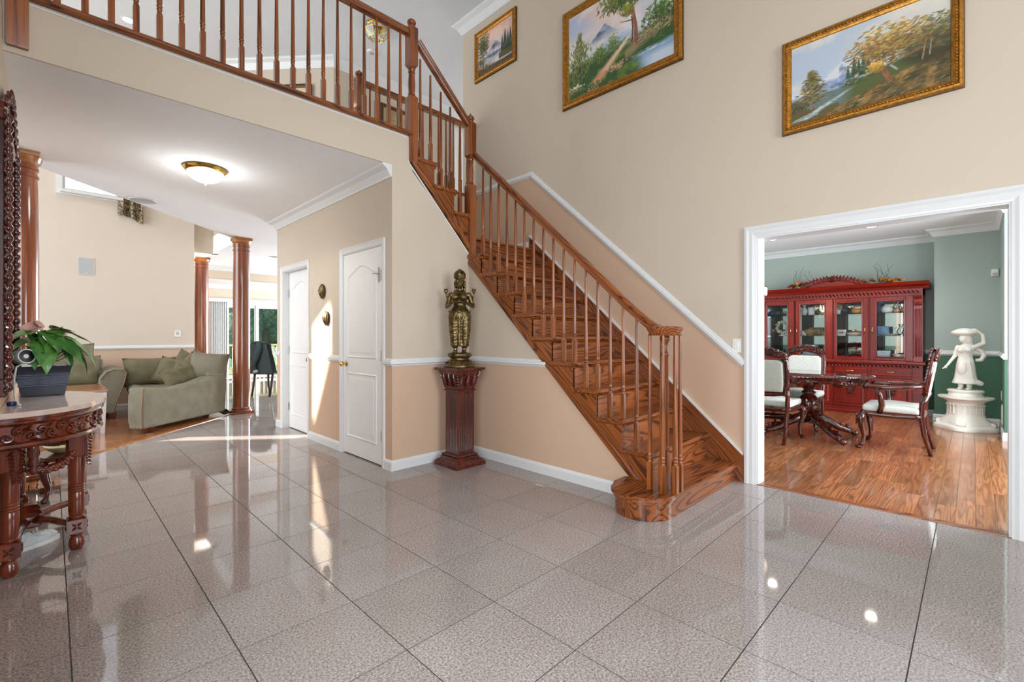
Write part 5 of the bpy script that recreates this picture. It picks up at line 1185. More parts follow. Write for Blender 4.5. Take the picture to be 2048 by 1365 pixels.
# upstairs pictures
def small_picture(label, p0, p1, z0, z1, nrm, col):
    a, b = Vector((p0[0], p0[1], z0)), Vector((p1[0], p1[1], z1)); n_ = Vector(nrm).normalized()
    t = wthing('picture', label, 'picture', tuple((a+b)/2), 'pictures in the upstairs hall')
    q = [a, Vector((a.x, a.y, z1)), b, Vector((b.x, b.y, z0))]
    MB().sweep(q, [(0, 0), (0, .03), (.03, .035), (.055, .02), (.055, 0)], n_, closed=True).build('frame', M['gold_dark'], t, 25)
    MB().add([p+n_*.012 for p in q], [(0, 1, 2, 3)]).build('print', plain('print_'+label[:6].strip(), col, .5, var=.35, sc=5), t)
small_picture('cream print in a dark carved frame on the angled upstairs wall', (2.58, 7.565), (2.865, 7.24), 4.35, 5.1, (-.75, -.66, 0), (206, 196, 160))
small_picture('landscape print in a brown frame behind the upstairs railing', (3.88, 6.985), (4.5, 6.985), 4.42, 5.09, (0, -1, 0), (170, 150, 110))
# ================================================================ LIVING ROOM
def frame3(o, e1, n_): return Matrix(((e1.x, 0, n_.x, o.x), (e1.y, 0, n_.y, o.y), (0, 1, 0, o.z), (0, 0, 0, 1)))   # (s, z, depth) -> world
def rounded_quad(mb, pts, z0, z1, k=5):        # soft block over a footprint
    mb.prism(pts, z0, z1)
def extr(mb, prof, o, e1, n_, d0, d1): mb.prism(prof, d0, d1, frame3(Vector(o), Vector(e1), Vector(n_)))
A_, B_, C_, D_ = Vector((.80, 7.12, 0)), Vector((1.88, 8.03, 0)), Vector((1.72, 9.62, 0)), Vector((.88, 9.55, 0))
sf = wthing('sofa', 'sage green suede sofa with angled arm panel on the edge of the tiles', 'sofa', (1.3, 8.4, 0))
e1 = (B_-A_).normalized(); n1 = Vector((-e1.y, e1.x, 0)); LA = (B_-A_).length
b = MB().prism([tuple((A_+n1*.05+e1*.05)[:2]), tuple((B_+n1*.05)[:2]), tuple(C_[:2]), tuple(D_[:2])], .09, .36); sculpt('base', b, M['fabric'], sf, .03, 3)
arm = MB(); extr(arm, [(0, .065), (LA, .065), (LA+.03, .40), (LA+.03, .60), (LA*.80, .615), (LA*.62, .56), (LA*.4, .525), (LA*.2, .53), (.04, .575), (0, .56), (-.02, .3)], A_, e1, n1, 0, .20)
sculpt('arm', arm, M['fabric'], sf, .018, 2)
pp = MB().tube([A_+e1*s_+n1*.012+Vector((0, 0, z)) for s_, z in ((.0, .08), (-.02, .3), (.0, .555), (.05, .565), (LA*.2, .522), (LA*.4, .516), (LA*.62, .55), (LA*.8, .605), (LA+.02, .59))], .006, 6)
pp.build('piping', M['piping'], sf, 180)
e2 = (C_-B_).normalized(); n2_ = Vector((-e2.y, e2.x, 0)); LB = (C_-B_).length
bk = MB(); extr(bk, [(0, .08), (LB, .08), (LB, .70), (LB*.5, .76), (.1, .70), (0, .62)], B_, e2, n2_, 0, .24); sculpt('backrest', bk, M['fabric'], sf, .025, 3)
e3 = (C_-D_).normalized(); n3 = Vector((e3.y, -e3.x, 0)); LC = (C_-D_).length
fa = MB(); extr(fa, [(0, .07), (LC, .07), (LC, .66), (LC*.5, .60), (.05, .60), (0, .55)], D_, e3, n3, 0, .22); sculpt('arm', fa, M['fabric'], sf, .02, 3)
for k_ in range(2):
    y0, y1 = 7.42+k_*.98, 8.36+k_*.98
    c = MB().prism([(.815, y0+.02) if k_ else (.83, y0-.02), (1.56, y0+.45) if not k_ else (1.56, y0+.02), (1.52, y1), (.84, y1)], .345, .45)
    c.ell((.90, (y0+y1)/2, .40), (.10, .45, .075)); sculpt('seat_cushion', c, M['fabric'], sf, .022, 4)
for x, y in ((.88, 7.24), (.95, 9.45), (1.62, 9.5), (1.62, 8.0)):
    MB().sqlathe([(.028, 0), (.04, .075), (.04, .10)], (x, y, 0)).build('foot', M['mahog'], sf)
s2 = wthing('sofa', 'sage green suede sofa with flared arm against the living room wall', 'sofa', (-.3, 9.3, 0))
sculpt('base', MB().box(-1.4, .60, 8.80, 9.74, .10, .36), M['fabric'], s2, .03, 3)
ar = MB().prism_y([(.50, .10), (.66, .10), (.70, .30), (.775, .52), (.80, .66), (.76, .725), (.66, .735), (.56, .70), (.49, .60), (.47, .40)], 8.76, 9.72); sculpt('arm', ar, M['fabric'], s2, .02, 3)
sculpt('backrest', MB().box(-1.4, .58, 9.50, 9.78, .12, .86), M['fabric'], s2, .03, 4)
sculpt('seat_cushion', MB().box(-1.38, .50, 8.72, 9.55, .36, .50), M['fabric'], s2, .025, 4)
MB().tube([(.50, 8.758, .58), (.57, 8.757, .69), (.66, 8.756, .722), (.755, 8.756, .71), (.785, 8.757, .655), (.76, 8.758, .52), (.69, 8.758, .30), (.65, 8.758, .12)], .006, 6).build('piping', M['piping'], s2, 180)
for x, y in ((.64, 8.84), (.64, 9.66), (-1.3, 8.84)): MB().sqlathe([(.03, 0), (.045, .09), (.045, .11)], (x, y, 0)).build('foot', M['mahog'], s2)
def pillow(label, c, w_, h_, t_, yaw, lean, roll=0, grp='throw pillows on the sofas', m='pillow'):
    p = thing('throw_pillow', label, 'pillow', c, 0, grp); p.rotation_euler = (lean, roll, yaw)
    n = 15
    def side(sg):
        def fn(u, v):
            a, b = u*2-1, v*2-1; k_ = max(0, (1-a**4))*max(0, (1-b**4)); pin = .07
            x = a*w_/2*(1-pin*(1-b*b)); z = b*h_/2*(1-pin*(1-a*a)); return (x, sg*t_/2*k_**.6, z)
        return fn
    mb = MB().grid(side(1), n, n); mb.grid(side(-1), n, n)
    o = mb.build('cushion', M[m], p, 180)
    bmm = bmesh.new(); bmm.from_mesh(o.data); bmesh.ops.remove_doubles(bmm, verts=bmm.verts, dist=.0005); bmesh.ops.recalc_face_normals(bmm, faces=bmm.faces); bmm.to_mesh(o.data); bmm.free()
    f = side(1); loop = [f(i/20, 0) for i in range(20)]+[f(1, i/20) for i in range(20)]+[f(1-i/20, 1) for i in range(20)]+[f(0, 1-i/20) for i in range(20)]
    MB().tube(loop, .005, 5, closed=True).build('piping', M['piping'], p, 180)
    return p
pillow('large olive pillow upright against the far arm of the angled sofa', (1.13, 9.20, .64), .70, .46, .20, .06, -.30)
pillow('olive square pillow leaning beside the large upright pillow', (1.36, 8.98, .63), .44, .44, .17, -.5, -.35, .28)
pillow('dark olive lumbar pillow lying across the seat behind the arm', (1.37, 8.16, .62), .62, .30, .18, .55, -.45, -.18)
pillow('plump sage back cushion at the near end of the angled sofa', (1.70, 8.22, .72), .50, .46, .28, -.35, -.15, .1, m='fabric')
pillow('pointed olive pillow standing on its corner behind the cushions', (1.64, 8.78, .76), .36, .36, .15, -.6, -.2, .75)
pillow('small olive pillow top poking out at the far back of the sofa', (1.58, 9.20, .77), .34, .34, .15, -.5, -.2, .5)
pillow('small square olive pillow in the middle of the pillow row', (1.48, 8.62, .69), .32, .30, .14, -.4, -.3, .3)
pillow('large olive pillow in front on the flared arm sofa', (.17, 8.98, .70), .72, .46, .20, .04, -.32)
pillow('olive pillow standing behind on the flared arm sofa', (.10, 9.32, .84), .78, .46, .2, .03, -.2, -.08)
ct = wthing('coffee_table', 'brown topped coffee table with silver tapered legs by the sofas', 'table', (0, 7.9, 0)); M['silver'] = plain('brushed_silver_leg', (196, 190, 190), .35, .3)
MB().box(-.42, .50, 7.44, 8.40, .525, .555, .006).build('tabletop', M['hard_l'], ct); MB().box(-.38, .46, 7.48, 8.36, .47, .525).build('apron', M['silver'], ct)
for x in (-.37, .45):
    for y in (7.50, 8.33): MB().sqlathe([(.018, 0), (.02, .02), (.034, .42), (.036, .52)], (x, y, 0)).build('leg', M['silver'], ct)
# wall pieces
wsp = wthing('wall_speaker', 'square grey flush speaker panel on the living room wall', 'speaker', (.394, 9.84, 2.3))
MB().box(.294, .494, 9.842, 9.849, 2.16, 2.44, .002).build('bezel', M['wall_lr'], wsp); MB().box(.31, .478, 9.838, 9.843, 2.175, 2.425, .002).build('grille', M['grey'], wsp); MB().box(.38, .408, 9.836, 9.839, 2.185, 2.192).build('badge', M['plastic'], wsp)
wk = wthing('wall_control', 'small white keypad on the living room wall above the chair rail', 'keypad', (1.574, 9.84, 1.244))
MB().box(1.53, 1.618, 9.838, 9.849, 1.19, 1.30, .003).build('cover_plate', M['plastic'], wk); MB().box(1.556, 1.592, 9.835, 9.84, 1.225, 1.275, .002).build('keypad', M['grey'], wk)
w1 = struct(wthing('window_1', 'high white framed living room window with deep sill', None, (.45, 9.85, 3.45)))
x0, x1, z0, z1 = W1
MB().sweep([(x0, 9.85, z0), (x0, 9.85, z1), (x1, 9.85, z1), (x1, 9.85, z0)], [(-.0, -.10), (-.07, -.10), (-.07, .02), (0, .02), (.03, -.02), (.03, -.10)], (0, -1, 0), closed=True).build('window_frame', M['white'], w1)
MB().box(x0-.03, x1+.06, 9.75, 9.87, z0-.05, z0-.005, .005).build('window_sill', M['white'], w1)
MB().box(x0, x1, 9.91, 9.915, z0, z1).build('pane', M['glass'], w1)
for k_, q in enumerate((W2,)):  # frame of the added sun slit, out of view
    w_ = struct(wthing('window_%d' % (k_+2), 'added tall living room window letting in the low sun' if k_ else 'added narrow living room window shaped for the sun stripe', None, (q[0], 9.85, q[2])))
    MB().sweep([(q[0], 9.85, q[2]), (q[0], 9.85, q[3]), (q[1], 9.85, q[3]), (q[1], 9.85, q[2])], [(-.0, -.02), (-.06, -.02), (-.06, .02), (0, .02)], (0, -1, 0), closed=True).build('window_frame', M['white'], w_)
w4 = struct(wthing('window_4', 'added white framed side window brightening the entrance hall', None, (-.24, .3, .35)))  # window added beside the camera to let in extra light
MB().sweep([(-.18, -.85, .35), (-.18, -.85, 2.45), (-.18, 1.45, 2.45), (-.18, 1.45, .35)], [(-.06, 0), (-.06, .02), (0, .02), (.04, -.06), (.04, -.10), (0, -.10)], (1, 0, 0), closed=True).build('window_frame', M['white'], w4)
def damask():
    t = NT('black_gold_damask'); v = t.vec('Object'); n_ = t.noise(v, 34, 3, .6, 1.2); c = t.ramp(n_, [(.48, lin((44, 40, 36))), (.54, lin((170, 150, 110)))]); return t.out(c, .5)
M['damask'] = damask(); vl = wthing('curtain_valance', 'black and gold patterned curtain tail hanging beside the high window', 'curtain', (.93, 9.80, 3.15))
g_ = MB()
for dpt in (0, .006):
    g_.grid(lambda u, v: (.775+.30*u+.02*u*(1-v), 9.80-dpt+.035*math.cos(u*5.2*PI), 3.17+.03*math.sin(PI*u*1.2)-.10*u*(1-v)+(4.8-3.15)*v), 40, 6)
g_.build('cloth', M['damask'], vl, 180); rg = MB().tube([(.70, 9.80, 4.82), (1.12, 9.80, 4.82)], .015, 8); rg.build('rod', M['mahog'], vl)
# ================================================================ KITCHEN NOOK
sd_ = struct(wthing('door_4', 'white framed sliding glass door of the breakfast nook', None, (4.2, 14.6, 0)))
MB().sweep([(3.08, 14.6, 0), (3.08, 14.6, 2.13), (5.3, 14.6, 2.13), (5.3, 14.6, 0)], [(-.07, -.08), (-.07, .03), (.05, .03), (.05, -.08)], (0, -1, 0)).build('door_casing', M['white'], sd_)
for a, b_, y in ((3.13, 4.24, 14.66), (4.18, 5.25, 14.63)):
    f = MB().sweep([(a, y, .03), (a, y, 2.08), (b_, y, 2.08), (b_, y, .03)], [(0, 0), (0, .03), (.08, .03), (.08, 0)], (0, -1, 0), closed=True).build('sash', M['white'], sd_)
    MB().box(a+.06, b_-.06, y-.018, y-.014, .08, 2.02).build('pane', M['glass_t'], f)
MB().box(3.0, 5.4, 14.48, 14.60, 2.14, 2.24, .006).build('head_valance', M['white'], sd_)
vb_ = wthing('vertical_blind', 'stacked white vertical blind beside the sliding glass door', 'blind', (3.28, 14.5, 0))
for i in range(9): MB().box(-.045, .045, -.002, .002, .05, 2.14, M=T(3.10+.045*i, 14.52, 0) @ rz(.9)).build('vane', M['white'], vb_)
# chair with jacket
M['dkchair'] = plain('espresso_chair_wood', (44, 34, 34), .3); M['jacket'] = plain('charcoal_wool', (66, 76, 78), .9, var=.12, sc=30, spec=.1)
kc = thing('kitchen_chair', 'dark wooden kitchen chair with curved legs behind the tall column', 'chair', (3.02, 10.10, 0), .62)
for s_ in (-1, 1):
    MB().tube([(-.06, s_*.20, 0), (-.01, s_*.20, .2), (.03, s_*.20, .45), (.01, s_*.205, .75), (-.06, s_*.21, 1.03)], [.019, .021, .024, .021, .018], 8).build('back_leg', M['dkchair'], kc, 180)
    MB().tube([(.46, s_*.2, 0), (.43, s_*.2, .2), (.42, s_*.2, .45)], [.018, .02, .024], 8).build('leg', M['dkchair'], kc, 180)
MB().box(-.0, .46, -.235, .235, .43, .475, .012).build('seat', M['dkchair'], kc)
MB().tube([(-.06, -.23, 1.03), (-.085, 0, 1.05), (-.06, .23, 1.03)], .024, 8).build('top_rail', M['dkchair'], kc, 180)
MB().tube([(-.05, -.2, .98), (-.005, .2, .55)], .014, 8).tube([(-.05, .2, .98), (-.005, -.2, .55)], .014, 8).build('cross_splat', M['dkchair'], kc, 180)
jk = thing('jacket', 'charcoal jacket with grey cuff draped over the dark kitchen chair back', 'jacket', (2.955, 10.045, 0), .62)
J = MB()
def jf(u, v):
    z = 1.085-.62*v; wv = .17+.14*v; y = (u*2-1)*wv-.03*v; x = -.045-.065*v+.022*math.sin(u*11+v*2)*v-.02*math.cos((u-.5)*PI)*v; return (x, y, z)
J.grid(jf, 24, 14)
def jb(u, v): x, y, z = jf(u, v); return (x+.03+.10*math.sin(PI*min(1, v*1.6)*.5), y, z)
J.grid(jb, 24, 14); J.ell((-.03, 0, 1.075), (.05, .19, .03))
o = J.build('body', M['jacket'], jk, 180, fix=False)
MB().tube([(-.06, -.03, 1.06), (-.12, -.05, .92), (-.15, -.02, .78), (-.15, .05, .62), (-.15, -.01, .52)], [.05, .055, .052, .046, .042], 12, flat=1.1).build('sleeve', M['jacket'], jk, 180)
MB().tube([(-.15, -.01, .53), (-.152, -.025, .485)], [.046, .046], 12).build('cuff', M['grey'], jk, 180)
kt = wthing('kitchen_table', 'dark round kitchen table beyond the white closet wall', 'table', (3.98, 10.3, 0))
MB().lathe([(.50, .72), (.52, .735), (.52, .75), (.50, .76), (.01, .76)], (3.98, 10.3, 0), 36).build('tabletop', M['dkchair'], kt, 35); MB().lathe([(.28, 0), (.28, .03), (.06, .08), (.05, .6), (.12, .72)], (3.98, 10.3, 0), 20).build('pedestal', M['dkchair'], kt, 40)
fp = thing('flower_pot', 'potted plant with pale green leaves and a bare white branch on the kitchen table', 'plant', (3.62, 10.32, .76))
MB().lathe([(.06, 0), (.085, .12), (.09, .13), (.08, .13), (.07, .1)], n=20).build('pot', plain('terracotta_red', (186, 70, 50), .5), fp, 40)
rnd2 = random.Random(4); M['leaf2'] = plain('pale_green_leaf', (150, 178, 96), .5, var=.25)
for i in range(46):
    a = rnd2.uniform(0, 6.28); o = leafmesh(rnd2.uniform(.07, .14), .025, .5, True, .1, 5, 3).build('leaf', M['leaf2'], fp, 180, fix=False)
    o.location = (rnd2.uniform(-.08, .08), rnd2.uniform(-.08, .08), .13+rnd2.uniform(.0, .16)); o.rotation_euler = (0, rnd2.uniform(-1.0, .4), a)
MB().tube([(0, 0, .1), (-.03, .02, .25), (-.10, .04, .36), (-.16, .05, .40)], [.009, .008, .006, .003], 6).tube([(-.03, .02, .25), (.02, 0, .38), (.02, -.02, .46)], [.007, .005, .003], 6).build('branch', M['plastic'], fp, 180)
MB().ell((.03, -.02, .44), .022).build('blue_ornament', plain('cyan_glass_ball', (40, 160, 190), .1), fp, 180)
# ---- outside: deck, railing, trees
M['deck'] = wood('weathered_deck', (120, 96, 70), (176, 150, 118), (196, 172, 140), 0, coat=0, rough=.7)
S_('floor_deck', MB().box(0, 9, 14.75, 18.2, -.25, -.08), M['deck'], 'weathered wooden deck outside the sliding door')
S_('ground', MB().box(-30, 40, 18.2, 60, -1.5, -1.3), plain('lawn', (92, 116, 62), .9, var=.3), 'green lawn behind the house')
dr = wthing('deck_railing', 'pale wooden deck railing outside the sliding door', 'railing', (4.5, 17.9, -.08)); M['deckrail'] = plain('pale_deck_wood', (222, 206, 170), .7)
MB().box(1.5, 8.5, 17.83, 17.97, .86, .92, .006).build('top_rail', M['deckrail'], dr); MB().box(1.5, 8.5, 17.88, 17.92, .06, .14).build('bottom_rail', M['deckrail'], dr)
for i in range(48): MB().box(1.6+.14*i, 1.64+.14*i, 17.88, 17.92, .10, .86).build('baluster', M['deckrail'], dr)
for x in (1.6, 3.3, 5.1, 6.9): MB().box(x-.05, x+.05, 17.85, 17.95, -.08, .95).build('post', M['deckrail'], dr)
def foliage():
    t = NT('tree_foliage'); v = t.vec('World'); n_ = t.noise(v, 7, 5, .7); c = t.ramp(n_, [(.32, lin((30, 56, 50))), (.52, lin((78, 112, 92))), (.72, lin((150, 176, 140)))]); t.bump(t.noise(v, 12, 4, .7), 1.0, .2); return t.out(c, .8)
M['foliage'] = foliage()
def tree(x, y, h, r, seed, label):
    rr = random.Random(seed); t = wthing('tree', label, 'tree', (x, y, -1.3), 'trees behind the deck')
    mb = MB()
    for i in range(26): mb.ell((x+rr.uniform(-1, 1)*r*.7, y+rr.uniform(-1, 1)*r*.5, -1.3+h*(.15+.8*rr.random())), tuple(r*rr.uniform(.32, .55) for _ in range(3)), rx(rr.random()) @ rz(rr.random()), 10, 7)
    o = mb.build('crown', M['foliage'], t, 180, fix=False)
    dm_ = o.modifiers.new('d', 'DISPLACE'); tx = bpy.data.textures.new('leafclumps', 'CLOUDS'); tx.noise_scale = .35; dm_.texture = tx; dm_.strength = .5; dm_.texture_coords = 'GLOBAL'
    MB().tube([(x, y, -1.3), (x, y, h*.5)], [.25, .12], 10).build('trunk', plain('bark', (84, 66, 52), .9), t, 180)
tree(7.0, 23, 8.5, 2.0, 1, 'tall dark green tree seen past the white blind'); tree(11.6, 26.5, 7.5, 2.2, 2, 'wide grey green tree seen through the sliding door'); tree(7.5, 29.5, 10, 2.2, 3, 'dark green tree standing furthest behind the deck'); tree(14.5, 31, 10, 2.6, 5, 'tree behind the right end of the deck')

# ================================================================ DINING ROOM
# ---- china cabinet
CX0 = 8.90; CX1_ = 9.38; VA, VZ = .52, 2.70
cb = wthing('china_cabinet', 'large red lacquered china cabinet with four glass doors and carved crest', 'cabinet', (9.15, 1.61, 0))
MB().box(CX0-.02, CX1_, VA-.01, VZ+.01, 0, .085, .006).box(CX0-.035, CX1_, VA-.02, VZ+.02, 0, .045, .006).build('plinth', M['cherry_h'], cb)
MB().box(CX0+.012, CX1_, VA, VZ, .085, .775).build('lower_body', M['cherry_h'], cb)
up_ = MB().box(CX0+.03, CX1_, VA, VA+.03, .83, 1.90).box(CX0+.03, CX1_, VZ-.03, VZ, .83, 1.90).box(CX0+.03, CX1_, VA, VZ, 1.80, 1.90)
for v in (1.135, 1.60, 2.145): up_.box(CX0+.03, CX0+.06, v-.03, v+.03, .83, 1.80)
up_.build('upper_body', M['cherry'], cb)
MB().box(CX1_-.02, CX1_-.008, VA+.03, VZ-.03, .83, 1.80).build('mirror_back', M['mirror'], cb)
MB().prism_y([(CX0-.03, .775), (CX0-.045, .79), (CX0-.045, .812), (CX0-.03, .83), (CX1_, .83), (CX1_, .775)], VA-.03, VZ+.03).build('counter', M['cherry_h'], cb)
MB().prism_y([(CX0+.02, 1.895), (CX0-.01, 1.90), (CX0-.02, 1.93), (CX0-.06, 1.955), (CX0-.075, 1.985), (CX0-.085, 2.0), (CX1_, 2.0), (CX1_, 1.895)], VA-.07, VZ+.07).build('cornice', M['cherry_h'], cb)
MB().box(CX0+.0, CX0+.03, VA, VZ, 1.80, 1.90).build('frieze', M['cherry_h'], cb)
for zc, hgt in ((1.852, .032), (.752, .02)):
    f = MB(); n = 44
    for i in range(n):
        y = VA+.03+(VZ-VA-.06)*(i+.5)/n; x = CX0-.002 if zc > 1 else CX0+.008
        leaf(f, (x, y-.02, zc-hgt), (x-.004, y+.024, zc+hgt), .013, .014, (-1, 0, 0)); f.ell((x-.004, y+.02, zc-hgt*.5), (.007, .008, .008), nu=6, nv=4)
    f.build('frieze_carving', M['cherry_c'], cb, 40, fix=False)['kind'] = 'stuff'
for v in (VA+.05, VZ-.05):
    MB().box(CX0+.0, CX0+.03, v-.05, v+.05, .83, 1.80).build('pilaster', M['cherry'], cb)
    q = MB()
    for k_ in range(5): q.tube([(CX0-.001, v-.032+.016*k_, .90), (CX0-.001, v-.032+.016*k_, 1.60)], .006, 6)
    q.build('fluting', M['cherry'], cb, 180)['kind'] = 'stuff'
    MB().prism_y([(CX0+.01, 1.64), (CX0-.02, 1.66), (CX0-.03, 1.70), (CX0-.02, 1.74), (CX0-.045, 1.78), (CX0-.05, 1.80), (CX0+.01, 1.80)], v-.04, v+.04).build('corbel', M['cherry'], cb)
DR = [(.625, 1.125, .71, 1.06), (1.15, 1.595, 1.215, 1.563), (1.605, 2.125, 1.70, 2.07), (2.15, 2.62, 2.233, 2.575)]
for i, (a, b_, g0, g1) in enumerate(DR):
    d = MB().box(CX0-.004, CX0+.022, a, g0, .835, 1.795, .004).box(CX0-.004, CX0+.022, g1, b_, .835, 1.795, .004).box(CX0-.004, CX0+.022, g0, g1, .835, .875, .004).box(CX0-.004, CX0+.022, g0, g1, 1.745, 1.795, .004)
    do = d.build('glass_door', M['cherry'], cb)
    MB().sweep([(CX0-.004, g0, .875), (CX0-.004, g0, 1.745), (CX0-.004, g1, 1.745), (CX0-.004, g1, .875)], [(-.018, 0), (-.014, .010), (0, .006), (0, 0)], (-1, 0, 0), closed=True).build('door_moulding', M['cherry'], do)
    MB().box(CX0+.008, CX0+.011, g0, g1, .875, 1.745).build('pane', M['glass'], do)
    hy = g1+.035 if i in (0, 2) else g0-.03
    if i == 3: hy = g0-.04
    MB().tube([(CX0-.004, hy, 1.24), (CX0-.03, hy, 1.25), (CX0-.036, hy, 1.29), (CX0-.03, hy, 1.33), (CX0-.004, hy, 1.34)], .006, 8).build('handle', M['brass'], do, 180)
    # lower door with carved ornament and drawer
    lo = MB().box(CX0-.004, CX0+.014, a+.01, b_-.01, .10, .565, .005).build('lower_door', M['cherry'], cb)
    MB().sweep([(CX0-.004, a+.06, .15), (CX0-.004, a+.06, .515), (CX0-.004, b_-.06, .515), (CX0-.004, b_-.06, .15)], [(-.014, 0), (-.008, .010), (.004, .004), (.004, 0)], (-1, 0, 0), closed=True).build('panel_moulding', M['cherry'], lo)
    c = MB(); yc = (a+b_)/2
    for k_ in range(4):
        for s_ in (-1, 1):
            leaf(c, (CX0-.006, yc, .40-.02*k_), (CX0-.012, yc+s_*(.09-.014*k_), .44-.045*k_), .018, .014, (-1, 0, 0)); scroll(c, (CX0-.010, yc+s_*(.05-.01*k_), .415-.03*k_), .016, 1.2, (0, s_, 0), (0, 0, 1), .005, .004, n=10)
    leaf(c, (CX0-.006, yc, .40), (CX0-.012, yc, .27), .02, .014, (-1, 0, 0)); c.build('door_ornament', M['mahog'], lo, 60, fix=False)['kind'] = 'stuff'
    dw = MB().box(CX0-.006, CX0+.014, a+.01, b_-.01, .605, .725, .005).build('drawer', M['cherry_h'], cb)
    MB().tube([(CX0-.004, yc-.05, .665), (CX0-.026, yc-.04, .662), (CX0-.028, yc+.04, .662), (CX0-.004, yc+.05, .665)], .005, 8).build('drawer_pull', M['brass'], dw, 180)
    MB().box(CX0-.004, CX0+.014, a+.01, b_-.01, .575, .60, .003).build('drawer_rail', M['cherry_h'], cb)
for z in (1.205, 1.555): MB().box(CX0+.06, CX1_-.03, VA+.035, VZ-.035, z-.006, z).build('glass_shelf', M['glass_t'], cb)
cr = MB().prism_x([(1.20, 2.0), (2.06, 2.0), (2.02, 2.03), (1.94, 2.02), (1.90, 2.06), (1.84, 2.10), (1.74, 2.12), (1.66, 2.15), (1.61, 2.17), (1.56, 2.15), (1.48, 2.12), (1.38, 2.10), (1.33, 2.06), (1.29, 2.02), (1.22, 2.03)], CX0-.03, CX0+.0); cr.build('crest', M['cherry_h'], cb)
c = MB()
for i in range(34):
    f = i/33; y = 1.26+.70*f; z = 2.03+.085*math.sin(PI*f)**.7
    scroll(c, (CX0-.042, y, z), .032, 1.3, (0, 1, 0), (0, 0, 1), .011, .007, a0=i*1.9, n=12); leaf(c, (CX0-.034, y, z-.02), (CX0-.045, y+.045*(-1)**i, z+.025), .014, .016, (-1, 0, 0))
for s_ in (-1, 1): scroll(c, (CX0-.03, 1.61+s_*.42, 2.022), .03, 1.4, (0, s_, 0), (0, 0, 1), .010, .006, n=14)
for i in range(15):
    f = (i+.5)/15; y = 1.27+.68*f; z = 2.05+.10*math.sin(PI*f)**.7
    leaf(c, (CX0-.02, y, z-.03), (CX0-.03, y+.035*(1 if f > .5 else -1), z+.035), .018, .02, (-1, 0, 0))
for k_ in range(5): leaf(c, (CX0-.034, 1.61, 2.06), (CX0-.05, 1.61+.05*math.cos(PI*(k_+.5)/5), 2.08+.09*math.sin(PI*(k_+.5)/5)), .016, .016, (-1, 0, 0))
c.build('crest_carving', M['cherry_c'], cb, 60, fix=False)['kind'] = 'stuff'
# ---- garlands on top
M['autumn'] = plain('autumn_leaf', (206, 140, 40), .6, var=.5, sc=30); M['autumn2'] = plain('brown_autumn_leaf', (120, 60, 30), .6, var=.4, sc=30); M['twig'] = plain('dark_twig', (70, 56, 46), .8)
for yc, lab, seed in ((.99, 'yellow autumn leaf garland with tall twigs on the right of the cabinet crest', 2), (2.08, 'small yellow autumn leaf garland on the left of the cabinet crest', 6)):
    rr = random.Random(seed); g_ = wthing('leaf_garland', lab, 'garland', (9.02, yc, 2.0)); R_ = .24 if yc < 1.5 else .17
    for i in range(34):
        y = yc+rr.uniform(-1, 1)*R_; o = leafmesh(.09, .035, .5, False, .2, 5, 3).build_loc('leaf', M['autumn'] if rr.random() < .72 else M['autumn2'], g_, (8.93+rr.uniform(0, .1), y, 2.03+rr.uniform(0, .08)*(1-abs(y-yc)/R_*.6)), (rr.uniform(-.5, .5), rr.uniform(-.9, .2), rr.uniform(0, 6.3)))
    tw = MB()
    for i in range(6):
        y = yc+rr.uniform(-.1, .1); p = Vector((9.0, y, 2.01)); pts = [p]
        for k_ in range(4): p = p+Vector((rr.uniform(-.02, .02), rr.uniform(-.06, .06), rr.uniform(.05, .10))); pts.append(p)
        tw.tube(pts, [.004, .003, .0025, .002, .0015], 5)
    tw.tube([(8.96, yc-R_, 2.008), (9.0, yc, 2.012), (8.96, yc+R_, 2.008)], .006, 6); tw.build('twigs', M['twig'], g_, 180)['kind'] = 'stuff'
# ---- things inside the cabinet
def pm(name, c, rough=.25, metal=0, var=.08, sc=20): 
    if name not in M: M[name] = plain(name, c, rough, metal, var=var, sc=sc)
    return M[name]
WHT = pm('white_china', (232, 230, 224)); GLD = pm('gold_banded_china', (196, 158, 96), .25, .3, .3); BLU = pm('cobalt_china', (40, 62, 130)); ORG = pm('orange_ceramic', (218, 138, 30)); PCH = pm('peach_ceramic', (226, 168, 124)); BLK = pm('black_iron', (26, 26, 30), .4); PNK = pm('pink_silk_flower', (216, 116, 112), .7); IVO = pm('ivory_flower_wreath', (206, 196, 176), .6); TUP = pm('pale_blue_plastic', (176, 200, 212), .35); BRN = pm('brown_box', (110, 70, 44), .5); PIC = pm('blue_picture_plate', (70, 120, 160), .3, 0, .5, 14)
S0, S1, S2 = .832, 1.206, 1.556
def pot(label, cat, name, y, z, prof, m, x=9.06, sc=1.0, handle=None, lid=None, grp=None, n=22):
    t = wthing(name, label, cat, (x, y, z), grp); MB().lathe([(r*sc, h*sc) for r, h in prof], (x, y, z), n).build('body', m, t, 45)
    if handle: MB().tube([(x, y+handle[0], z+handle[1]), (x, y+handle[0]*1.5, z+(handle[1]+handle[2])/2), (x, y+handle[0], z+handle[2])], .006, 8).build('handle', m, t, 180)
    if lid: MB().lathe([(lid[0], 0), (lid[0]*.9, .01), (lid[0]*.4, .03), (.01, .035), (.014, .045), (.002, .055)], (x, y, z+lid[1]), n).build('lid', lid[2], t, 45)
    return t
BOWL = [(.03, 0), (.035, .008), (.07, .04), (.085, .07), (.088, .08), (.08, .078), (.06, .045), (.002, .02)]
PLATE = [(.05, 0), (.06, .006), (.10, .018), (.104, .022), (.06, .012), (.002, .01)]
JAR = [(.035, 0), (.06, .012), (.075, .045), (.074, .07), (.055, .10), (.035, .112), (.03, .115), (.002, .116)]
VASE = [(.03, 0), (.034, .01), (.05, .05), (.046, .09), (.022, .13), (.02, .15), (.034, .175), (.028, .174), (.015, .14), (.002, .1)]
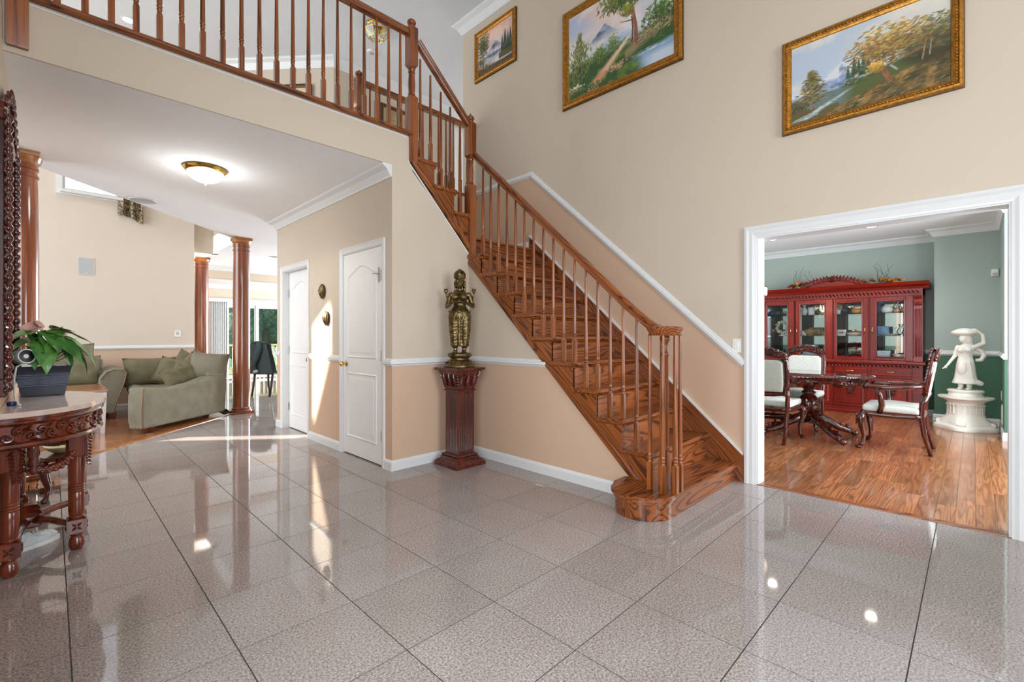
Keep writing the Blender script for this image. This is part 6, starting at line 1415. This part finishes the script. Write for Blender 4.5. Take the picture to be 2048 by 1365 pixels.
CUP = [(.022, 0), (.026, .006), (.038, .05), (.040, .07), (.036, .07), (.03, .02), (.002, .015)]
GOB = [(.03, 0), (.03, .004), (.006, .012), (.006, .06), (.026, .085), (.032, .13), (.029, .13), (.02, .085), (.002, .075)]
CAKE = [(.06, 0), (.06, .006), (.014, .02), (.014, .07), (.11, .085), (.115, .095), (.002, .09)]
pot('squat round white jar on the top cabinet shelf', 'jar', 'round_jar', .94, S2, JAR, WHT)
pot('cobalt blue vase beside the white jar', 'vase', 'vase', 1.04, S2, VASE, BLU, x=9.14)
pot('clear glass vase behind the peach pieces', 'vase', 'glass_vase', .84, S2, VASE, M['glass_t'], x=9.15)
pot('round peach ceramic fruit on the top shelf', 'ornament', 'ceramic_fruit', .815, S2, [(.02, 0), (.045, .015), (.05, .04), (.03, .065), (.006, .075)], PCH, grp='peach ceramic fruit')
pot('taller peach ceramic fruit at the right end of the top shelf', 'ornament', 'ceramic_fruit', .735, S2, [(.02, 0), (.045, .02), (.04, .06), (.018, .085), (.004, .095)], PCH, x=9.03, grp='peach ceramic fruit')
t = wthing('picture_plate', 'blue picture plate leaning on the middle shelf behind the right door', 'plate', (9.12, .99, S1))
MB().box(9.10, 9.112, .92, 1.06, S1, S1+.15, .003).build('panel', PIC, t); MB().box(9.112, 9.15, .96, 1.02, S1, S1+.05).build('stand', WHT, t)
pot('wide white platter on the middle shelf behind the right door', 'platter', 'platter', .92, S1, [(.06, 0), (.10, .012), (.15, .035), (.155, .04), (.1, .025), (.002, .018)], WHT, x=9.11, sc=.85)
pot('clear glass pitcher on the middle shelf at the right end', 'pitcher', 'glass_pitcher', .77, S1, VASE, M['glass_t'], x=9.0, handle=(.05, .05, .13))
for k_ in range(2):
    t = wthing('storage_box', 'white box with gold label, %s of two stacked at the cabinet bottom' % ('upper' if k_ else 'lower'), 'box', (9.02, .98, S0+.075*k_), 'white boxes in the cabinet'); MB().box(8.97, 9.09, .90, 1.05, S0+.001+.075*k_, S0+.074+.075*k_, .004).build('box', TUP, t); MB().box(8.968, 8.971, .955, 1.0, S0+.035+.075*k_, S0+.048+.075*k_).build('label_plate', GLD, t)
pot('deep white bowl at the bottom right of the cabinet', 'bowl', 'bowl', .765, S0, BOWL, WHT, sc=1.25)
t = pot('black iron teapot on the top shelf', 'teapot', 'teapot', 1.475, S2, [(.05, 0), (.08, .02), (.09, .06), (.075, .10), (.04, .12), (.012, .125), (.014, .14), (.002, .145)], BLK, handle=(.08, .04, .10)); MB().tube([(9.06, 1.40, S2+.06), (9.06, 1.36, S2+.09), (9.06, 1.345, S2+.115)], [.018, .012, .010], 8).build('spout', BLK, t, 180)
t = wthing('orange_basket', 'orange ceramic basket with a slot handle on the top shelf', 'basket', (9.04, 1.29, S2)); MB().lathe([(.05, 0), (.085, .015), (.095, .045), (.088, .07), (.07, .08), (.002, .075)], (9.04, 1.29, S2), 24).build('body', ORG, t, 45); MB().tube([(9.04, 1.21, S2+.07), (9.04, 1.24, S2+.115), (9.04, 1.29, S2+.125), (9.04, 1.34, S2+.115), (9.04, 1.37, S2+.07)], .012, 8).build('handle', ORG, t, 180)
pot('small white mug on the top shelf beside the teapot', 'mug', 'mug', 1.545, S2, CUP, WHT, x=9.0, handle=(.038, .015, .055))
t = wthing('gift_box', 'white gift box with pink window on the middle shelf', 'box', (9.04, 1.515, S1)); MB().box(9.0, 9.08, 1.455, 1.562, S1+.001, S1+.10, .003).build('box', WHT, t); MB().box(8.998, 9.001, 1.475, 1.54, S1+.03, S1+.07).build('window', pm('mauve_print', (170, 130, 140)), t)
pot('orange lidded serving dish on the middle shelf', 'dish', 'serving_dish', 1.33, S1, [(.06, 0), (.10, .015), (.115, .04), (.112, .05), (.06, .05), (.002, .05)], WHT, lid=(.105, .05, ORG))
pot('clear glass cake stand at the cabinet bottom', 'cake stand', 'cake_stand', 1.44, S0, CAKE, M['glass_t']); pot('flat gold rimmed plate at the cabinet bottom', 'plate', 'plate', 1.29, S0, PLATE, GLD, sc=1.15)
for y in (1.24, 1.37): pot('clear stemmed glass among the cake stands', 'glass', 'goblet', y, S0, GOB, M['glass_t'], x=9.18, grp='stemmed glasses behind the second door')
pot('tall white pitcher at the left of the top shelf', 'pitcher', 'pitcher', 2.035, S2, VASE, WHT, handle=(.045, .05, .14)); pot('square white canister on the top shelf', 'canister', 'canister', 1.93, S2, [(.045, 0), (.05, .01), (.05, .12), (.046, .13), (.002, .13)], WHT); pot('gold banded cup at the right of the top shelf', 'cup', 'teacup', 1.77, S2, CUP, GLD, sc=1.3, handle=(.05, .02, .07)); pot('black bowl on the top shelf behind the canister', 'bowl', 'bowl', 1.86, S2, BOWL, BLK, x=9.2, sc=1.1)
pot('gold banded soup tureen on the middle shelf', 'tureen', 'soup_tureen', 1.95, S1, BOWL, GLD, sc=1.15, lid=(.09, .088, GLD)); pot('gold banded teacup beside the brown box', 'cup', 'teacup', 1.76, S1, CUP, GLD, handle=(.038, .015, .055)); pot('white sugar bowl at the left of the middle shelf', 'jar', 'sugar_bowl', 2.045, S1, JAR, WHT, sc=.8)
t = wthing('gift_box', 'brown box standing behind the soup tureen', 'box', (9.2, 1.88, S1)); MB().box(9.17, 9.24, 1.80, 1.98, S1+.001, S1+.145, .003).build('box', BRN, t); MB().box(9.166, 9.17, 1.83, 1.95, S1+.03, S1+.11).build('window', GLD, t)
for k_ in range(3):
    t = wthing('food_container', 'pale blue plastic container, %s of the stack of three' % ('lowest', 'middle', 'top')[k_], 'container', (9.05, 1.95, S0+.075*k_), 'stacked pale blue containers'); s_ = .10-.005*k_; MB().sqlathe([(s_*.9, 0), (s_, .055), (s_*1.06, .056), (s_*1.06, .070), (s_, .074)], (9.05, 1.95, S0+.001+.075*k_)).build('tub', TUP, t); MB().sqlathe([(s_*1.08, .060), (s_*1.08, .068)], (9.05, 1.95, S0+.001+.075*k_)).build('rim', WHT, t)
pot('floral plate standing at the bottom behind the third door', 'plate', 'plate', 1.77, S0, PLATE, IVO, sc=1.1)
pot('blue and white jar at the left end of the top shelf', 'jar', 'round_jar', 2.535, S2, JAR, BLU, sc=.8)
for y in (2.44, 2.35): pot('round glass dish standing on the top left shelf', 'dish', 'glass_dish', y, S2, JAR, M['glass_t'], sc=.7, grp='round glass dishes')
pot('tiny white cup on the top left shelf', 'cup', 'teacup', 2.265, S2, CUP, WHT, sc=.8, handle=(.032, .012, .045))
t = wthing('flower_wreath', 'ivory floral wreath ornament on a white foot behind the left door', 'ornament', (9.05, 2.36, S1)); q = MB(); rr = random.Random(9)
for i in range(46): a = 2*PI*i/46; r = .085+rr.uniform(-.018, .018); q.ell((9.05+rr.uniform(-.02, .02), 2.36+r*math.cos(a), S1+.15+r*1.15*math.sin(a)), .021, nu=7, nv=5)
q.build('blossoms', IVO, t, 180, fix=False)['kind'] = 'stuff'; MB().lathe([(.06, 0), (.06, .01), (.03, .02), (.025, .045), (.05, .055)], (9.05, 2.36, S1), 20).build('foot', WHT, t, 45)
t = wthing('silk_flower', 'pink silk flower lying on the middle left shelf', 'flower', (9.02, 2.54, S1)); 
for i in range(7): a = 2*PI*i/7; o = leafmesh(.075, .03, .3, False, .2, 5, 3).build_loc('petal', PNK, t, (9.02, 2.54, S1+.08), (a, -.3, -PI/2))
MB().tube([(9.02, 2.54, S1+.002), (9.02, 2.54, S1+.075)], .006, 6).build('stem', M['stem'], t)
for i, y in enumerate((2.27, 2.33, 2.39, 2.45, 2.51)): pot('clear goblet in the row at the bottom left of the cabinet', 'glass', 'goblet', y, S0, GOB, M['glass_t'], x=9.10, grp='goblets behind the left door')
pot('gold rimmed bowl in front of the goblets', 'bowl', 'bowl', 2.52, S0, BOWL, IVO, x=9.0, sc=.9); pot('small peach bowl in front of the goblets', 'bowl', 'bowl', 2.33, S0, BOWL, PCH, x=8.99, sc=.6)
# ---- dining table
dt = wthing('dining_table', 'long oval dark mahogany dining table with carved pedestal and gadrooned edge', 'table', (6.5, 2.12, 0)); TX, TY, TA, TB = 6.52, 2.12, .56, 1.34
def oval(k_, z): return [(TX+TA*k_*math.copysign(abs(math.cos(a))**.85, math.cos(a)), TY+TB*k_*math.copysign(abs(math.sin(a))**.85, math.sin(a)), z) for a in [2*PI*i/64 for i in range(64)]]
tp_ = MB(); rows = [(.97, .715), (.985, .722), (1.0, .732), (1.0, .748), (.99, .757), (.96, .76)]
vs = [p for k_, z in rows for p in oval(k_, z)]; fs = [(j*64+i, j*64+(i+1) % 64, (j+1)*64+(i+1) % 64, (j+1)*64+i) for j in range(5) for i in range(64)]+[tuple(range(64))[::-1], tuple(range(320, 384))]
M['mahog_top'] = wood('polished_mahogany_top', (52, 14, 8), (96, 30, 16), (120, 44, 22), 1, rough=.08, coat=.8, freq=4); tp_.add(vs, fs); tp_.build('tabletop', M['mahog_top'], dt, 40)
gd = MB()
for i in range(170):
    a = 2*PI*i/170; x = TX+TA*1.0*math.copysign(abs(math.cos(a))**.85, math.cos(a)); y = TY+TB*1.0*math.copysign(abs(math.sin(a))**.85, math.sin(a)); gd.ell((x, y, .738), (.011, .011, .010), nu=6, nv=4)
gd.build('gadroon_edge', M['mahog'], dt, 180, fix=False)['kind'] = 'stuff'
sk_ = MB(); n = 96; vs = []
for i in range(n):
    a = 2*PI*i/n; x = math.copysign(abs(math.cos(a))**.85, math.cos(a)); y = math.copysign(abs(math.sin(a))**.85, math.sin(a)); zb = .645-.022*math.cos(12*a)-.012*math.cos(24*a)
    for k_, z in ((.95, .718), (.93, .70), (.945, (zb+.70)/2), (.90, zb), (.87, zb+.02), (.87, .718)): vs.append((TX+TA*k_*x, TY+TB*k_*y, z))
sk_.add(vs, [(i*6+j, ((i+1) % n)*6+j, ((i+1) % n)*6+(j+1) % 6, i*6+(j+1) % 6) for i in range(n) for j in range(6)]); sk_.build('apron', M['mahog'], dt, 60)
c = MB()
for i in range(60):
    a = 2*PI*i/60; x = TX+TA*.95*math.copysign(abs(math.cos(a))**.85, math.cos(a)); y = TY+TB*.95*math.copysign(abs(math.sin(a))**.85, math.sin(a)); nr = Vector((math.cos(a)/TA, math.sin(a)/TB, 0)).normalized(); tg = Vector((-nr.y, nr.x, 0))
    scroll(c, Vector((x, y, .675)), .022, 1.2, tg, (0, 0, 1), .007, .004, a0=i, n=10, dirn=(-1)**i); leaf(c, Vector((x, y, .69)), Vector((x, y, .645))+tg*.03*(-1)**i, .012, .012, nr)
c.build('apron_carving', M['mahog'], dt, 60, fix=False)['kind'] = 'stuff'
for y in (1.42, 2.82):
    p = MB().lathe([(.10, .20), (.085, .225), (.06, .24), (.055, .255), (.085, .275), (.115, .33), (.125, .38), (.115, .43), (.08, .475), (.055, .50), (.075, .515), (.075, .53), (.05, .545), (.07, .58), (.11, .62), (.16, .66), (.2, .70)], (TX, y, 0), 28).build('pedestal', M['mahog'], dt, 50)
    c = MB()
    for i in range(12):
        a = 2*PI*i/12; d_ = Vector((math.cos(a), math.sin(a), 0)); b0 = Vector((TX, y, .28))+d_*.088
        for k_ in range(4): leaf(c, b0+d_*(.010*k_)+Vector((0, 0, .035*k_)), b0+d_*(.045-.006*k_)+Vector((0, 0, .045*k_+.045)), .02, .014, d_)
    c.build('acanthus_carving', M['mahog'], p, 50, fix=False)['kind'] = 'stuff'
    for a in (PI/4, 3*PI/4, 5*PI/4, 7*PI/4):
        d_ = Vector((math.cos(a)*.95, math.sin(a)*1.1, 0)); o_ = Vector((TX, y, 0))
        lg = MB().tube([o_+d_*q+Vector((0, 0, z)) for q, z in ((.03, .20), (.12, .21), (.22, .17), (.34, .10), (.44, .065), (.50, .045))], [.055, .058, .05, .040, .036, .030], 10).ell(o_+d_*.52+Vector((0, 0, .036)), (.042, .042, .036)).build('leg', M['mahog'], dt, 180)
        c = MB(); sdv = Vector((-d_.y, d_.x, 0)).normalized()
        for k_ in range(9): q = .12+.04*k_; z = .235-.018*k_; leaf(c, o_+d_*q+Vector((0, 0, z)), o_+d_*(q+.07)+sdv*.03*(-1)**k_+Vector((0, 0, z-.01)), .018, .016, Vector((0, 0, 1)))
        scroll(c, o_+d_*.44+Vector((0, 0, .11)), .03, 1.3, d_.normalized(), (0, 0, 1), .012, .008, n=14); c.build('leg_carving', M['mahog'], lg, 50, fix=False)['kind'] = 'stuff'
MB().tube([(TX, 1.5, .20), (TX, 2.12, .17), (TX, 2.74, .20)], [.035, .045, .035], 10).build('stretcher', M['mahog'], dt, 180)
# ---- chairs (front towards -y)
def dining_chair(label, loc, rot, arms=False, grp='carved chairs around the dining table'):
    t = thing('dining_armchair' if arms else 'dining_chair', label, 'chair', loc, rot, grp); W_ = .265 if arms else .25
    sc_ = MB().box(-W_, W_, -.25, .22, .405, .45).ell((0, -.01, .45), (W_*.96, .235, .055)).box(-W_, W_, -.25, .21, .42, .475); sculpt('seat_cushion', sc_, M['cream'], t, .014, 4)
    ap_ = MB()
    for a, b_ in (((-W_, -.25), (W_, -.25)), ((W_, -.25), (W_*.9, .23)), ((W_*.9, .23), (-W_*.9, .23)), ((-W_*.9, .23), (-W_, -.25))):
        pts = [(a[0]+(b_[0]-a[0])*i/8, a[1]+(b_[1]-a[1])*i/8, .385-.012*math.sin(PI*i/8)) for i in range(9)]; ap_.tube(pts, .026, 8, flat=.8)
    ap_.build('seat_rail', M['mahog'], t, 180)
    for s_ in (-1, 1):
        fl2 = MB().tube([(s_*W_*.96, -.235, .40), (s_*(W_+.02), -.255, .33), (s_*(W_+.01), -.25, .24), (s_*(W_-.02), -.235, .14), (s_*(W_-.02), -.24, .06), (s_*(W_), -.265, .022)], [.030, .038, .030, .021, .018, .024], 10).ell((s_*(W_+.003), -.275, .018), (.026, .034, .018)).build('front_leg', M['mahog'], t, 180)
        c = MB()
        for k_ in range(3): leaf(c, (s_*(W_+.02), -.285, .385-.03*k_), (s_*(W_+.03), -.292, .32-.035*k_), .016, .012, (s_*.4, -1, 0))
        c.build('knee_carving', M['mahog'], fl2, 50, fix=False)['kind'] = 'stuff'
        MB().tube([(s_*W_*.80, .30, 0), (s_*W_*.86, .25, .2), (s_*W_*.88, .225, .40), (s_*W_*.90, .235, .52), (s_*W_*.92, .27, .60)], [.019, .022, .026, .024, .022], 8).build('back_leg', M['mahog'], t, 180)
    # back: carved frame around a padded panel, leaning back
    ln = lambda z: .235+.16*(z-.50)
    bw = W_*.92; out = [(-bw*.86, .56), (-bw*.98, .68), (-bw, .82), (-bw*.98, .92), (-bw*.75, .985), (-bw*.35, 1.01), (0, 1.035), (bw*.35, 1.01), (bw*.75, .985), (bw*.98, .92), (bw, .82), (bw*.98, .68), (bw*.86, .56), (bw*.4, .545), (0, .54), (-bw*.4, .545)]
    bf = MB().tube([(x, ln(z), z) for x, z in out], .027, 8, closed=True, flat=.9); bf.tube([(x, ln(z), z) for x, z in [(-bw*.8, .975), (-bw*.4, 1.0), (0, 1.02), (bw*.4, 1.0), (bw*.8, .975)]], .032, 8)
    bfo = bf.build('back_frame', M['mahog'], t, 180)
    c = MB()
    for i in range(24):
        f = i/23; x = -bw*.95+2*bw*.95*f; z = .955+.085*math.sin(PI*f)**.8+.016*(i % 2)
        for sg in (-1, 1):
            scroll(c, (x, ln(z)+sg*.026, z), .026, 1.2, (1, 0, 0), (0, 0, 1), .010, .007, a0=i*1.7, n=10); leaf(c, (x, ln(z)+sg*.024, z-.012), (x+.04*(-1)**i, ln(z)+sg*.032, z+.03), .013, .013, (0, sg, 0))
    for s_ in (-1, 1):
        for i in range(9): z = .60+.036*i; leaf(c, (s_*bw*.97, ln(z)-.02, z), (s_*bw*1.07, ln(z)-.01, z+.035), .012, .012, (s_*.5, -.8, 0)); leaf(c, (s_*bw*.97, ln(z)+.02, z), (s_*bw*1.07, ln(z)+.012, z+.035), .012, .012, (s_*.5, .8, 0))
    for k_ in range(5): a = PI*(k_+.5)/5; leaf(c, (0, ln(1.03), 1.025), (.06*math.cos(a), ln(1.03), 1.035+.045*math.sin(a)), .014, .014, (0, 1, 0)); leaf(c, (0, ln(1.03), 1.025), (.06*math.cos(a), ln(1.03), 1.035+.045*math.sin(a)), .014, .014, (0, -1, 0))
    c.build('crest_carving', M['mahog'], bfo, 50, fix=False)['kind'] = 'stuff'
    pd_ = MB().prism([(-bw*.82, .575), (bw*.82, .575), (bw*.87, .75), (bw*.86, .90), (bw*.7, .935), (-bw*.7, .935), (-bw*.86, .90), (-bw*.87, .75)], -.028, .028, Matrix(((1, 0, 0, 0), (0, .16, 1, .235-.08), (0, 1, 0, 0), (0, 0, 0, 1)))); sculpt('back_pad', pd_, M['cream'], t, .012, 4)
    if arms:
        for s_ in (-1, 1):
            MB().tube([(s_*bw*.98, ln(.70), .70), (s_*(W_+.02), .12, .675), (s_*(W_+.035), -.06, .665), (s_*(W_+.03), -.20, .668), (s_*(W_+.01), -.23, .655)], [.020, .022, .026, .026, .020], 10, flat=.8).build('arm', M['mahog'], t, 180)
            MB().tube([(s_*(W_+.028), -.12, .66), (s_*(W_+.022), -.09, .58), (s_*(W_+.002), -.08, .48), (s_*(W_-.005), -.10, .40)], [.022, .024, .028, .026], 8).build('arm_post', M['mahog'], t, 180)
    return t
dining_chair('carved mahogany chair showing its cream padded back beside the dining opening', (6.00, 1.68, 0), PI/2)
dining_chair('carved mahogany chair facing out on the cabinet side of the table', (7.12, 1.66, 0), -PI/2)
dining_chair('carved mahogany armchair with cream seat at the head of the dining table', (6.42, .60, 0), PI, True)
# ---- chandelier, mostly behind the opening's casing
ch = wthing('chandelier', 'gold chandelier with tiers of hanging crystals above the dining table', 'chandelier', (6.5, 2.12, 1.6)); M['crystal'] = emit('lit_crystal', (255, 226, 170), .7, (255, 240, 214))
MB().tube([(6.5, 2.12, ZC), (6.5, 2.12, 1.95)], .008, 6).lathe([(.06, ZC-.03), (.06, ZC-.002)], (6.5, 2.12, 0), 16).build('rod', M['brass'], ch)
for r, z in ((.12, 1.95), (.23, 1.84), (.15, 1.68)):
    MB().tube([(6.5+r*math.cos(2*PI*i/32), 2.12+r*math.sin(2*PI*i/32), z) for i in range(32)], .010, 6, closed=True).build('ring', M['brass'], ch, 180)
    q = MB(); n = int(r*110)
    for i in range(n): a = 2*PI*i/n; q.lathe([(.002, -.11), (.010, -.09), (.010, -.02), (.002, 0)], (6.5+r*math.cos(a), 2.12+r*math.sin(a), z), 6)
    q.build('crystals', M['crystal'], ch)['kind'] = 'stuff'
lamp('chandelier_glow', (6.5, 2.12, 1.80), 12, .15)
# ---- white statue on pedestal
wsx, wsy = 8.36, .075
wp = thing('statue_pedestal', 'white baroque plaster pedestal with scroll feet by the green wall', 'pedestal', (wsx, wsy, 0), -1.72)
def poly8(r, z, k_=.12): return [(r*(1+k_*math.cos(4*a))*math.cos(a), r*(1+k_*math.cos(4*a))*math.sin(a), z) for a in [2*PI*i/48 for i in range(48)]]
rows = [(.28, 0), (.285, .01), (.28, .045), (.262, .055), (.235, .07), (.225, .11), (.19, .15), (.172, .20), (.165, .30), (.168, .315), (.178, .33), (.17, .34), (.18, .36), (.22, .385), (.255, .40), (.26, .405), (.26, .425), (.24, .43)]
pb = MB(); vs = [p for r, z in rows for p in poly8(r, z, .10 if z < .12 else (.05 if z < .33 else .02))]; pb.add(vs, [(j*48+i, j*48+(i+1) % 48, (j+1)*48+(i+1) % 48, (j+1)*48+i) for j in range(len(rows)-1) for i in range(48)]+[tuple(range(48))[::-1], tuple((len(rows)-1)*48+i for i in range(48))]); pb.build('column', M['marble'], wp, 35)
MB().lathe([(.165, .428), (.17, .44), (.16, .47), (.175, .485), (.178, .50), (.165, .512), (.002, .512)], n=40).build('turntable', M['marble'], wp, 40)
c = MB()
for i in range(24): a = 2*PI*i/24; c.ell((.175*math.cos(a), .175*math.sin(a), .318), (.012, .012, .014), nu=8, nv=5); c.tube([(.172*math.cos(a), .172*math.sin(a), .21), (.170*math.cos(a), .170*math.sin(a), .30)], .008, 6)
for i in range(4):
    a = 2*PI*i/4; d_ = Vector((math.cos(a), math.sin(a), 0)); c.tube([d_*.25+Vector((-d_.y*s_, d_.x*s_, .085)) for s_ in (-.045, -.02, 0, .02, .045)], [.030, .036, .036, .036, .030], 12)
c.build('scroll_ornament', M['marble'], wp, 60, fix=False)['kind'] = 'stuff'
wf = thing('white_statue', 'white statue of a woman steadying a basket on her head', 'statue', (wsx, wsy, .512), -1.72)
B = MB()
for x in (-.045, .035):
    E_((x-.005, -.03, .014), (.026, .05, .016)); cap((x, .0, .02), (x, .0, .10), .024, .030)
B.lathe([(.125, .075), (.13, .085), (.11, .15), (.098, .24), (.09, .32), (.078, .38), (.068, .42), (.070, .45), (.085, .50), (.082, .54), (.05, .57), (.03, .585)], n=28, sy=.68)
E_((.09, .0, .105), (.085, .045, .035), ry(.25)); E_((.12, .0, .085), (.05, .03, .022), ry(.3)); E_((-.02, -.05, .27), (.05, .04, .10))
for k_ in range(6): cap((-.09+.034*k_, -.075+.012*abs(k_-2.5), .085), (-.05+.02*k_, -.055, .36), .012, .006)
for s_ in (-1, 1): E_((s_*.036, -.05, .51), (.034, .034, .034))
cap((-.072, .0, .545), (-.10, -.01, .43), .028, .022); cap((-.10, -.01, .43), (-.165, -.05, .31), .021, .014); E_((-.18, -.06, .287), (.014, .012, .022)); 
for k_ in range(4): cap((-.182-.004*k_, -.058-.006*k_, .28), (-.200-.003*k_, -.062-.006*k_, .262), .006, .005, 2)
cap((-.168, -.065, .29), (-.165, -.085, .272), .006, .005, 2)
cap((.075, .0, .545), (.165, .0, .60), .029, .024); E_((.168, .0, .60), .026); cap((.168, .0, .60), (.16, .0, .70), .023, .019); cap((.16, .0, .70), (.105, -.015, .765), .018, .013); E_((.085, -.02, .775), (.028, .016, .012))
for k_ in range(4): cap((.07, -.035+.010*k_, .778), (.042, -.035+.010*k_, .775), .006, .005, 2)
cap((-.0, .0, .57), (-.012, -.006, .62), .026, .024); E_((-.015, -.012, .655), (.046, .052, .058)); E_((-.03, -.045, .635), (.02, .02, .02)); E_((-.040, -.058, .652), (.008, .012, .012)); E_((-.038, -.052, .636), (.012, .008, .004)); E_((.02, .01, .64), (.045, .05, .065)); E_((.035, .015, .59), (.035, .03, .045))
for s_ in (-1, 1): E_((-.033+s_*.018, -.052, .664), (.008, .006, .004))
E_((-.01, .0, .737), (.132, .10, .046)); E_((-.01, .0, .755), (.10, .08, .038))
B.tube([(.085, .03, .53), (.14, .035, .50), (.165, .03, .44), (.14, .02, .385), (.09, .01, .38)], [.022, .026, .028, .026, .02], 10)
sculpt('figure', B, M['marble'], wf, .0055, 2)
# ---- small wall fittings
ms = wthing('motion_sensor', 'small white motion sensor high in the green corner', 'sensor', (8.94, -.20, 2.05)); 
MB().box(8.905, 8.949, -.235, -.165, 2.00, 2.10, .008).build('housing', M['plastic'], ms); MB().box(8.900, 8.907, -.222, -.178, 2.012, 2.05, .003).build('lens', M['grey'], ms)
ot = wthing('wall_outlet', 'white wall outlet low on the dark green return wall', 'outlet', (8.4, -.25, .45)); MB().box(8.36, 8.44, -.249, -.243, .40, .52, .002).build('cover_plate', M['plastic'], ot); MB().box(8.385, 8.415, -.244, -.240, .475, .505).box(8.385, 8.415, -.244, -.240, .415, .445).build('socket', M['grey'], ot)
vt_ = wthing('wall_vent', 'tall white wall vent under the outlet on the green return wall', 'vent', (8.2, -.25, .25)); MB().box(8.05, 8.30, -.249, -.242, .13, .37, .003).build('frame', M['plastic'], vt_)
for i in range(8): MB().box(8.07, 8.28, -.246, -.238, .15+.026*i, .165+.026*i).build('louvre', M['plastic'], vt_)
